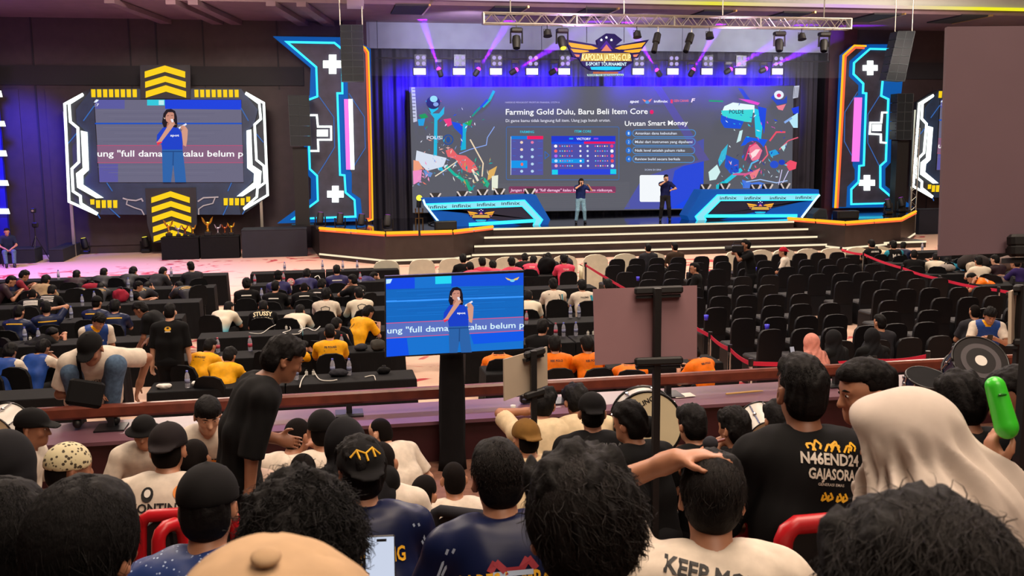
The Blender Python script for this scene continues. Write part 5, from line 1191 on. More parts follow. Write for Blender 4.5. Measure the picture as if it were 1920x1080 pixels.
# --- audience among the covered chairs
t = dk(1215, 457, 'U', 'person in dark grey shirt seated among white chairs', M_dgrey, 0, hair='fade', short='-', ch=False, fat=1.15)
t = dk(1265, 455, 'U', 'person in brown and black striped shirt seated beside the dark grey shirt', cl('brown_black_shirt', '3a2c22'), 8, short='-', ch=False, fat=1.15, hair='fade')
t = dk(1302, 493, 'U', 'person with glasses turned left among the dark chairs', M_blackT, 60, short='-', ch=False, hair='fade', P=dict(head=(10, 0, 0)))
m = MB(); c_, R_ = t[1]['hc'], t[1]['HR']
for s in (1, -1): m.ell(c_+R_@np.array([s*.033, .10, .012]), (.024, .005, .018), R_)
m.build('glasses', M_dark, t[0], local=True)
t = person('person in black T-shirt standing with a video camera raised to the face', 1398, 450, 0, 80, dict(kind='stand', arms='phone', head=(-10, -5, 0), rh=('h', .06, .20, -.08), lh=('h', -.05, .24, -.16)), h=.013, hair='fade', shirt=M_blackT, skin='b')
b_ = np.array(t[0].location); cp = DP(1383, 466, PX(b_+(0, 0, 1.4))[2]-.05)
vc = thing('video_camera', cp, 'black video camera held up by the standing camera operator', 'camera', rz=75)
m = MB(); m.box((0, 0, 0), (.14, .26, .16), bev=.02); m.build('body', M_dark, vc, local=True); m = MB(); m.cyl((0, .13, 0), (0, .28, 0), .055, .06, n=12); m.build('lens', M_black, vc, local=True); m = MB(); m.tube([(0, -.08, .08), (0, -.06, .15), (0, .08, .15), (0, .1, .08)], .013); m.build('handle', M_dark, vc, local=True)
t = dk(1468, 464, 'U', 'person in red cap and white T-shirt with black strap, seated sideways', M_whiteT, 60, hat='capback', hatm=cl('red_cap_cloth', 'a8142a'), hair='buzz', short='-', ch=False, pants=M_jean, fat=1.1)
decal(t[0], t[1], t[2], stroke([(-.15, -.22), (.12, .10)], .03), [M_black_print], dz=.08)
dk(1521, 626, 'U', 'person in pink headscarf holding up a phone', cl('pink_dress', 'a06a60'), 15, hair='none', hat='hijab', hatm=cl('pink_scarf', 'd08a7c'), long=True, short='-', ch=False, P=dict(lh=(-.22, .35, .95), lean=12))
t = dk(1562, 619, 'U', 'person in black headscarf and white-backed black top, left of a pair', M_blackT, 25, hair='none', hat='hijab', hatm=cl('black_scarf', '101014'), long=True, short='-', ch=False); decal(t[0], t[1], t[2], bar(-.10, -.16, .12, .06), [M_creamT], dz=.2)
t = dk(1635, 616, 'U', 'person in black headscarf and white-backed black top, right of a pair', M_blackT, 0, hair='none', hat='hijab', hatm=cl('black_scarf', '101014'), long=True, short='-', ch=False); decal(t[0], t[1], t[2], bar(-.13, -.16, .13, .08), [M_whiteT], dz=.2)
dk(1650, 591, 'U', 'person in dark shirt wearing an earphone in front of black headscarf', M_dgrey, 8, hair='fade', short='-', ch=False)
dk(1828, 571, 'U', 'person in dark grey shirt seated behind the phone-holding blue jersey', M_dgrey, -12, hair='buzz', short='-', ch=False, fat=1.2)
dk(1905, 566, 'U', 'person in black at right edge with hands clasped by grey board', M_blackT, 60, hair='full', short='-', ch=False, P=dict(arms='phone'))
t = person('person standing in blue, white and yellow jersey looking down at a phone', 1857, 577, 0, 150, dict(kind='stand', arms='phone', head=(12, 28, 0), neck=14), h=.011, hair='full', hat=None, smats=[M_blueJ, M_whiteT, M_yj], stags=(0, 1, 2), collar=True, fine=True, eyes=True, S=.93, skin='a')
decal(*t, many(tx('TELKOM', .04, 0, .15)), [M_white_print], side='front', dz=.16)
J = t[1]; hw = np.array(t[0].matrix_basis@Vector(J['rw'])) if False else None
def world(t, p): r = t[0]; a = r.rotation_euler[2]; s = r.scale[0]; p = np.asarray(p, float)*s; return np.array([r.location[0]+p[0]*cos(a)-p[1]*sin(a), r.location[1]+p[0]*sin(a)+p[1]*cos(a), r.location[2]+p[2]])
def phone(loc, label, rz=0, tilt=60, lit=None):
    p = thing('phone', loc, label, 'phone', rz=rz); R = rotm('X', tilt)
    m = MB(); m.box((0, 0, 0), (.072, .15, .009), R, bev=.003); m.build('case', M_dark, p, local=True); m = MB(); m.box(R@np.array([0, 0, .005]), (.066, .142, .001), R); m.build('display', lit or mat('dark_glass', '15161c', .1), p, local=True); return p
phone(world(t, (J['rw']+J['lw'])/2+np.array([0, .08, .02])), 'dark phone in the hands of the person in blue jersey', 150, 40)
phone(DP(1486, 660, PX(G(1521, 626, 1.2))[2]-.3), 'white phone held up by the pink headscarf wearer', 10, 70, emit('phone_glow_small', 'b8b0b4', .8))
# --- far left and stage figures
dk(12, 428, 'U', 'person seated in blue light against the left wall', cl('blue_lit_shirt', '1c2440'), 200, short='the person by the left wall', P=dict(legs='fwd'), pants=M_jean)
tw = person('person in blue shirt and pale jeans speaking into a microphone on the stage', 1090, 335, 1.0, 175, dict(kind='stand', legs='wide', head=(5, 4, 0), rh=('h', .03, .13, -.10), lh=('h', -.24, .22, -.14), rp=(1, 0, -.6), lp=(-.8, -.2, -.8)), h=.012, hair='long', smats=[cl('blue_polo', '14265c'), cl('blue_polo', '14265c')], pants=cl('pale_denim', '6c92a8', var=.25), fine=True, eyes=True, S=.97, skin='c')
tm = person('person in navy polo and dark trousers speaking into a microphone on the stage', 1249, 328, 1.0, 165, dict(kind='stand', legs='wide', head=(20, 0, 0), rh=('h', .02, .13, -.10), lh=('h', -.2, .28, -.4), rp=(1, 0, -.6)), h=.012, hair='fade', smats=[cl('navy_polo', '10184a')], pants=cl('dark_trousers', '18181c'), fine=True, eyes=True, S=1.02, skin='c')
for t, lb in ((tw, 'microphone held by the person in blue on stage'), (tm, 'microphone held by the person in navy on stage')):
    J = t[1]; q = thing('microphone', world(t, J['rw']+(0, .06, .06)), lb, 'microphone'); m = MB(); m.cyl((0, 0, -.12), (0, -.02, .03), .014, .018, n=8); m.build('handle', M_dark, q, local=True); m = MB(); m.ell((0, -.025, .05), (.027, .027, .032)); m.build('head', M_alu, q, local=True)
# --- covered chairs in rows
def covered():
    b = MB(); out = [(-.205, .46), (-.215, .80), (-.20, .89), (-.15, .945), (-.06, .96), (.06, .96), (.15, .945), (.20, .89), (.215, .80), (.205, .46)]
    b.prism([(x, -.19-.06*(z-.46)/.5, z) for x, z in out], (0, -.055, 0)); b.prism([(-.205, -.19, .47), (.205, -.19, .47), (.215, -.2, .02), (-.215, -.2, .02)], (0, -.05, 0))
    s = MB(); s.box((0, .03, .455), (.44, .46, .07), bev=.025); k = MB(); k.box((0, .03, .22), (.43, .45, .42), taper=.98); return b, s, k
b, s, k = covered(); M_cov = mat('black_spandex_cover', '09090f', .6, var=.2, scale=10, spec=.25); M_seat = mat('grey_seat_cover', '14131b', .7)
_cv = []
for nm, q in (('back_cover', b), ('seat_cover', s), ('skirt', k)):
    o = q.build(nm, M_cov); autosmooth(o, 40); _cv.append((nm, o.data)); bpy.data.objects.remove(o)
rnd = random.Random(11); CR_ = [24.4, 23.1, 21.8, 20.45, 19.15, 17.85, 16.65, 15.5, 14.45, 13.35]; x0 = 6.34
gaps = {(3, 5), (4, 6), (4, 7), (5, 6), (5, 7), (6, 8), (6, 6), (7, 8), (7, 5), (8, 9), (8, 7)}
for r_, y in enumerate(CR_):
    n = 0
    for i in range(15):
        x = x0+(i-(1 if r_ < 4 else 0))*.545+(.15 if i > 6 else 0)+(.05*(r_ % 2))
        if x < 6.95-(.075*r_) or x > 13.6-.02*r_ or (r_, i) in gaps or (r_ == 9 and x < 7.2): continue
        xx, yy = x+rnd.uniform(-.03, .03), y+rnd.uniform(-.05, .05); n += 1
        u, v, _ = PX((xx, yy, .6))
        c = thing('covered_chair', (xx, yy, 0), f'black covered banquet chair, {ordinal(r_+1)} row back from the white chairs, {ordinal(n)} from the left rope', 'chair', 'black covered audience chairs', rnd.uniform(-4, 4))
        for nm, me in _cv: link(nm, me, [M_seat if nm == 'seat_cover' else M_cov], c)
# --- white chairs in front of the stage
b = MB(); n = 13
prof = [(-.33, .0), (-.345, .55), (-.33, .80), (-.26, .90), (-.13, .945), (0, .955), (.13, .945), (.26, .90), (.33, .80), (.345, .55), (.33, .0)]
b.m(0).prism([(x, -.26-.10*(1-abs(x)/.35)*0, z) for x, z in prof], (0, -.07, 0))
ar = MB(); [ar.box((sx*.31, 0, .32), (.07, .52, .62), bev=.03) for sx in (-1, 1)]
se = MB(); se.box((0, .02, .40), (.56, .52, .12), bev=.04); sk = MB(); sk.box((0, .02, .17), (.62, .54, .33))
M_wc = mat('white_chair_cover', 'cfcab4', .8, var=.08, scale=6); _wc = []
for nm, q in (('back_cover', b), ('armrest', ar), ('seat_cover', se), ('skirt', sk)):
    o = q.build(nm, M_wc); autosmooth(o, 45); _wc.append((nm, o.data)); bpy.data.objects.remove(o)
wl = [724, 790, 845, 897, 948, 1000, 1055, 1112, 1167, 1220, 1375, 1420, 1462, 1506, 1550, 1596, 1640]
for i, px in enumerate(wl):
    p = G(px, 484-(px-790)*.0275, .95); c = thing('white_chair', (p[0], p[1], 0), f'white covered armchair facing the stage, {ordinal(i+1)} from the left in the front row', 'chair', 'white covered armchairs', -3)
    for nm, me in _wc: link(nm, me, [M_wc], c)
# ================================================================== raised seats: the nearer audience
T1, T2, T3 = 1.15, 1.55, 1.95
def tier(d): return T1 if d > 5.05 else (T2 if d > 3.0 else T3)
def near(px, py, d, label, shirt=None, rz=0, P=None, zf=None, **k):
    Q = dict(kind='sit', lean=8, curve=10, head=(0, 5, 0), arms='lap'); Q.update(P or {})
    k.setdefault('fine', d < 5.2); k.setdefault('h', .0075 if d < 2.2 else (.009 if d < 5.2 else .0115)); k.setdefault('wrinkle', .006 if d < 5.5 else .004)
    return person(label, px, py, tier(d) if zf is None else zf, rz, Q, d=d, shirt=shirt, **k)
def pat(name, base, dot, scale, thr=.35, rough=.8):
    if name in MATS: return MATS[name]
    m = mat(name, base, rough); nt = m.node_tree; b = nt.nodes['Principled BSDF']; tc = nt.nodes.new('ShaderNodeTexCoord'); v = nt.nodes.new('ShaderNodeTexVoronoi'); v.inputs['Scale'].default_value = scale
    nt.links.new(tc.outputs['Object'], v.inputs['Vector']); r = nt.nodes.new('ShaderNodeValToRGB'); nt.links.new(v.outputs['Distance'], r.inputs['Fac'])
    r.color_ramp.elements[0].color = (*lin(dot), 1); r.color_ramp.elements[1].color = (*lin(base), 1); r.color_ramp.elements[0].position = thr-.06; r.color_ramp.elements[1].position = thr+.04
    nt.links.new(r.outputs['Color'], b.inputs['Base Color']); return m
M_knit = pat('dotted_knit_cap', 'c2b894', '3a3020', 52, .40); M_camo = pat('blue_speckled_jersey', '14306c', '9fb4d8', 60, .2, .5)
M_olive = cl('olive_cap_cloth', '6e4f22'); M_khaki = cl('beige_cap_cloth', 'ad9070', rough=.9); M_scarf = cl('cream_scarf', 'bcb0a6', rough=.75, var=.05); M_bscarf = cl('black_scarf', '08080b')
M_cw = cl('pinkish_white_cotton', 'cfb4a4')
# front row by the parapet
t = near(712, 784, 7.3, 'person in white T-shirt leaning by the parapet, right of the black headscarf', M_whiteT, 28, dict(lean=24, curve=20, head=(20, 10, 0)), hair='buzz', S=.9, skin='c')
t = near(1018, 728, 7.2, 'person in cream T-shirt with raised left elbow beside small easel board', M_creamT, -8, dict(lean=14, curve=18, head=(-8, 16, 8), lh=('h', -.09, .02, -.05), lp=(-1, .1, -.4)), hair='messy')
t = near(985, 790, 6.5, 'person in olive cap worn backwards in front of the cream T-shirt', M_creamT, 14, dict(lean=12), hair='buzz', hat='capback', hatm=M_olive)
t = near(1080, 724, 7.3, 'person bowing down with black strap across cream shirt', M_creamT, 4, dict(lean=20, curve=22, head=(0, 26, 0)), hair='messy'); decal(t[0], t[1], t[2], stroke([(-.17, -.2), (-.12, -.02), (-.02, .09), (.08, .13)], .03), [M_black_print], dz=.10)
t = near(1110, 740, 6.4, 'person in black cap worn backwards and black T-shirt before bass drum', M_blackT, -8, dict(lean=10), hair='short', hat='capback', fat=1.1); decal(t[0], t[1], t[2], tx('SILOAM', .035, 0, .2), [mat('grey_print', '5a5a5a', .7)], dz=.02, dx=.12)
t = near(1180, 757, 5.9, 'person in black T-shirt overlapping the bass drum at lower left', M_blackT, 22, dict(lean=12, head=(14, 4, 0)), hair='full')
t = near(1297, 762, 6.3, 'person in black T-shirt at the right edge of bass drum', M_blackT, 12, dict(lean=10), hair='full')
t = near(1377, 767, 6.0, 'person in black T-shirt with curled hand raised beside the chin', M_blackT, 20, dict(lean=8, lh=('h', -.10, .10, -.13), lp=(-1, .2, -.6), lw=(1, 0, 0)), hair='full', fine=True, h=.010)
t = near(1458, 754, 6.6, 'person in black half hidden left of N46END24 shirt', M_blackT, 0, None, hair='full')
# the man perched on the handrail
t = near(168, 626, 8.15, 'person in black cap and white T-shirt perched on the handrail looking down', M_whiteT, 196, dict(lean=30, curve=22, neck=16, head=(-26, 30, 0), rh=(.04, .34, .60), lh=(-.34, .12, .58), lp=(-1, -.6, 0), legs=dict(kn=[(.17, .36, .80), (-.15, .42, .84)], an=[(.14, .30, .46), (-.10, .34, .46)])), hair='buzz', hat='cap', pants=M_jean, zf=T1, fine=True, h=.010, fat=1.2, skin='b', loose=.02, S=1.07)
decal(t[0], t[1], t[2], many(tx('RANGERS', .04, 0, .22, .03), bar(-.12, -.035, .10, -.02, 1)), [mat('dark_brown_print', '3a2420', .7), M_orange_print], side='front', dz=.16, tilt=12); BAG = t
def wl_(p): return world(t, p)
J = t[1]; bagp = DP(160, 738, 7.62)
bg = thing('shoulder_bag', bagp, 'black square shoulder bag on the lap of the person perched on handrail', 'bag', rz=0)
m = MB(); m.box((0, 0, 0), (.26, .09, .20), rotm('Z', 16)@rotm('X', -20)@rotm('Y', 16), bev=.02); m.build('body', M_cap, bg, local=True)
m = MB(); a = np.array(bg.location); pts = [J['p1']+J['rx']*.10+J['fw']*.27, J['p1']*.4+J['sc']*.6+J['rx']*.08+J['fw']*.20, J['sc']+J['rx']*.11+J['fw']*.15+J['d2']*.03, J['sc']+J['rx']*.12+J['fw']*.04+J['d2']*.11, J['sc']+J['rx']*.11-J['fw']*.08+J['d2']*.05, J['sc']+J['rx']*.05-J['fw']*.14-J['d2']*.1]
m.tube([world(t, p) for p in pts], .014, 6); m.build('strap', M_cap, bg)
t = near(530, 632, 5.3, 'person in black T-shirt bowing forward while walking past the handrail', M_blackT, -78, dict(kind='stand', lean=8, curve=18, neck=22, head=(4, 24, 0), arms='hang', rh=('p', .23, .02, -.08), lh=('p', -.13, .24, .14), lw=(1, 0, .2), legs='stride'), hair='full', fine=True, h=.009, eyes=True, eyescl=.4, skin='b', zf=T1, sleeve=.85)
decal(t[0], t[1], t[2], many(bar(-.10, -.22, .10, .02), bar(-.08, -.16, .06, -.06, 1)), [mat('faded_red_print', '8a5a4c', .7), mat('dull_brown_print', '4a3430', .7)], side='front', dz=.06)
t = near(60, 770, 6.5, 'person in black cap facing right at left picture edge in white T-shirt', M_whiteT, -95, dict(lean=4, head=(0, 4, 0)), hair='buzz', hat='cap', fine=True, h=.010, eyes=True, skin='b')
t = near(268, 782, 6.9, 'person in black bucket hat and white T-shirt looking down at orange packet', M_whiteT, 196, dict(lean=12, curve=14, head=(-16, 8, 0)), hair='buzz', hat='bucket', fine=True, h=.010, eyes=True, S=.92, eyescl=.5)
pk = thing('snack_packet', world(t, (t[1]['rw']+t[1]['lw'])/2+np.array([0, .07, .02])), 'orange snack packet in the lap of the bucket hat wearer', 'packet'); m = MB(); m.prism([(-.07, 0, -.05), (.07, 0, -.05), (.08, .01, 0), (.07, 0, .05), (-.07, 0, .05), (-.08, .01, 0)], (0, -.03, 0)); m.build('pouch', cl('orange_foil', 'c86a22', rough=.35), pk, local=True)
t = near(388, 746, 6.5, 'person in white printed shirt facing the camera and looking down', M_whiteT, 186, dict(lean=10, curve=14, head=(8, 18, 0)), hair='fringe', fine=True, h=.010, eyes=True, eyescl=.3, skin='c', fat=1.12)
decal(t[0], t[1], t[2], many(bar(-.10, -.05, .10, .03, 1), tx('RANGERS', .05, -.01, .22, .03), tx('CLUB', .03, -.075, .12, .03)), [M_black_print, M_orange_print], side='front', dz=.13)
t = near(557, 784, 6.2, 'person in white T-shirt with right hand raised to the face', M_whiteT, -30, dict(lean=14, head=(-6, 10, 0), rh=('h', .085, .06, -.06), rp=(1, .1, -.6)), hair='buzz', fine=True, h=.010, S=.95)
t = near(603, 771, 6.0, 'person in plain black cap left of the tall black headscarf', M_whiteT, 4, None, hair='buzz', hat='beanie')
t = near(645, 786, 5.1, 'person in tall black headscarf behind yellow-marked cap', M_blackT, 10, None, hair='none', hat='hijab', hatm=M_bscarf, long=True)
t = near(714, 828, 5.2, 'person in white T-shirt half hidden behind yellow-marked cap', M_whiteT, -6, None, hair='buzz', S=.95)
t = near(567, 850, 5.3, 'person just showing above the foreground figure', M_whiteT, 0, None, hair='buzz', S=.9)
t = near(440, 802, 5.6, 'person in pinkish white T-shirt, back to camera', M_cw, -4, dict(lean=14, head=(0, 14, 0)), hair='short', fine=True, S=.95)
t = near(362, 824, 5.5, 'person in black between dark brown cap and pinkish shirt', M_blackT, 0, dict(lean=12, head=(0, 20, 0)), hair='buzz')
kont = lambda y=0: many(disc(0, y, .030, .038, 0), disc(0, y+.006, .016, .02, 2), disc(.15, y+.01, .03, .035, 1), disc(.16, y, .018, .02, 0), tx('KONTINGEN', .042, y-.085, .34, .03, 0, .09))
t = near(314, 798, 4.9, 'person in dark brown cap worn backwards and white KONTINGEN T-shirt', M_whiteT, -8, dict(lean=12, curve=14), hair='buzz', hat='capback', hatm=cl('dark_brown_cap', '181214'), fat=1.15, zf=T1); decal(t[0], t[1], t[2], kont(), [M_black_print, M_orange_print, M_white_print], dz=.02, dx=-.05); S5 = t
t = near(127, 834, 4.7, 'person in knitted cream skullcap with dark dots, turned to the right', M_cw, -14, dict(head=(-42, 6, 0)), hair='buzz', hat='beanie', hatm=M_knit, skin='b', zf=T1)
t = near(8, 812, 3.7, 'person in black hooded scarf at the left picture edge', M_blackT, -10, None, hair='none', hat='hijab', hatm=M_bscarf, long=True)
t = near(793, 890, 5.5, 'person leaning right in white T-shirt with orange badge', M_whiteT, -26, dict(lean=20, curve=16, side=14, head=(0, 10, 10)), hair='buzz', S=.9, zf=T1)
decal(t[0], t[1], t[2], many(disc(0, 0, .035, .045, 1), disc(.01, -.015, .026, .028, 0), bar(-.045, .06, .045, .072), tx('KONTINGEN', .045, -.12, .30, .03)), [M_black_print, M_orange_print], dz=.12, dx=-.04)
t = near(850, 866, 5.8, 'person upright in white badge T-shirt in front of television stand', M_whiteT, 2, dict(lean=6, head=(0, 4, 0)), hair='buzz', S=.88)
decal(t[0], t[1], t[2], many(disc(0, 0, .03, .035, 1), disc(0, -.01, .024, .026, 0), bar(-.045, .05, .045, .06), tx('KONTINGEN', .045, -.11, .30, .03)), [M_black_print, M_orange_print], dz=.13)
# middle rows
M_navyJ2 = cl('glossy_navy_jersey', '0d1638', rough=.4, var=.2, scale=5)
M_sil = mat('pale_blue_print', 'a8bcd8', .5)
def polres(t, dy=.065, word='POLRES REMBANG', w=.40, cx=0):
    decal(t[0], t[1], t[2], many(tx(word, .052, -.10+dy, w, .025, 0, cx), stroke([(-.07, .02), (-.05, .05), (-.02, .02), (.03, .02), (.055, .055), (.08, .02)], .022, 1), stroke([(-.06, .012), (.07, .012)], .016, 2), tx('REMBANG', .018, -.02, .13, .02, 2), stroke([(.21, .02), (.17, .10)], .008, 2), stroke([(.23, .0), (.19, .10)], .008, 2), stroke([(-.21, .02), (-.17, .10)], .008, 2), stroke([(-.23, .0), (-.19, .10)], .008, 2)), [M_gold_print, mat('red_print', '8a2030', .6), M_sil], dz=.10)
t = near(674, 826, 3.75, 'person in black cap with yellow mark and navy jersey printed REMBANG', M_navyJ2, 4, dict(lean=12, head=(6, 0, 0)), hair='full', hat='capback', fat=1.1); polres(t, dy=.075, cx=-.07)
c_, R_ = t[1]['hc'], t[1]['HR']; m = MB()
for q in ([(-.055, .09), (-.03, .115), (0, .105), (.03, .118), (.058, .09)], [(-.03, .112), (-.022, .085)], [(.0, .108), (.006, .08)], [(.03, .115), (.036, .088)]):
    P_ = []
    for x, z in q: yy = -.012-.112*sqrt(max(0, 1-(x/.092)**2-((z-.045)/.10)**2)); P_.append(c_+R_@np.array([x, yy-.003, z]))
    m.tube(P_, .0045, 6)
m.build('cap_mark', M_gold_print, t[0], local=True)
t = near(932, 828, 3.25, 'person in navy POLRES REMBANG jersey, right of the lit phone', M_navyJ2, 0, dict(lean=12, head=(4, 0, 0)), hair='short', fat=1.05); polres(t); strands(t[1], t[0], 3600, .03, .5, (0, -.2, -.5), .0014, 3, -.05, mtl=M_brown)
t = near(388, 880, 3.0, 'person in plain black cap and blue speckled jersey behind the beige cap', M_camo, -8, None, hair='short', hat='cap', zf=T2); B30 = t
t = near(1505, 670, 3.4, 'person in black shirt printed N46END24 GAJASORA', M_blackT, -6, dict(lean=6, curve=8, head=(0, -4, 0)), hair='fade', collar=True, fat=1.12, sleeve=.8, skin='b')
flor = many(*[stroke([(x, .062), (x+.012*s, .085+.012*(k % 2)), (x+.03*s, .082), (x+.024*s, .068)], .007, 1) for k, (x, s) in enumerate(((-.05, -1), (-.06, 1), (-.02, 1), (.03, -1), (.045, 1), (.06, 1), (.0, 1)))], *[stroke([(x, -.072), (x+.01, -.09), (x-.008, -.10), (x-.004, -.08)], .007, 1) for x in (-.02, .0, .03, .05)])
decal(t[0], t[1], t[2], many(tx('N46END24', .036, .02, .205, .03), tx('GAJASORA', .034, -.028, .165, .03, 0, .005), tx('GENERASI EMAS', .009, -.050, .09, .01), flor), [mat('silver_print', 'b8b0a4', .5), M_gold_print], dz=.045, dx=.035, tilt=-6)
strands(t[1], t[0], 3000, .013, .6, (0, -.1, -.2), .0011, 5, .058, mtl=M_hair, grow=.014); N46 = t
t = near(1626, 678, 3.7, 'person in black shirt looking left beside the cream headscarf', M_blackT, 72, dict(lean=4, head=(12, 6, 0)), hair='fade', eyes=True, skin='a', fat=1.1)
t = near(1700, 748, 2.65, 'person in large cream headscarf turned away to the left', M_scarf, 46, dict(lean=10, curve=10, head=(10, 4, 0)), hair='none', long=True, legs=True, zf=T3)
def big_scarf(t, m_):
    J = t[1]; c, R = J['hc'], J['HR']; w = lambda x, y, z: c+R@np.array([x, y, z]); d = J['d2']; b = J['sc']; F = Field(); rx, fw = J['rx'], J['fw']
    F.ell(w(0, -.015, .034), (.100, .128, .118), R, .03); F.ell(w(0, .085, .07), (.075, .06, .055), R, .04)
    F.cone(w(0, -.03, 0), b-fw*.05, .112, .16, .08); F.cone(w(0, .05, -.07), b+fw*.10-d*.16, .085, .12, .07)
    for s in (1, -1): F.cone(J['p2'], b+rx*s*.14-d*.03, .11, .12, .08); F.cone(b+rx*s*.12, b+rx*s*.12-d*.26, .125, .15, .08)
    F.cone(b-fw*.08, b-fw*.12-d*.28, .15, .17, .08)
    F.ops.append(('e', w(0, .15, -.03), np.array((.064, .095, .105)), R, 0, .02, 0, None, True))
    def D(P):
        q = P-c; u, v, z = q@rx, q@fw, q@d; an = np.arctan2(u, -v+.03); below = np.clip((.06-z)*6, 0, 1)
        return below*(.026*(np.abs(np.sin(an*6+z*3+.8*np.sin(z*9)))-.6)+.012*np.sin(an*19-z*8))+.002*noise3(P, 25, 4)
    V, Q = F.mesh(.008, D); obj_mesh('headscarf', fmesh('headscarf', V, Q), [m_], t[0])
big_scarf(t, M_scarf)
t = near(1802, 702, 4.1, 'person in black shirt with back turned behind the green clapper', M_blackT, 4, dict(lean=10, head=(0, 10, 0)), hair='full', collar=True, fat=1.15); strands(t[1], t[0], 3000, .04, .25, (0, -.3, -.7), .0015, 8, -.06); K24 = t
t = near(1910, 692, 3.9, 'person in black shirt looking down at the right edge', M_blackT, 62, dict(lean=10, head=(10, 18, 0)), hair='fade', skin='b', eyes=True, eyescl=.4)
# young man with a hand on his head
t = near(1336, 852, 2.7, 'person in white KEEP MOVING T-shirt with left hand on top of head', M_whiteT, -12, dict(lean=8, curve=8, head=(-4, 8, 4), lh=('h', -.100, .0, .112), lp=(-.7, .7, .1), lw=(.35, -.1, -1), lpt=(1, -.12, .22), rh=('h', .16, .06, -.24), rp=(1, -.3, -.6)), hair='short', sleeve=.75, loose=.016, skin='a', curl=22, zf=T2)
decal(t[0], t[1], t[2], tx('KEEP MOVING', .040, 0, .34, .03), [M_black_print], dz=.005, dx=.02, tilt=-14); strands(t[1], t[0], 3600, .05, .22, (.05, -.2, -.8), .0015, 9, -.05, mtl=M_brown)
m = MB(); J = t[1]; m.tube([J['p2']+(rotm('Z', a)@np.array([0, .075, 0]))*(1.0 if abs(a) < 100 else 1.0)+np.array([0, .005, .005+.02*cos(radians(a))*-1]) for a in range(-180, 181, 20)], .004, 6); m.build('neck_cord', M_dark, t[0], local=True, smooth=True)
# the closest heads
def close(px, py, d, label, rz, hair, sk='a', P=None, st=None, shirt=None, **k):
    t = near(px, py, d, label, shirt or M_blackT, rz, P, hair=hair, skin=sk, zf=T3, legs=k.pop('legs', True), **k)
    if st: strands(t[1], t[0], **st)
    return t
close(1090, 858, 1.68, 'person seen from behind filling the centre foreground', -4, 'messy', P=dict(head=(4, 4, 0)), st=dict(n=7000, L=.065, lift=.24, comb=(.25, -.2, -.6), w=.0013, seed=12, zmin=-.03, curlamp=.004, mtl=M_brown, grow=.022))
close(150, 908, 1.75, 'person seen from behind in the left foreground', -10, 'short', P=dict(head=(-10, 6, 0)), st=dict(n=6500, L=.07, lift=.12, comb=(.15, -.1, -1), w=.0011, seed=13, zmin=-.035, grow=.018))
close(-5, 908, 1.9, 'person seen from behind, cut off by the left picture edge', 0, 'short', sk='b', st=dict(n=3500, L=.05, lift=.2, comb=(0, -.2, -.8), w=.0012, seed=14, zmin=-.035, grow=.016))
close(560, 912, 1.66, 'person seen from behind directly beyond the beige cap', 2, 'messy', P=dict(head=(0, 8, 0)), st=dict(n=6500, L=.065, lift=.34, comb=(.1, -.1, -.45), w=.0014, seed=15, zmin=-.035, curlamp=.010, grow=.026))
close(1742, 962, 1.02, 'person seen from behind filling the lower right corner', 6, 'full', P=dict(head=(0, 14, 0)), st=dict(n=9000, L=.06, lift=.3, comb=(-.35, -.3, -.5), w=.0009, seed=16, zmin=-.05, curlamp=.003, mtl=M_brown, grow=.024))
t = near(505, 1040, .80, 'person in wrinkled beige cap at the bottom edge of the picture', M_beige, 0, dict(head=(0, -12, 0)), hair='buzz', zf=T3)
def beige_cap(t):
    J = t[1]; c, R = J['hc'], J['HR']; w = lambda x, y, z: c+R@np.array([x, y, z]); n = R@np.array([0, 0, 1.]); F = Field()
    F.ell(w(0, -.01, .040), (.098, .118, .102), R, .01, 0, [(w(0, 0, .0), -n)]); F.ell(w(0, .11, .02), (.07, .075, .010), R@rotm('X', -12), .02)
    def D(P):
        q = (P-c)@R; a = np.arctan2(q[:, 0], q[:, 1]+.01); return .0035*np.exp(-(np.sin(a*3)/.10)**2)*np.clip(np.hypot(q[:, 0], q[:, 1])*30, 0, 1)+.006*noise3(P, 26, 2)+.002*noise3(P, 70, 3)
    V, Q = F.mesh(.006, D); cap_ = obj_mesh('cap', fmesh('cap', V, Q), [M_khaki], t[0])
    m = MB(); m.ell(w(0, -.012, .1465), (.012, .012, .005), R); m.build('cap_button', M_khaki, t[0], smooth=True, local=True)
beige_cap(t)
# person beyond the right edge holding a green clapper
t = near(1985, 770, 2.75, 'person at right picture edge with raised forearm and wrist bracelet', M_blackT, 30, dict(lean=2, lh=('h', -.20, .18, .0), lp=(-.2, .2, -1), lw=(.7, -.6, .1), lpt=(.1, .45, .9)), hair='full', zf=T2, curl=78)
J = t[1]; hand = DP(1886, 842, 2.62)
t[0].location = tuple(np.array(t[0].location)+(hand-world(t, J['lw']+unit(J['lw']-J['le'])*.05))*np.array([1, 1, 0]))
hw = world(t, J['lw']); fd = unit(world(t, J['lw'])-world(t, J['le']))
m = MB(); m.lathe([(.030, -.006), (.034, -.004), (.034, .004), (.030, .006)], n=16); br = m.build('bracelet', mat('pewter_band', '6a6470', .3, metal=.8), t[0], local=True)
br.location = tuple(J['lw']-unit(J['lw']-J['le'])*.03); br.rotation_euler = Vector(unit(J['lw']-J['le'])).to_track_quat('Z', 'Y').to_euler()
a_, b_ = DP(1866, 724, 2.6), DP(1887, 800, 2.58); gc = thing('clapper_stick', b_, 'bright green inflatable clapper stick held up at right edge', 'clapper')
F = Field(); F.cone(a_-b_, (0, 0, 0), .026, .030, .01); F.cone((b_-a_)*.0, (b_-a_)*.08, .024, .022, .01); V, Q = F.mesh(.006); obj_mesh('inflated_tube', fmesh('tube', V, Q), [mat('green_vinyl', '3ac42c', .3, spec=.6)], gc)
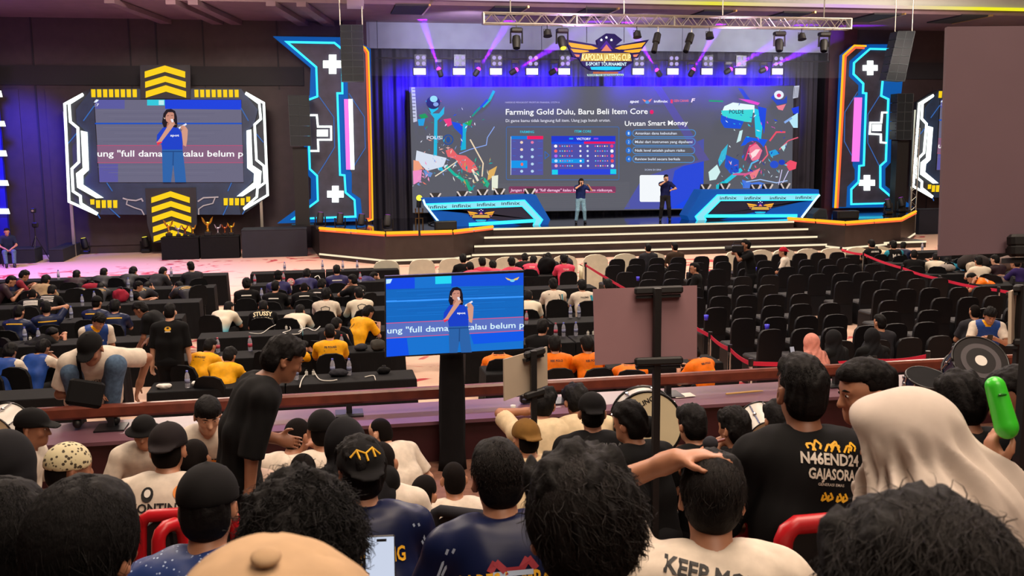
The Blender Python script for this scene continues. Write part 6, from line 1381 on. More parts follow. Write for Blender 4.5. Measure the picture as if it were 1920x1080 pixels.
m = MB(); ax = unit(a_-b_); o = a_-b_-ax*.02-np.array(CF)*.027; m.ell(o, (.013, .004, .004)); m.build('valve', mat('dark_green_vinyl', '0f6a12', .3), gc, local=True, smooth=True)
p = thing('phone', DP(713, 1066, 2.2), 'phone with white lit display under the REMBANG jersey', 'phone', rz=-6); R = rotm('X', 74)
m = MB(); m.box((0, 0, 0), (.068, .145, .009), R, bev=.003); m.build('case', M_dark, p, local=True); m = MB(); m.box(R@np.array([0, 0, .005]), (.063, .138, .001), R); m.build('display', emit('phone_white', 'cfd8ec', .95), p, local=True); m = MB(); m.box(R@np.array([.004, .062, .006]), (.022, .006, .001), R); m.build('camera_notch', M_dark, p, local=True)
# red framed chairs
M_redt = mat('red_vinyl_frame', 'b0101c', .35); M_mesh = mat('black_mesh_back', '0c0c10', .7)
def red_chair(corner_px, d, label, w_=.46, zf=None, rz=0, hgt=None):
    p = DP(*corner_px, d); zf = tier(d) if zf is None else zf; H = p[2]-zf; c = thing('red_framed_chair', (p[0]+w_/2*cos(radians(rz)), p[1]+w_/2*sin(radians(rz)), zf), label, 'chair', 'red framed chairs on the raised seats', rz)
    x = w_/2; m = MB(); P_ = [(-x-.02, -.01, H-.48), (-x-.01, 0, H-.20), (-x+.0, 0, H-.05), (-x+.012, 0, H-.022), (-x+.04, 0, H-.002), (x-.04, 0, H-.002), (x-.012, 0, H-.022), (x, 0, H-.05), (x+.01, 0, H-.20), (x+.02, -.01, H-.48)]
    m.tube(P_, .030, 12); m.build('back_frame', M_redt, c, local=True, smooth=True)
    m = MB(); m.prism([(-x+.01, .005, H-.48), (x-.01, .005, H-.48), (x-.02, .005, H-.06), (x-.07, .005, H-.025), (-x+.07, .005, H-.025), (-x+.02, .005, H-.06)], (0, .03, 0)); m.build('backrest', M_mesh, c, local=True)
    m = MB(); m.box((0, .26, max(.3, H-.50)), (w_, .46, .07), bev=.025); m.build('seat', M_mesh, c, local=True)
    for sx in (-1, 1):
        for yy in (.06, .44): m = MB(); m.cyl((sx*(x-.03), yy, 0), (sx*(x-.03), yy, max(.28, H-.52)), .014, n=8); m.build('leg', M_chrome, c, local=True)
    return c
red_chair((1470, 985), 3.05, 'red framed chair behind the N46END24 shirt, lower right', .50)
red_chair((262, 968), 4.55, 'red framed chair below the KONTINGEN T-shirt', .42, T1)
red_chair((296, 992), 4.3, 'red framed chair piece beside the black cap, left foreground', .12, T1, 40)
red_chair((1398, 922), 3.55, 'red framed chair glimpsed left of the N46END24 shirt', .40)
red_chair((1846, 884), 3.6, 'red framed chair under the black shirt by the green clapper', .42)
c = red_chair((812, 955), 5.0, 'dark chair back beside the leaning white badge T-shirt', .3, T1, -30)
for ch in c.children:
    if ch.name.startswith('back_frame'): ch.material_slots[0].material = M_dgrey
# ================================================================== television, boards, drums
YT = float(DP(850, 590, 8.0)[1])
tv = thing('television', (YP(852, 860, YT)[0], YT, T1), 'television on black draped stand showing a person with microphone, centre of picture', 'television')
flatpiece('housing', [(721.5, 518), (983, 507), (982, 657.5), (722.5, 671)], YT, .05, M_dark, tv)
def c5(x, y): return (700+x/4.8, 480+y/4.8)
A = Art(lambda x, y: tuple(YP(*c5(x, y), YT-.003)), YT)
A.poly('1673d0', [(113, 203), (1350, 150), (1350, 832), (118, 905)]); A.poly('1068c0', [(114, 300), (1350, 262), (1350, 560), (116, 640)])
A.poly('1048e8', [(114, 203), (372, 192), (372, 292), (115, 300)]); A.poly('1250dc', [(700, 178), (1350, 150), (1350, 262), (700, 275)]); A.poly('24d8f4', [(556, 184), (702, 178), (702, 246), (557, 252)])
A.poly('3a98ff', [(114, 400), (1350, 358), (1350, 372), (114, 416)]); A.poly('5a70c0', [(116, 604), (1350, 545), (1350, 668), (118, 738)])
A.line('e0507c', [(116, 604), (1350, 546)], 6); A.line('e0507c', [(118, 738), (1350, 668)], 6)
A.poly('0c50e8', [(118, 745), (300, 735), (320, 890), (118, 905)]); A.poly('0c58e8', [(870, 700), (1350, 675), (1350, 760), (900, 790)])
for k in range(16): A.line('1c7ad8' if k % 2 else '125cb4', [(120+k % 5*90, 300+k*16), (1300-k % 4*120, 262+k*16)], 3)
A.poly('bfeaff', [(113, 205), (168, 202), (150, 240), (113, 246)])
A.text('d8f4ff', 'ung "full damage" kalau belum p', 122, 1348, 690, 52, .012, x1y=636)
A.poly('f0c860', [(1180, 188), (1230, 205), (1240, 220), (1200, 210)]); A.poly('f0c860', [(1306, 182), (1256, 202), (1246, 218), (1290, 208)]); A.ell('7ad0f0', 1243, 216, 22, 12)
presenter(A, lambda x, y: (738+x*2.5, 308+min(y, 263)*2.10-x*.08), 2.1)
A.build('picture', tv)
m = MB(); zb_, zt_ = T1, YP(850, 655, YT)[2]; n = 20; V = []
xc0, xc1 = YP(852, 664, YT)[0], YP(852, 865, YT)[0]
for j in range(13):
    f = j/12; z = zb_+(zt_-zb_)*f; r_ = .10+.05*max(0, .18-f)**1*6*.35
    for i in range(n): a = 2*pi*i/n; k = 1+.10*sin(i*3.1+f*4)+.05*sin(i*1.7+2); V.append((xc1+(xc0-xc1)*f+r_*k*cos(a)*(1.0), YT+.16+r_*.8*k*sin(a), z))
m.add(V, [(j*n+i, j*n+(i+1) % n, (j+1)*n+(i+1) % n, (j+1)*n+i) for j in range(12) for i in range(n)]+[tuple(range(n-1, -1, -1)), tuple(range(12*n, 13*n))])
m.build('draped_stand', M_blackcloth, tv, smooth=True)
# grey boards on poles
M_bd = mat('grey_board_back', '8c6a70', .7, var=.06, scale=3); M_bd2 = mat('beige_board_back', 'a89a88', .7, var=.06, scale=3)
def board(name, quad, d, pole_px, label, m_, zf, clamps, tilt=0.0):
    pts = [DP(x, y, d+k) for (x, y), k in zip(quad, (0, tilt, tilt, 0))]; c = sum(pts)/4; nrm = unit(np.cross(pts[1]-pts[0], pts[3]-pts[0])); nrm = nrm if nrm@CF > 0 else -nrm
    pp = DP(*pole_px, d+tilt*.5); b = thing(name, (pp[0], pp[1], zf), label, 'board')
    m = MB(); m.prism(pts, nrm*.02); m.build('panel', m_, b)
    q = pp-nrm*.06; zt2 = DP(pole_px[0], clamps[0]-8, d+tilt*.5)[2]; m = MB(); m.b2((q[0]-.019, q[1]-.019, zf), (q[0]+.019, q[1]+.019, zt2)); m.build('pole', M_black, b)
    u = unit(pts[1]-pts[0]); L = np.linalg.norm(pts[1]-pts[0])
    for y in clamps: cc = DP(pole_px[0]+4, y, d+tilt*.5)-nrm*.04; m = MB(); m.box(cc, (L*.46, .05, .045), np.stack([u, nrm, np.cross(u, nrm)], 1), bev=.01); m.box(cc+u*.0-(0, 0, .035)+nrm*.03, (L*.42, .07, .018), np.stack([u, nrm, np.cross(u, nrm)], 1)); m.build('clamp', M_black, b)
    for k in range(3): a = radians(90+k*120); m = MB(); m.tube([(q[0], q[1], zf+.18), (q[0]+.3*cos(a), q[1]+.3*sin(a), zf+.012)], .012, 8); m.build('leg', M_black, b)
    return b
board('display_board', [(1112, 542), (1307, 535), (1307, 672), (1116, 685)], 5.6, (1229, 610), 'back of a grey-mauve display board clamped to a black pole, right of television', M_bd, T1, (544, 676))
board('display_board', [(945, 674), (1026, 650), (1027, 722), (946, 752)], 6.6, (994, 700), 'small beige display board on a black pole below the television corner', M_bd2, T1, (661, 737), .12)
bb = board('display_board', [(1776, 50), (1985, 48), (1985, 470), (1762, 480)], 3.5, (1925, 440), 'very large dark grey board back towering at upper right edge', mat('dark_grey_board_back', '6b545e', .7, var=.05, scale=3), T2, (452, 470))
board('display_board', [(1897, 546), (1909, 542), (1909, 632), (1896, 645)], 6.4, (1893, 590), 'thin edge-on board on black pole at right edge', M_bd2, T1, (540, 640), .25)
# drums
M_head = mat('drum_head', 'd2c6a4', .5, var=.05, scale=5); M_hoop = mat('black_hoop', '0c0c0c', .3); M_shell = mat('white_drum_shell', 'c8c4bc', .35); M_blshell = mat('blue_black_drum_shell', '141c3a', .25)
def drum(name, c, r, dep, ax, label, head=M_head, shell=M_shell, text=None, lugs=8, zf=None):
    ax = unit(ax); u = unit(np.cross((0, 0, 1.0), ax)); v = np.cross(ax, u); t = thing(name, (c[0], c[1], zf if zf is not None else c[2]-r), label, 'drum'); c = np.asarray(c, float)
    m = MB(); m.cyl(c-ax*dep/2, c+ax*dep/2, r*.97, n=40); autosmooth(m.build('shell', shell, t))
    m = MB(); m.cyl(c-ax*(dep/2+.004), c-ax*(dep/2-.002), r*.965, n=40); m.build('drum_head', head, t)
    for s in (-1, 1):
        P_ = [c+ax*s*dep/2+u*r*cos(2*pi*k/40)+v*r*sin(2*pi*k/40) for k in range(41)]; m = MB(); m.tube(P_, r*.045, 6); m.build('hoop', M_hoop, t, smooth=True)
    for k in range(lugs):
        a = 2*pi*k/lugs+.2; m = MB(); e = u*r*1.02*cos(a)+v*r*1.02*sin(a); m.cyl(c-ax*dep*.45+e, c+ax*dep*.45+e, .006, n=6); m.ell(c+e, (.016, .016, .016), nu=8, nv=6); m.build('tension_rod', M_chrome, t)
    if c[2]-r > (zf or 0)+.03:
        for k in range(3):
            a = radians(90+120*k); m = MB(); m.tube([c+(0, 0, -r*.5), (c[0], c[1], c[2]-r-.10), (c[0]+.16*cos(a), c[1]+.10*sin(a), T1+.006 if c[1] < 8.0 else 1.54)], .011, 6); m.build('stand_leg', M_chrome, t)
    if text:
        m = MB(); o = c-ax*(dep/2+.006); m.text(text, o+v*r*.50-u*s_flip(u)*r*.30, h=.035, u=unit(-u*.88+v*.47) if False else unit(u*s_flip(u)*.88+v*.45), v=unit(v*.88-u*s_flip(u)*.45), bold=.03); m.build('lettering', M_black_print, t)
    return t
def s_flip(u): return 1 if u@CR > 0 else -1
drum('bass_drum', DP(1211, 791, 7.3), .245, .30, (.20, .97, -.12), 'large marching bass drum with cream head and black hoop before the parapet', text='MAHA LING', zf=T1)
drum('bass_drum', DP(2, 806, 7.3), .16, .28, (.2, .95, .1), 'cream drum head at the left picture edge by the parapet', zf=T1)
drum('snare_drum', DP(1426, 796, 7.4), .13, .22, (.0, .9, .45), 'small cream drum behind the person with curled hand', zf=T1)
drum('tom_drum', DP(1828, 690, 7.6), .21, .22, (.12, .62, -.55), 'black tom drum tilted towards camera with pale centre spot', head=mat('black_drum_head', '1c1a1c', .4), shell=M_blshell, zf=T1)
q = DP(1832, 683, 7.6); ax = unit((.12, .62, -.55)); u = unit(np.cross((0, 0, 1.), ax)); v = np.cross(ax, u); td = bpy.data.objects['tom_drum']; c = DP(1828, 690, 7.6)-ax*.1165
for nm, r0, mm in (('grey_ring', .15, mat('grey_drum_ring', '4a464a', .5)), ('inner_ring', .11, mat('black_drum_ring', '141214', .5)), ('centre_spot', .045, M_white_print)):
    m = MB(); c = c-ax*.0015; m.add([c+u*r0*cos(2*pi*k/32)+v*r0*sin(2*pi*k/32) for k in range(32)], [tuple(range(32))]); m.build(nm, mm, td)
m = MB()
for k in range(2): m.cyl(DP(1799+k*7, 664, 7.70), DP(1792+k*7, 694, 7.78), .016, n=8)
m.build('blue_stripe', mat('blue_foil', '2a6ac0', .2), td)
drum('snare_drum', DP(1736, 722, 7.5), .16, .13, (.0, .3, -.9), 'dark snare drum with chrome lugs on a stand by the parapet ledge', head=M_blackcloth, shell=M_blshell, lugs=10, zf=T1)
ml = thing('drum_mallet', DP(1332, 832, 5.7), 'dark round-headed drum mallet in front of bass drum', 'mallet'); m = MB(); m.ell((0, 0, 0), (.045, .045, .045)); m.build('mallet_head', M_dgrey, ml, local=True, smooth=True); m = MB(); m.cyl((0, 0, 0), (.10, .03, .01), .009, n=8); m.build('stick', M_wood, ml, local=True)
ml = thing('drum_mallet', DP(1214, 800, 6.6), 'dark mallet held before the lower bass drum head', 'mallet'); m = MB(); m.ell((0, 0, 0), (.075, .06, .075)); m.build('mallet_head', M_cap, ml, local=True, smooth=True); m = MB(); m.cyl((0, 0, 0), (-.12, -.03, -.10), .009, n=8); m.build('stick', M_wood, ml, local=True)
def ledge_at(px, py): return G(px, py, 1.535)
p = ledge_at(1280, 742); s = thing('paper_sheet', p, 'white paper sheet lying on the ledge right of bass drum', 'paper', rz=8); m = MB(); m.add([(-.10, -.06, .002), (.10, -.07, .004), (.11, .06, .006), (-.09, .07, .003)], [(0, 1, 2, 3)]); m.prism([(-.10, -.06, .002), (.10, -.07, .004), (.11, .06, .006), (-.09, .07, .003)], (0, 0, .002)); m.build('sheet', M_white_print, s, local=True)
p = ledge_at(1395, 738); s = thing('drumstick', p, 'pale wooden drumstick lying on the ledge, left of N46END24 shirt', 'drumstick', rz=6); m = MB(); m.tube([(-.19, 0, .012), (.12, 0, .012), (.2, 0, .01)], [.009, .009, .005], 8); m.build('stick', mat('pale_wood', 'c09a5c', .5), s, local=True)
p = ledge_at(962, 770); s = thing('paper_cup', p, 'small white cup on the ledge below the easel board', 'cup'); m = MB(); m.lathe([(.018, 0), (.024, .05), (.021, .05), (.016, .004)], n=12); m.build('cup', M_white_print, s, local=True, smooth=True)
p = ledge_at(988, 756); s = thing('camera', p, 'black camera on the ledge at easel board pole', 'camera'); m = MB(); m.box((0, 0, .05), (.13, .08, .09), bev=.015); m.box((0, 0, .105), (.05, .06, .03), bev=.01); m.build('body', M_dark, s, local=True); m = MB(); m.cyl((0, .04, .05), (0, .11, .05), .035, n=12); m.build('lens', M_black, s, local=True)
p = ledge_at(1662, 690); 
# ---- bottles, fans and clutter on the tables
M_pet = bpy.data.materials.new('clear_plastic'); M_pet.use_nodes = True; b = M_pet.node_tree.nodes['Principled BSDF']; b.inputs['Base Color'].default_value = (.6, .62, .72, 1); b.inputs['Roughness'].default_value = .15; b.inputs['Transmission Weight'].default_value = .55; b.inputs['Alpha'].default_value = .75
M_label = mat('blue_label', '767c9c', .5); M_rlabel = mat('red_label', 'b03a50', .5); M_lid = mat('bottle_cap', '5a66c8', .4)
_bt = {}
def snap(p, mg=.06):
    best = None
    for x0, x1, y0, y1 in TABLES:
        q = (min(max(p[0], x0+mg), x1-mg), min(max(p[1], y0+mg), y1-mg)); d = math.hypot(q[0]-p[0], q[1]-p[1])
        if best is None or d < best[0]: best = (d, q)
    return np.array((*best[1], p[2]))
def bottle(px, py, z, label, red=False, group='water bottles on the tables', S=1.0):
    p = G(px, py, z); p = snap(p) if z > .7 else p; o = thing('water_bottle', (p[0], p[1], z), label, 'bottle', group); o.scale = (S,)*3
    if not _bt:
        m = MB(); m.lathe([(.028, 0), (.033, .008), (.033, .06), (.031, .066), (.031, .12), (.033, .126), (.032, .15), (.022, .19), (.013, .205), (.013, .215)], n=12); a = m.build('x', M_pet, smooth=True); m = MB(); m.lathe([(.0335, .066), (.0335, .12)], n=12); c = m.build('x', M_label, smooth=True); m = MB(); m.lathe([(.015, .212), (.015, .232)], n=10); d = m.build('x', M_lid)
        _bt.update(body=a.data, label_band=c.data, lid=d.data); [bpy.data.objects.remove(q) for q in (a, c, d)]
    link('body', _bt['body'], [M_pet], o); link('label_band', _bt['label_band'], [M_rlabel if red else M_label], o); link('lid', _bt['lid'], [M_rlabel if red else M_lid], o); return o
TZ = .752
for px, py, lb, red in ((110, 524, 'left of the maroon jersey player', 0), (312, 527, 'between slumped players near the left aisle', 0), (241, 540, 'beside the small person in vest', 0), (153, 575, 'in front of the three-bar jersey', 0), (187, 560, 'beside the black-capped player', 0), (257, 556, 'below the small person in vest', 0), (134, 597, 'left of two bottles by the reclining player', 0), (124, 594, 'near the reclining navy player', 0), (52, 636, 'left of the paper bag on near left table', 0), (73, 642, 'right of the paper bag on near left table', 0),
                      (534, 508, 'alone on the back table of centre-left block', 0), (608, 505, 'beside the cable coil, back table', 0), (643, 506, 'right of the purple player, back table', 0), (670, 505, 'at the right end of the back table', 0), (478, 533, 'left of the capped purple player', 1), (532, 529, 'right of the capped purple player', 1), (676, 530, 'in front of the turned black T-shirt player', 1), (491, 561, 'behind the printed STUSSY shirt', 0), (411, 656, 'beside the yellow player by the aisle', 1), (470, 656, 'in front of the bowing person', 1), (641, 655, 'right of the upright yellow player', 1), (352, 727, 'on the near table left of the crumpled tissue', 0), (655, 703, 'on the near table by the lens bag', 0), (624, 703, 'on the near table left of the lens bag', 0), (556, 712, 'on the near table beside the bowing person', 0),
                      (1062, 630, 'left of a pair behind the orange players', 0), (1079, 629, 'right of a pair behind the orange players', 0), (1054, 585, 'greenish, beside the cream shirt player', 0), (1075, 588, 'by the edge of the grey board, upper table', 0), (990, 610, 'by the television right edge', 1), (1034, 625, 'beside the black T-shirt player', 1), (1788, 505, 'on right tables left of the bags', 0), (1840, 506, 'on right tables behind the bags', 0), (1729, 470, 'at the back of right tables', 0)):
    bottle(px, py, TZ, f"clear {'red-labelled ' if red else ''}water bottle {lb}", bool(red))
bottle(1443, 671, .46, 'clear water bottle on a black seat by the rope post', S=1.3)
M_plug = mat('white_plastic', 'cfccc4', .4)
def cable(pts, z, label, r=.007, m_=None, grp=None):
    P_ = [G(x, y, z+.012) for x, y in pts]; Q = []
    for i in range(len(P_)-1):
        for k in range(4):
            f = k/4; p0 = P_[max(i-1, 0)]; p1 = P_[i]; p2 = P_[i+1]; p3 = P_[min(i+2, len(P_)-1)]
            Q.append(.5*((2*p1)+(-p0+p2)*f+(2*p0-5*p1+4*p2-p3)*f*f+(-p0+3*p1-3*p2+p3)*f**3))
    m = MB(); m.tube(Q+[P_[-1]], r, 6); o = m.build('cable', m_ or M_plug, smooth=True, loc=P_[0]); return tag(o, label, 'cable', grp)
cable([(467, 624), (490, 625), (510, 612), (535, 605), (545, 618), (530, 624), (560, 626), (566, 612), (550, 604)], TZ, 'white cable looping over the table behind the bowing person')
cable([(560, 622), (575, 615), (590, 620), (600, 612)], TZ, 'short white cable beside the looped one', .01)
cable([(590, 699), (600, 712), (620, 714), (632, 712)], TZ, 'white charger cable on the near table right of bowing person', .008)
cable([(575, 700), (566, 712), (562, 726)], TZ, 'white cable hanging at the near table front edge', .008)
cable([(684, 707), (700, 704), (704, 712)], TZ, 'thin white cable by the black camera on near table', .007)
cable([(590, 520), (597, 517), (602, 527)], TZ, 'white cable loop on the second table', .01)
def plug(px, py, label, z=TZ):
    p = snap(G(px, py, z)); o = thing('charger_plug', (p[0], p[1], z), label, 'charger', 'chargers on the tables'); m = MB(); m.box((0, 0, .03), (.04, .03, .06), bev=.006); m.build('body', M_plug, o, local=True); m = MB(); m.box((0, 0, .07), (.02, .012, .02)); m.build('pins', M_alu, o, local=True)
for px, py, lb in ((575, 699, 'left of two white chargers on near table'), (588, 697, 'right of two white chargers on near table'), (538, 612, 'beside the looped white cable'), (1093, 622, 'left of a pair by grey board edge'), (1104, 622, 'right of a pair by grey board edge'), (64, 634, 'white pack on near left table')): plug(px, py, f'white charger plug, {lb}')
def lump(name, px, py, z, size, m_, label, cat, seed=1, group=None):
    p = G(px, py, z); p = snap(p, .12) if z > .7 else p; o = thing(name, (p[0], p[1], z), label, cat, group); F = Field(); rg = random.Random(seed); s = np.array(size)
    F.ell((0, 0, s[2]*.9), s, None, .03, 0, [((0, 0, 0.002), (0, 0, -1))])
    for k in range(4): F.ell((rg.uniform(-.6, .6)*s[0], rg.uniform(-.6, .6)*s[1], s[2]*rg.uniform(.5, 1.3)), s*rg.uniform(.4, .6), None, .04, 0, [((0, 0, 0.002), (0, 0, -1))])
    V, Q = F.mesh(max(s)/12, lambda P: max(s)*.06*noise3(P/max(s), 5, seed)); obj_mesh('bag_body' if cat == 'bag' else 'body', fmesh(name, V, Q), [m_], o)
    if cat == 'bag': m = MB(); m.tube([(-s[0]*.4, 0, s[2]*1.5), (-s[0]*.2, 0, s[2]*2.2), (s[0]*.2, 0, s[2]*2.2), (s[0]*.4, 0, s[2]*1.5)], s[0]*.06, 6); m.build('handle', M_dark, o, local=True, smooth=True)
    return o
M_bred = cl('red_bag_cloth', '8a1c30')
lump('sports_bag', 172, 545, TZ, (.22, .12, .09), M_bred, 'red bag on the table between two slumped players', 'bag', 2)
lump('sports_bag', 232, 562, .75, (.16, .12, .14), M_bred, 'red and black bag standing behind the navy player', 'bag', 3)
lump('sports_bag', 718, 656, TZ, (.12, .10, .09), cl('grey_bag_cloth', '3a3834'), 'small grey-green bag on table left of the television', 'bag', 4)
lump('lens_pouch', 676, 657, TZ, (.10, .08, .05), M_dgrey, 'dark pouch beside the small grey bag', 'pouch', 5)
lump('lens_pouch', 636, 705, TZ, (.12, .08, .05), M_dgrey, 'dark pouch on the near table right of the bowing person', 'pouch', 6)
lump('camera_bag', 720, 700, TZ, (.09, .07, .05), M_cap, 'black camera bag on the right end of near table', 'bag', 7)
lump('tissue', 371, 724, TZ, (.07, .05, .035), M_white_print, 'crumpled white tissue on the near table', 'tissue', 8)
lump('paper_bag', 308, 728, TZ, (.09, .06, .03), M_white_print, 'small pile of white plugs and paper at near table corner', 'paper', 9)
lump('sports_bag', 1640, 487, .62, (.28, .2, .16), M_creamT, 'cream bag beside the right rope', 'bag', 10)
lump('sports_bag', 1810, 505, TZ, (.40, .25, .22), cl('grey_black_bag', '2c2626'), 'large grey-black bag heaped on right tables', 'bag', 11)
lump('sports_bag', 1762, 507, TZ, (.22, .15, .10), cl('pale_bag_cloth', '8a827c'), 'pale bag and wrappers on right tables', 'bag', 12)
lump('sports_bag', 1855, 518, TZ, (.13, .13, .14), cl('cream_round_bag', 'b8a894'), 'round cream bag beside the grey jacket player', 'bag', 13)
lump('jacket', 1905, 512, TZ, (.35, .2, .2), cl('taupe_jacket', '6a5a56'), 'taupe jacket heaped at the right edge tables', 'jacket', 14)
lump('backpack', 985, 492, TZ, (.2, .15, .22), M_cap, 'black backpack between the pink jersey players', 'bag', 15)
lump('backpack', 1035, 494, TZ, (.18, .15, .2), M_dgrey, 'grey backpack by the right pink jersey player', 'bag', 16)
lump('helmet', 1000, 578, TZ, (.13, .13, .09), M_cap, 'black rounded bag on the table right of the television', 'bag', 17)
fn = thing('desk_fan', G(546, 545, TZ), 'small pink desk fan on the third-row table', 'fan'); m = MB(); R = rotm('X', 80); m.lathe([(.02, -.02), (.075, -.02), (.085, 0), (.075, .02), (.02, .02)], (0, 0, .19), 18, R); m.build('fan_head', mat('pink_plastic', 'c86a70', .4), fn, local=True, smooth=True); m = MB(); m.cyl((0, 0, 0), (0, 0, .12), .02, n=8); m.build('handle', M_plug, fn, local=True)
for k in range(5): a = k*2*pi/5; m = MB(); m.prism([(0, -.024, .19), (.06*cos(a), -.024, .19+.06*sin(a)), (.06*cos(a+.7), -.024, .19+.06*sin(a+.7))], (0, -.004, 0)); m.build('blade', M_white_print, fn, local=True)
# blue-lidded cups on the seats (small pale blue glints)
for i, (px, py, lb) in enumerate(((1324, 596, 'left of the near dark chairs'), (1438, 614, 'beside the near chair column'), (1416, 505, 'below the camera operator'), (1196, 523, 'above the grey board'))):
    p = G(px, py, .9); o = thing('cup', (p[0], p[1], .86), f'small blue cup hung on a black chair {lb}', 'cup', 'blue cups on the audience chairs'); m = MB(); m.lathe([(.03, 0), (.04, .09), (.036, .09), (.026, .005)], n=12); m.build('cup', mat('blue_plastic', '3a34d8', .4), o, local=True, smooth=True)
# ---- rope barrier
M_rope = mat('red_rope_belt', 'c8143c', .6)
posts = [((1098, 492), 'at the far end of the left rope'), ((1332, 622), 'half hidden behind the grey board'), ((1369, 646), 'in front of the orange player'), ((1408, 672), 'at the near left rope corner'), ((1640, 667), 'beside the seated black headscarves'), ((1740, 658), 'at the right end of the near rope'),
         ((1577, 463), 'at the far end of the right rope'), ((1620, 472), 'second on the right rope'), ((1692, 497), 'third on the right rope'), ((1762, 517), 'fourth on the right rope'), ((1873, 538), 'fifth on the right rope')]
PP = []
for (px, py), lb in posts:
    p = G(px, py, .95); o = thing('barrier_post', (p[0], p[1], 0), f'chrome rope barrier post {lb}', 'barrier post', 'rope barrier posts'); PP.append(np.array((p[0], p[1], .88)))
    m = MB(); m.lathe([(.16, 0), (.16, .02), (.04, .04)], n=20); m.build('base', M_chrome, o, local=True); m = MB(); m.cyl((0, 0, .03), (0, 0, .84), .028, n=12); m.build('pole', M_chrome, o, local=True); m = MB(); m.cyl((0, 0, .84), (0, 0, .95), .034, n=12); m.build('head', M_dark, o, local=True)
def rope(a, b, label, sag=.04):
    m = MB(); P_ = []
    for k in range(9): f = k/8; q = a+(b-a)*f; P_.append(q-(0, 0, sag*4*f*(1-f)))
    for p, q in zip(P_[:-1], P_[1:]): d = unit(q-p); s = np.cross(d, (0, 0, 1)); m.prism([p+(0, 0, .03), q+(0, 0, .03), q-(0, 0, .03), p-(0, 0, .03)], s*.004)
    o = m.build('belt_rope', M_rope, loc=a); tag(o, label, 'rope', 'red belts of the rope barrier')
segs = ((0, 1, 'far belt of the left rope passing behind the grey board'), (1, 2, 'red belt emerging right of the grey board'), (2, 3, 'red belt sloping to the near left corner post'), (3, 4, 'red belt running behind the N46END24 shirt'), (4, 5, 'red belt at the right end of near rope'), (6, 7, 'red belt at the far end of right rope'), (7, 8, 'second red belt of the right rope'), (8, 9, 'third red belt of the right rope'), (9, 10, 'fourth red belt passing the ADHITY jersey'))
for a, b, lb in segs: rope(PP[a], PP[b], lb, .03)
rope(PP[10], G(1935, 552, .88), 'last red belt leaving the right picture edge', .02)
# ================================================================== lighting rig, loudspeakers, trophies, stage side gear
def dirto(a, b): return unit(np.asarray(b, float)-np.asarray(a, float))
YTR = 33.0
tl, tr_ = YP(906, 36, YTR), YP(1592, 44, YTR)
ts = thing('lighting_truss', (tl+tr_)/2, 'long aluminium lighting truss hanging above the stage front', 'truss'); zc = float((tl[2]+tr_[2])/2); hh = .17
for dy in (-.16, .16):
    for dz in (-hh, hh): m = MB(); m.cyl((tl[0], YTR+dy, zc+dz), (tr_[0], YTR+dy, zc+dz), .03, n=8); m.build('chord', M_alu, ts)
m = MB(); n = 46; L = tr_[0]-tl[0]
for dy in (-.16, .16):
    for k in range(n):
        a = tl[0]+L*k/n; b = tl[0]+L*(k+1)/n; s = 1 if k % 2 == 0 else -1; m.cyl((a, YTR+dy, zc-s*hh), (b, YTR+dy, zc+s*hh), .014, n=5, caps=False)
for k in range(n+1): a = tl[0]+L*k/n; s = -hh if k % 2 == 0 else hh; m.cyl((a, YTR-.16, zc+s), (a, YTR+.16, zc+s), .012, n=5, caps=False)
for k in (0, 11, 23, 34, 46): a = tl[0]+L*k/n; m.box((a, YTR, zc), (.05, .36, .38))
m.build('lattice', M_alu, ts)
for px in (957, 1170, 1355, 1545): x = YP(px, 30, YTR)[0]; m = MB(); m.cyl((x, YTR, zc+hh), (x, YTR, ZC), .02, n=6); m.build('hanging_cable', M_alu, ts)
M_lens = mat('dark_lens', '14141c', .1); M_violet = emit('violet_lamp', 'f02ad8', 6); M_ylens = emit('yellow_lamp', 'f0e040', 1.6); M_vdim = emit('violet_lamp_dim', 'b832e0', 1.3)
def mover(loc, aim, label, group, lensm=None, hang=True, S=1.0, name='moving_head'):
    """stage light: base, yoke and a barrel that points at aim"""
    loc = np.asarray(loc, float); t = thing(name, loc, label, 'stage light', group); s = -1 if hang else 1; d = dirto(loc, aim)
    m = MB(); m.box((0, 0, s*.06*S*(1)), (.34*S, .26*S, .12*S), bev=.03); m.build('base', M_dark, t, local=True)
    pv = np.array([0, 0, s*.40*S]); m = MB()
    m.tube([(-.17*S, 0, s*.44*S), (-.17*S, 0, s*.12*S), (.17*S, 0, s*.12*S), (.17*S, 0, s*.44*S)], .032*S, 6)
    m.build('yoke', M_dark, t, local=True)
    m = MB(); m.tube([pv-d*.20*S, pv-d*.17*S, pv-d*.05*S, pv+d*.10*S, pv+d*.19*S], [.06*S, .11*S, .13*S, .115*S, .105*S], 14); b = m.build('barrel', M_black, t, local=True); autosmooth(b, 40)
    m = MB(); m.cyl(pv+d*.185*S, pv+d*.20*S, .088*S, n=16); m.build('lens', lensm or M_lens, t, local=True)
    if hang: m = MB(); m.cyl((0, 0, 0), (0, 0, .12), .02, n=6); m.build('clamp', M_alu, t, local=True)
    return t, loc+pv
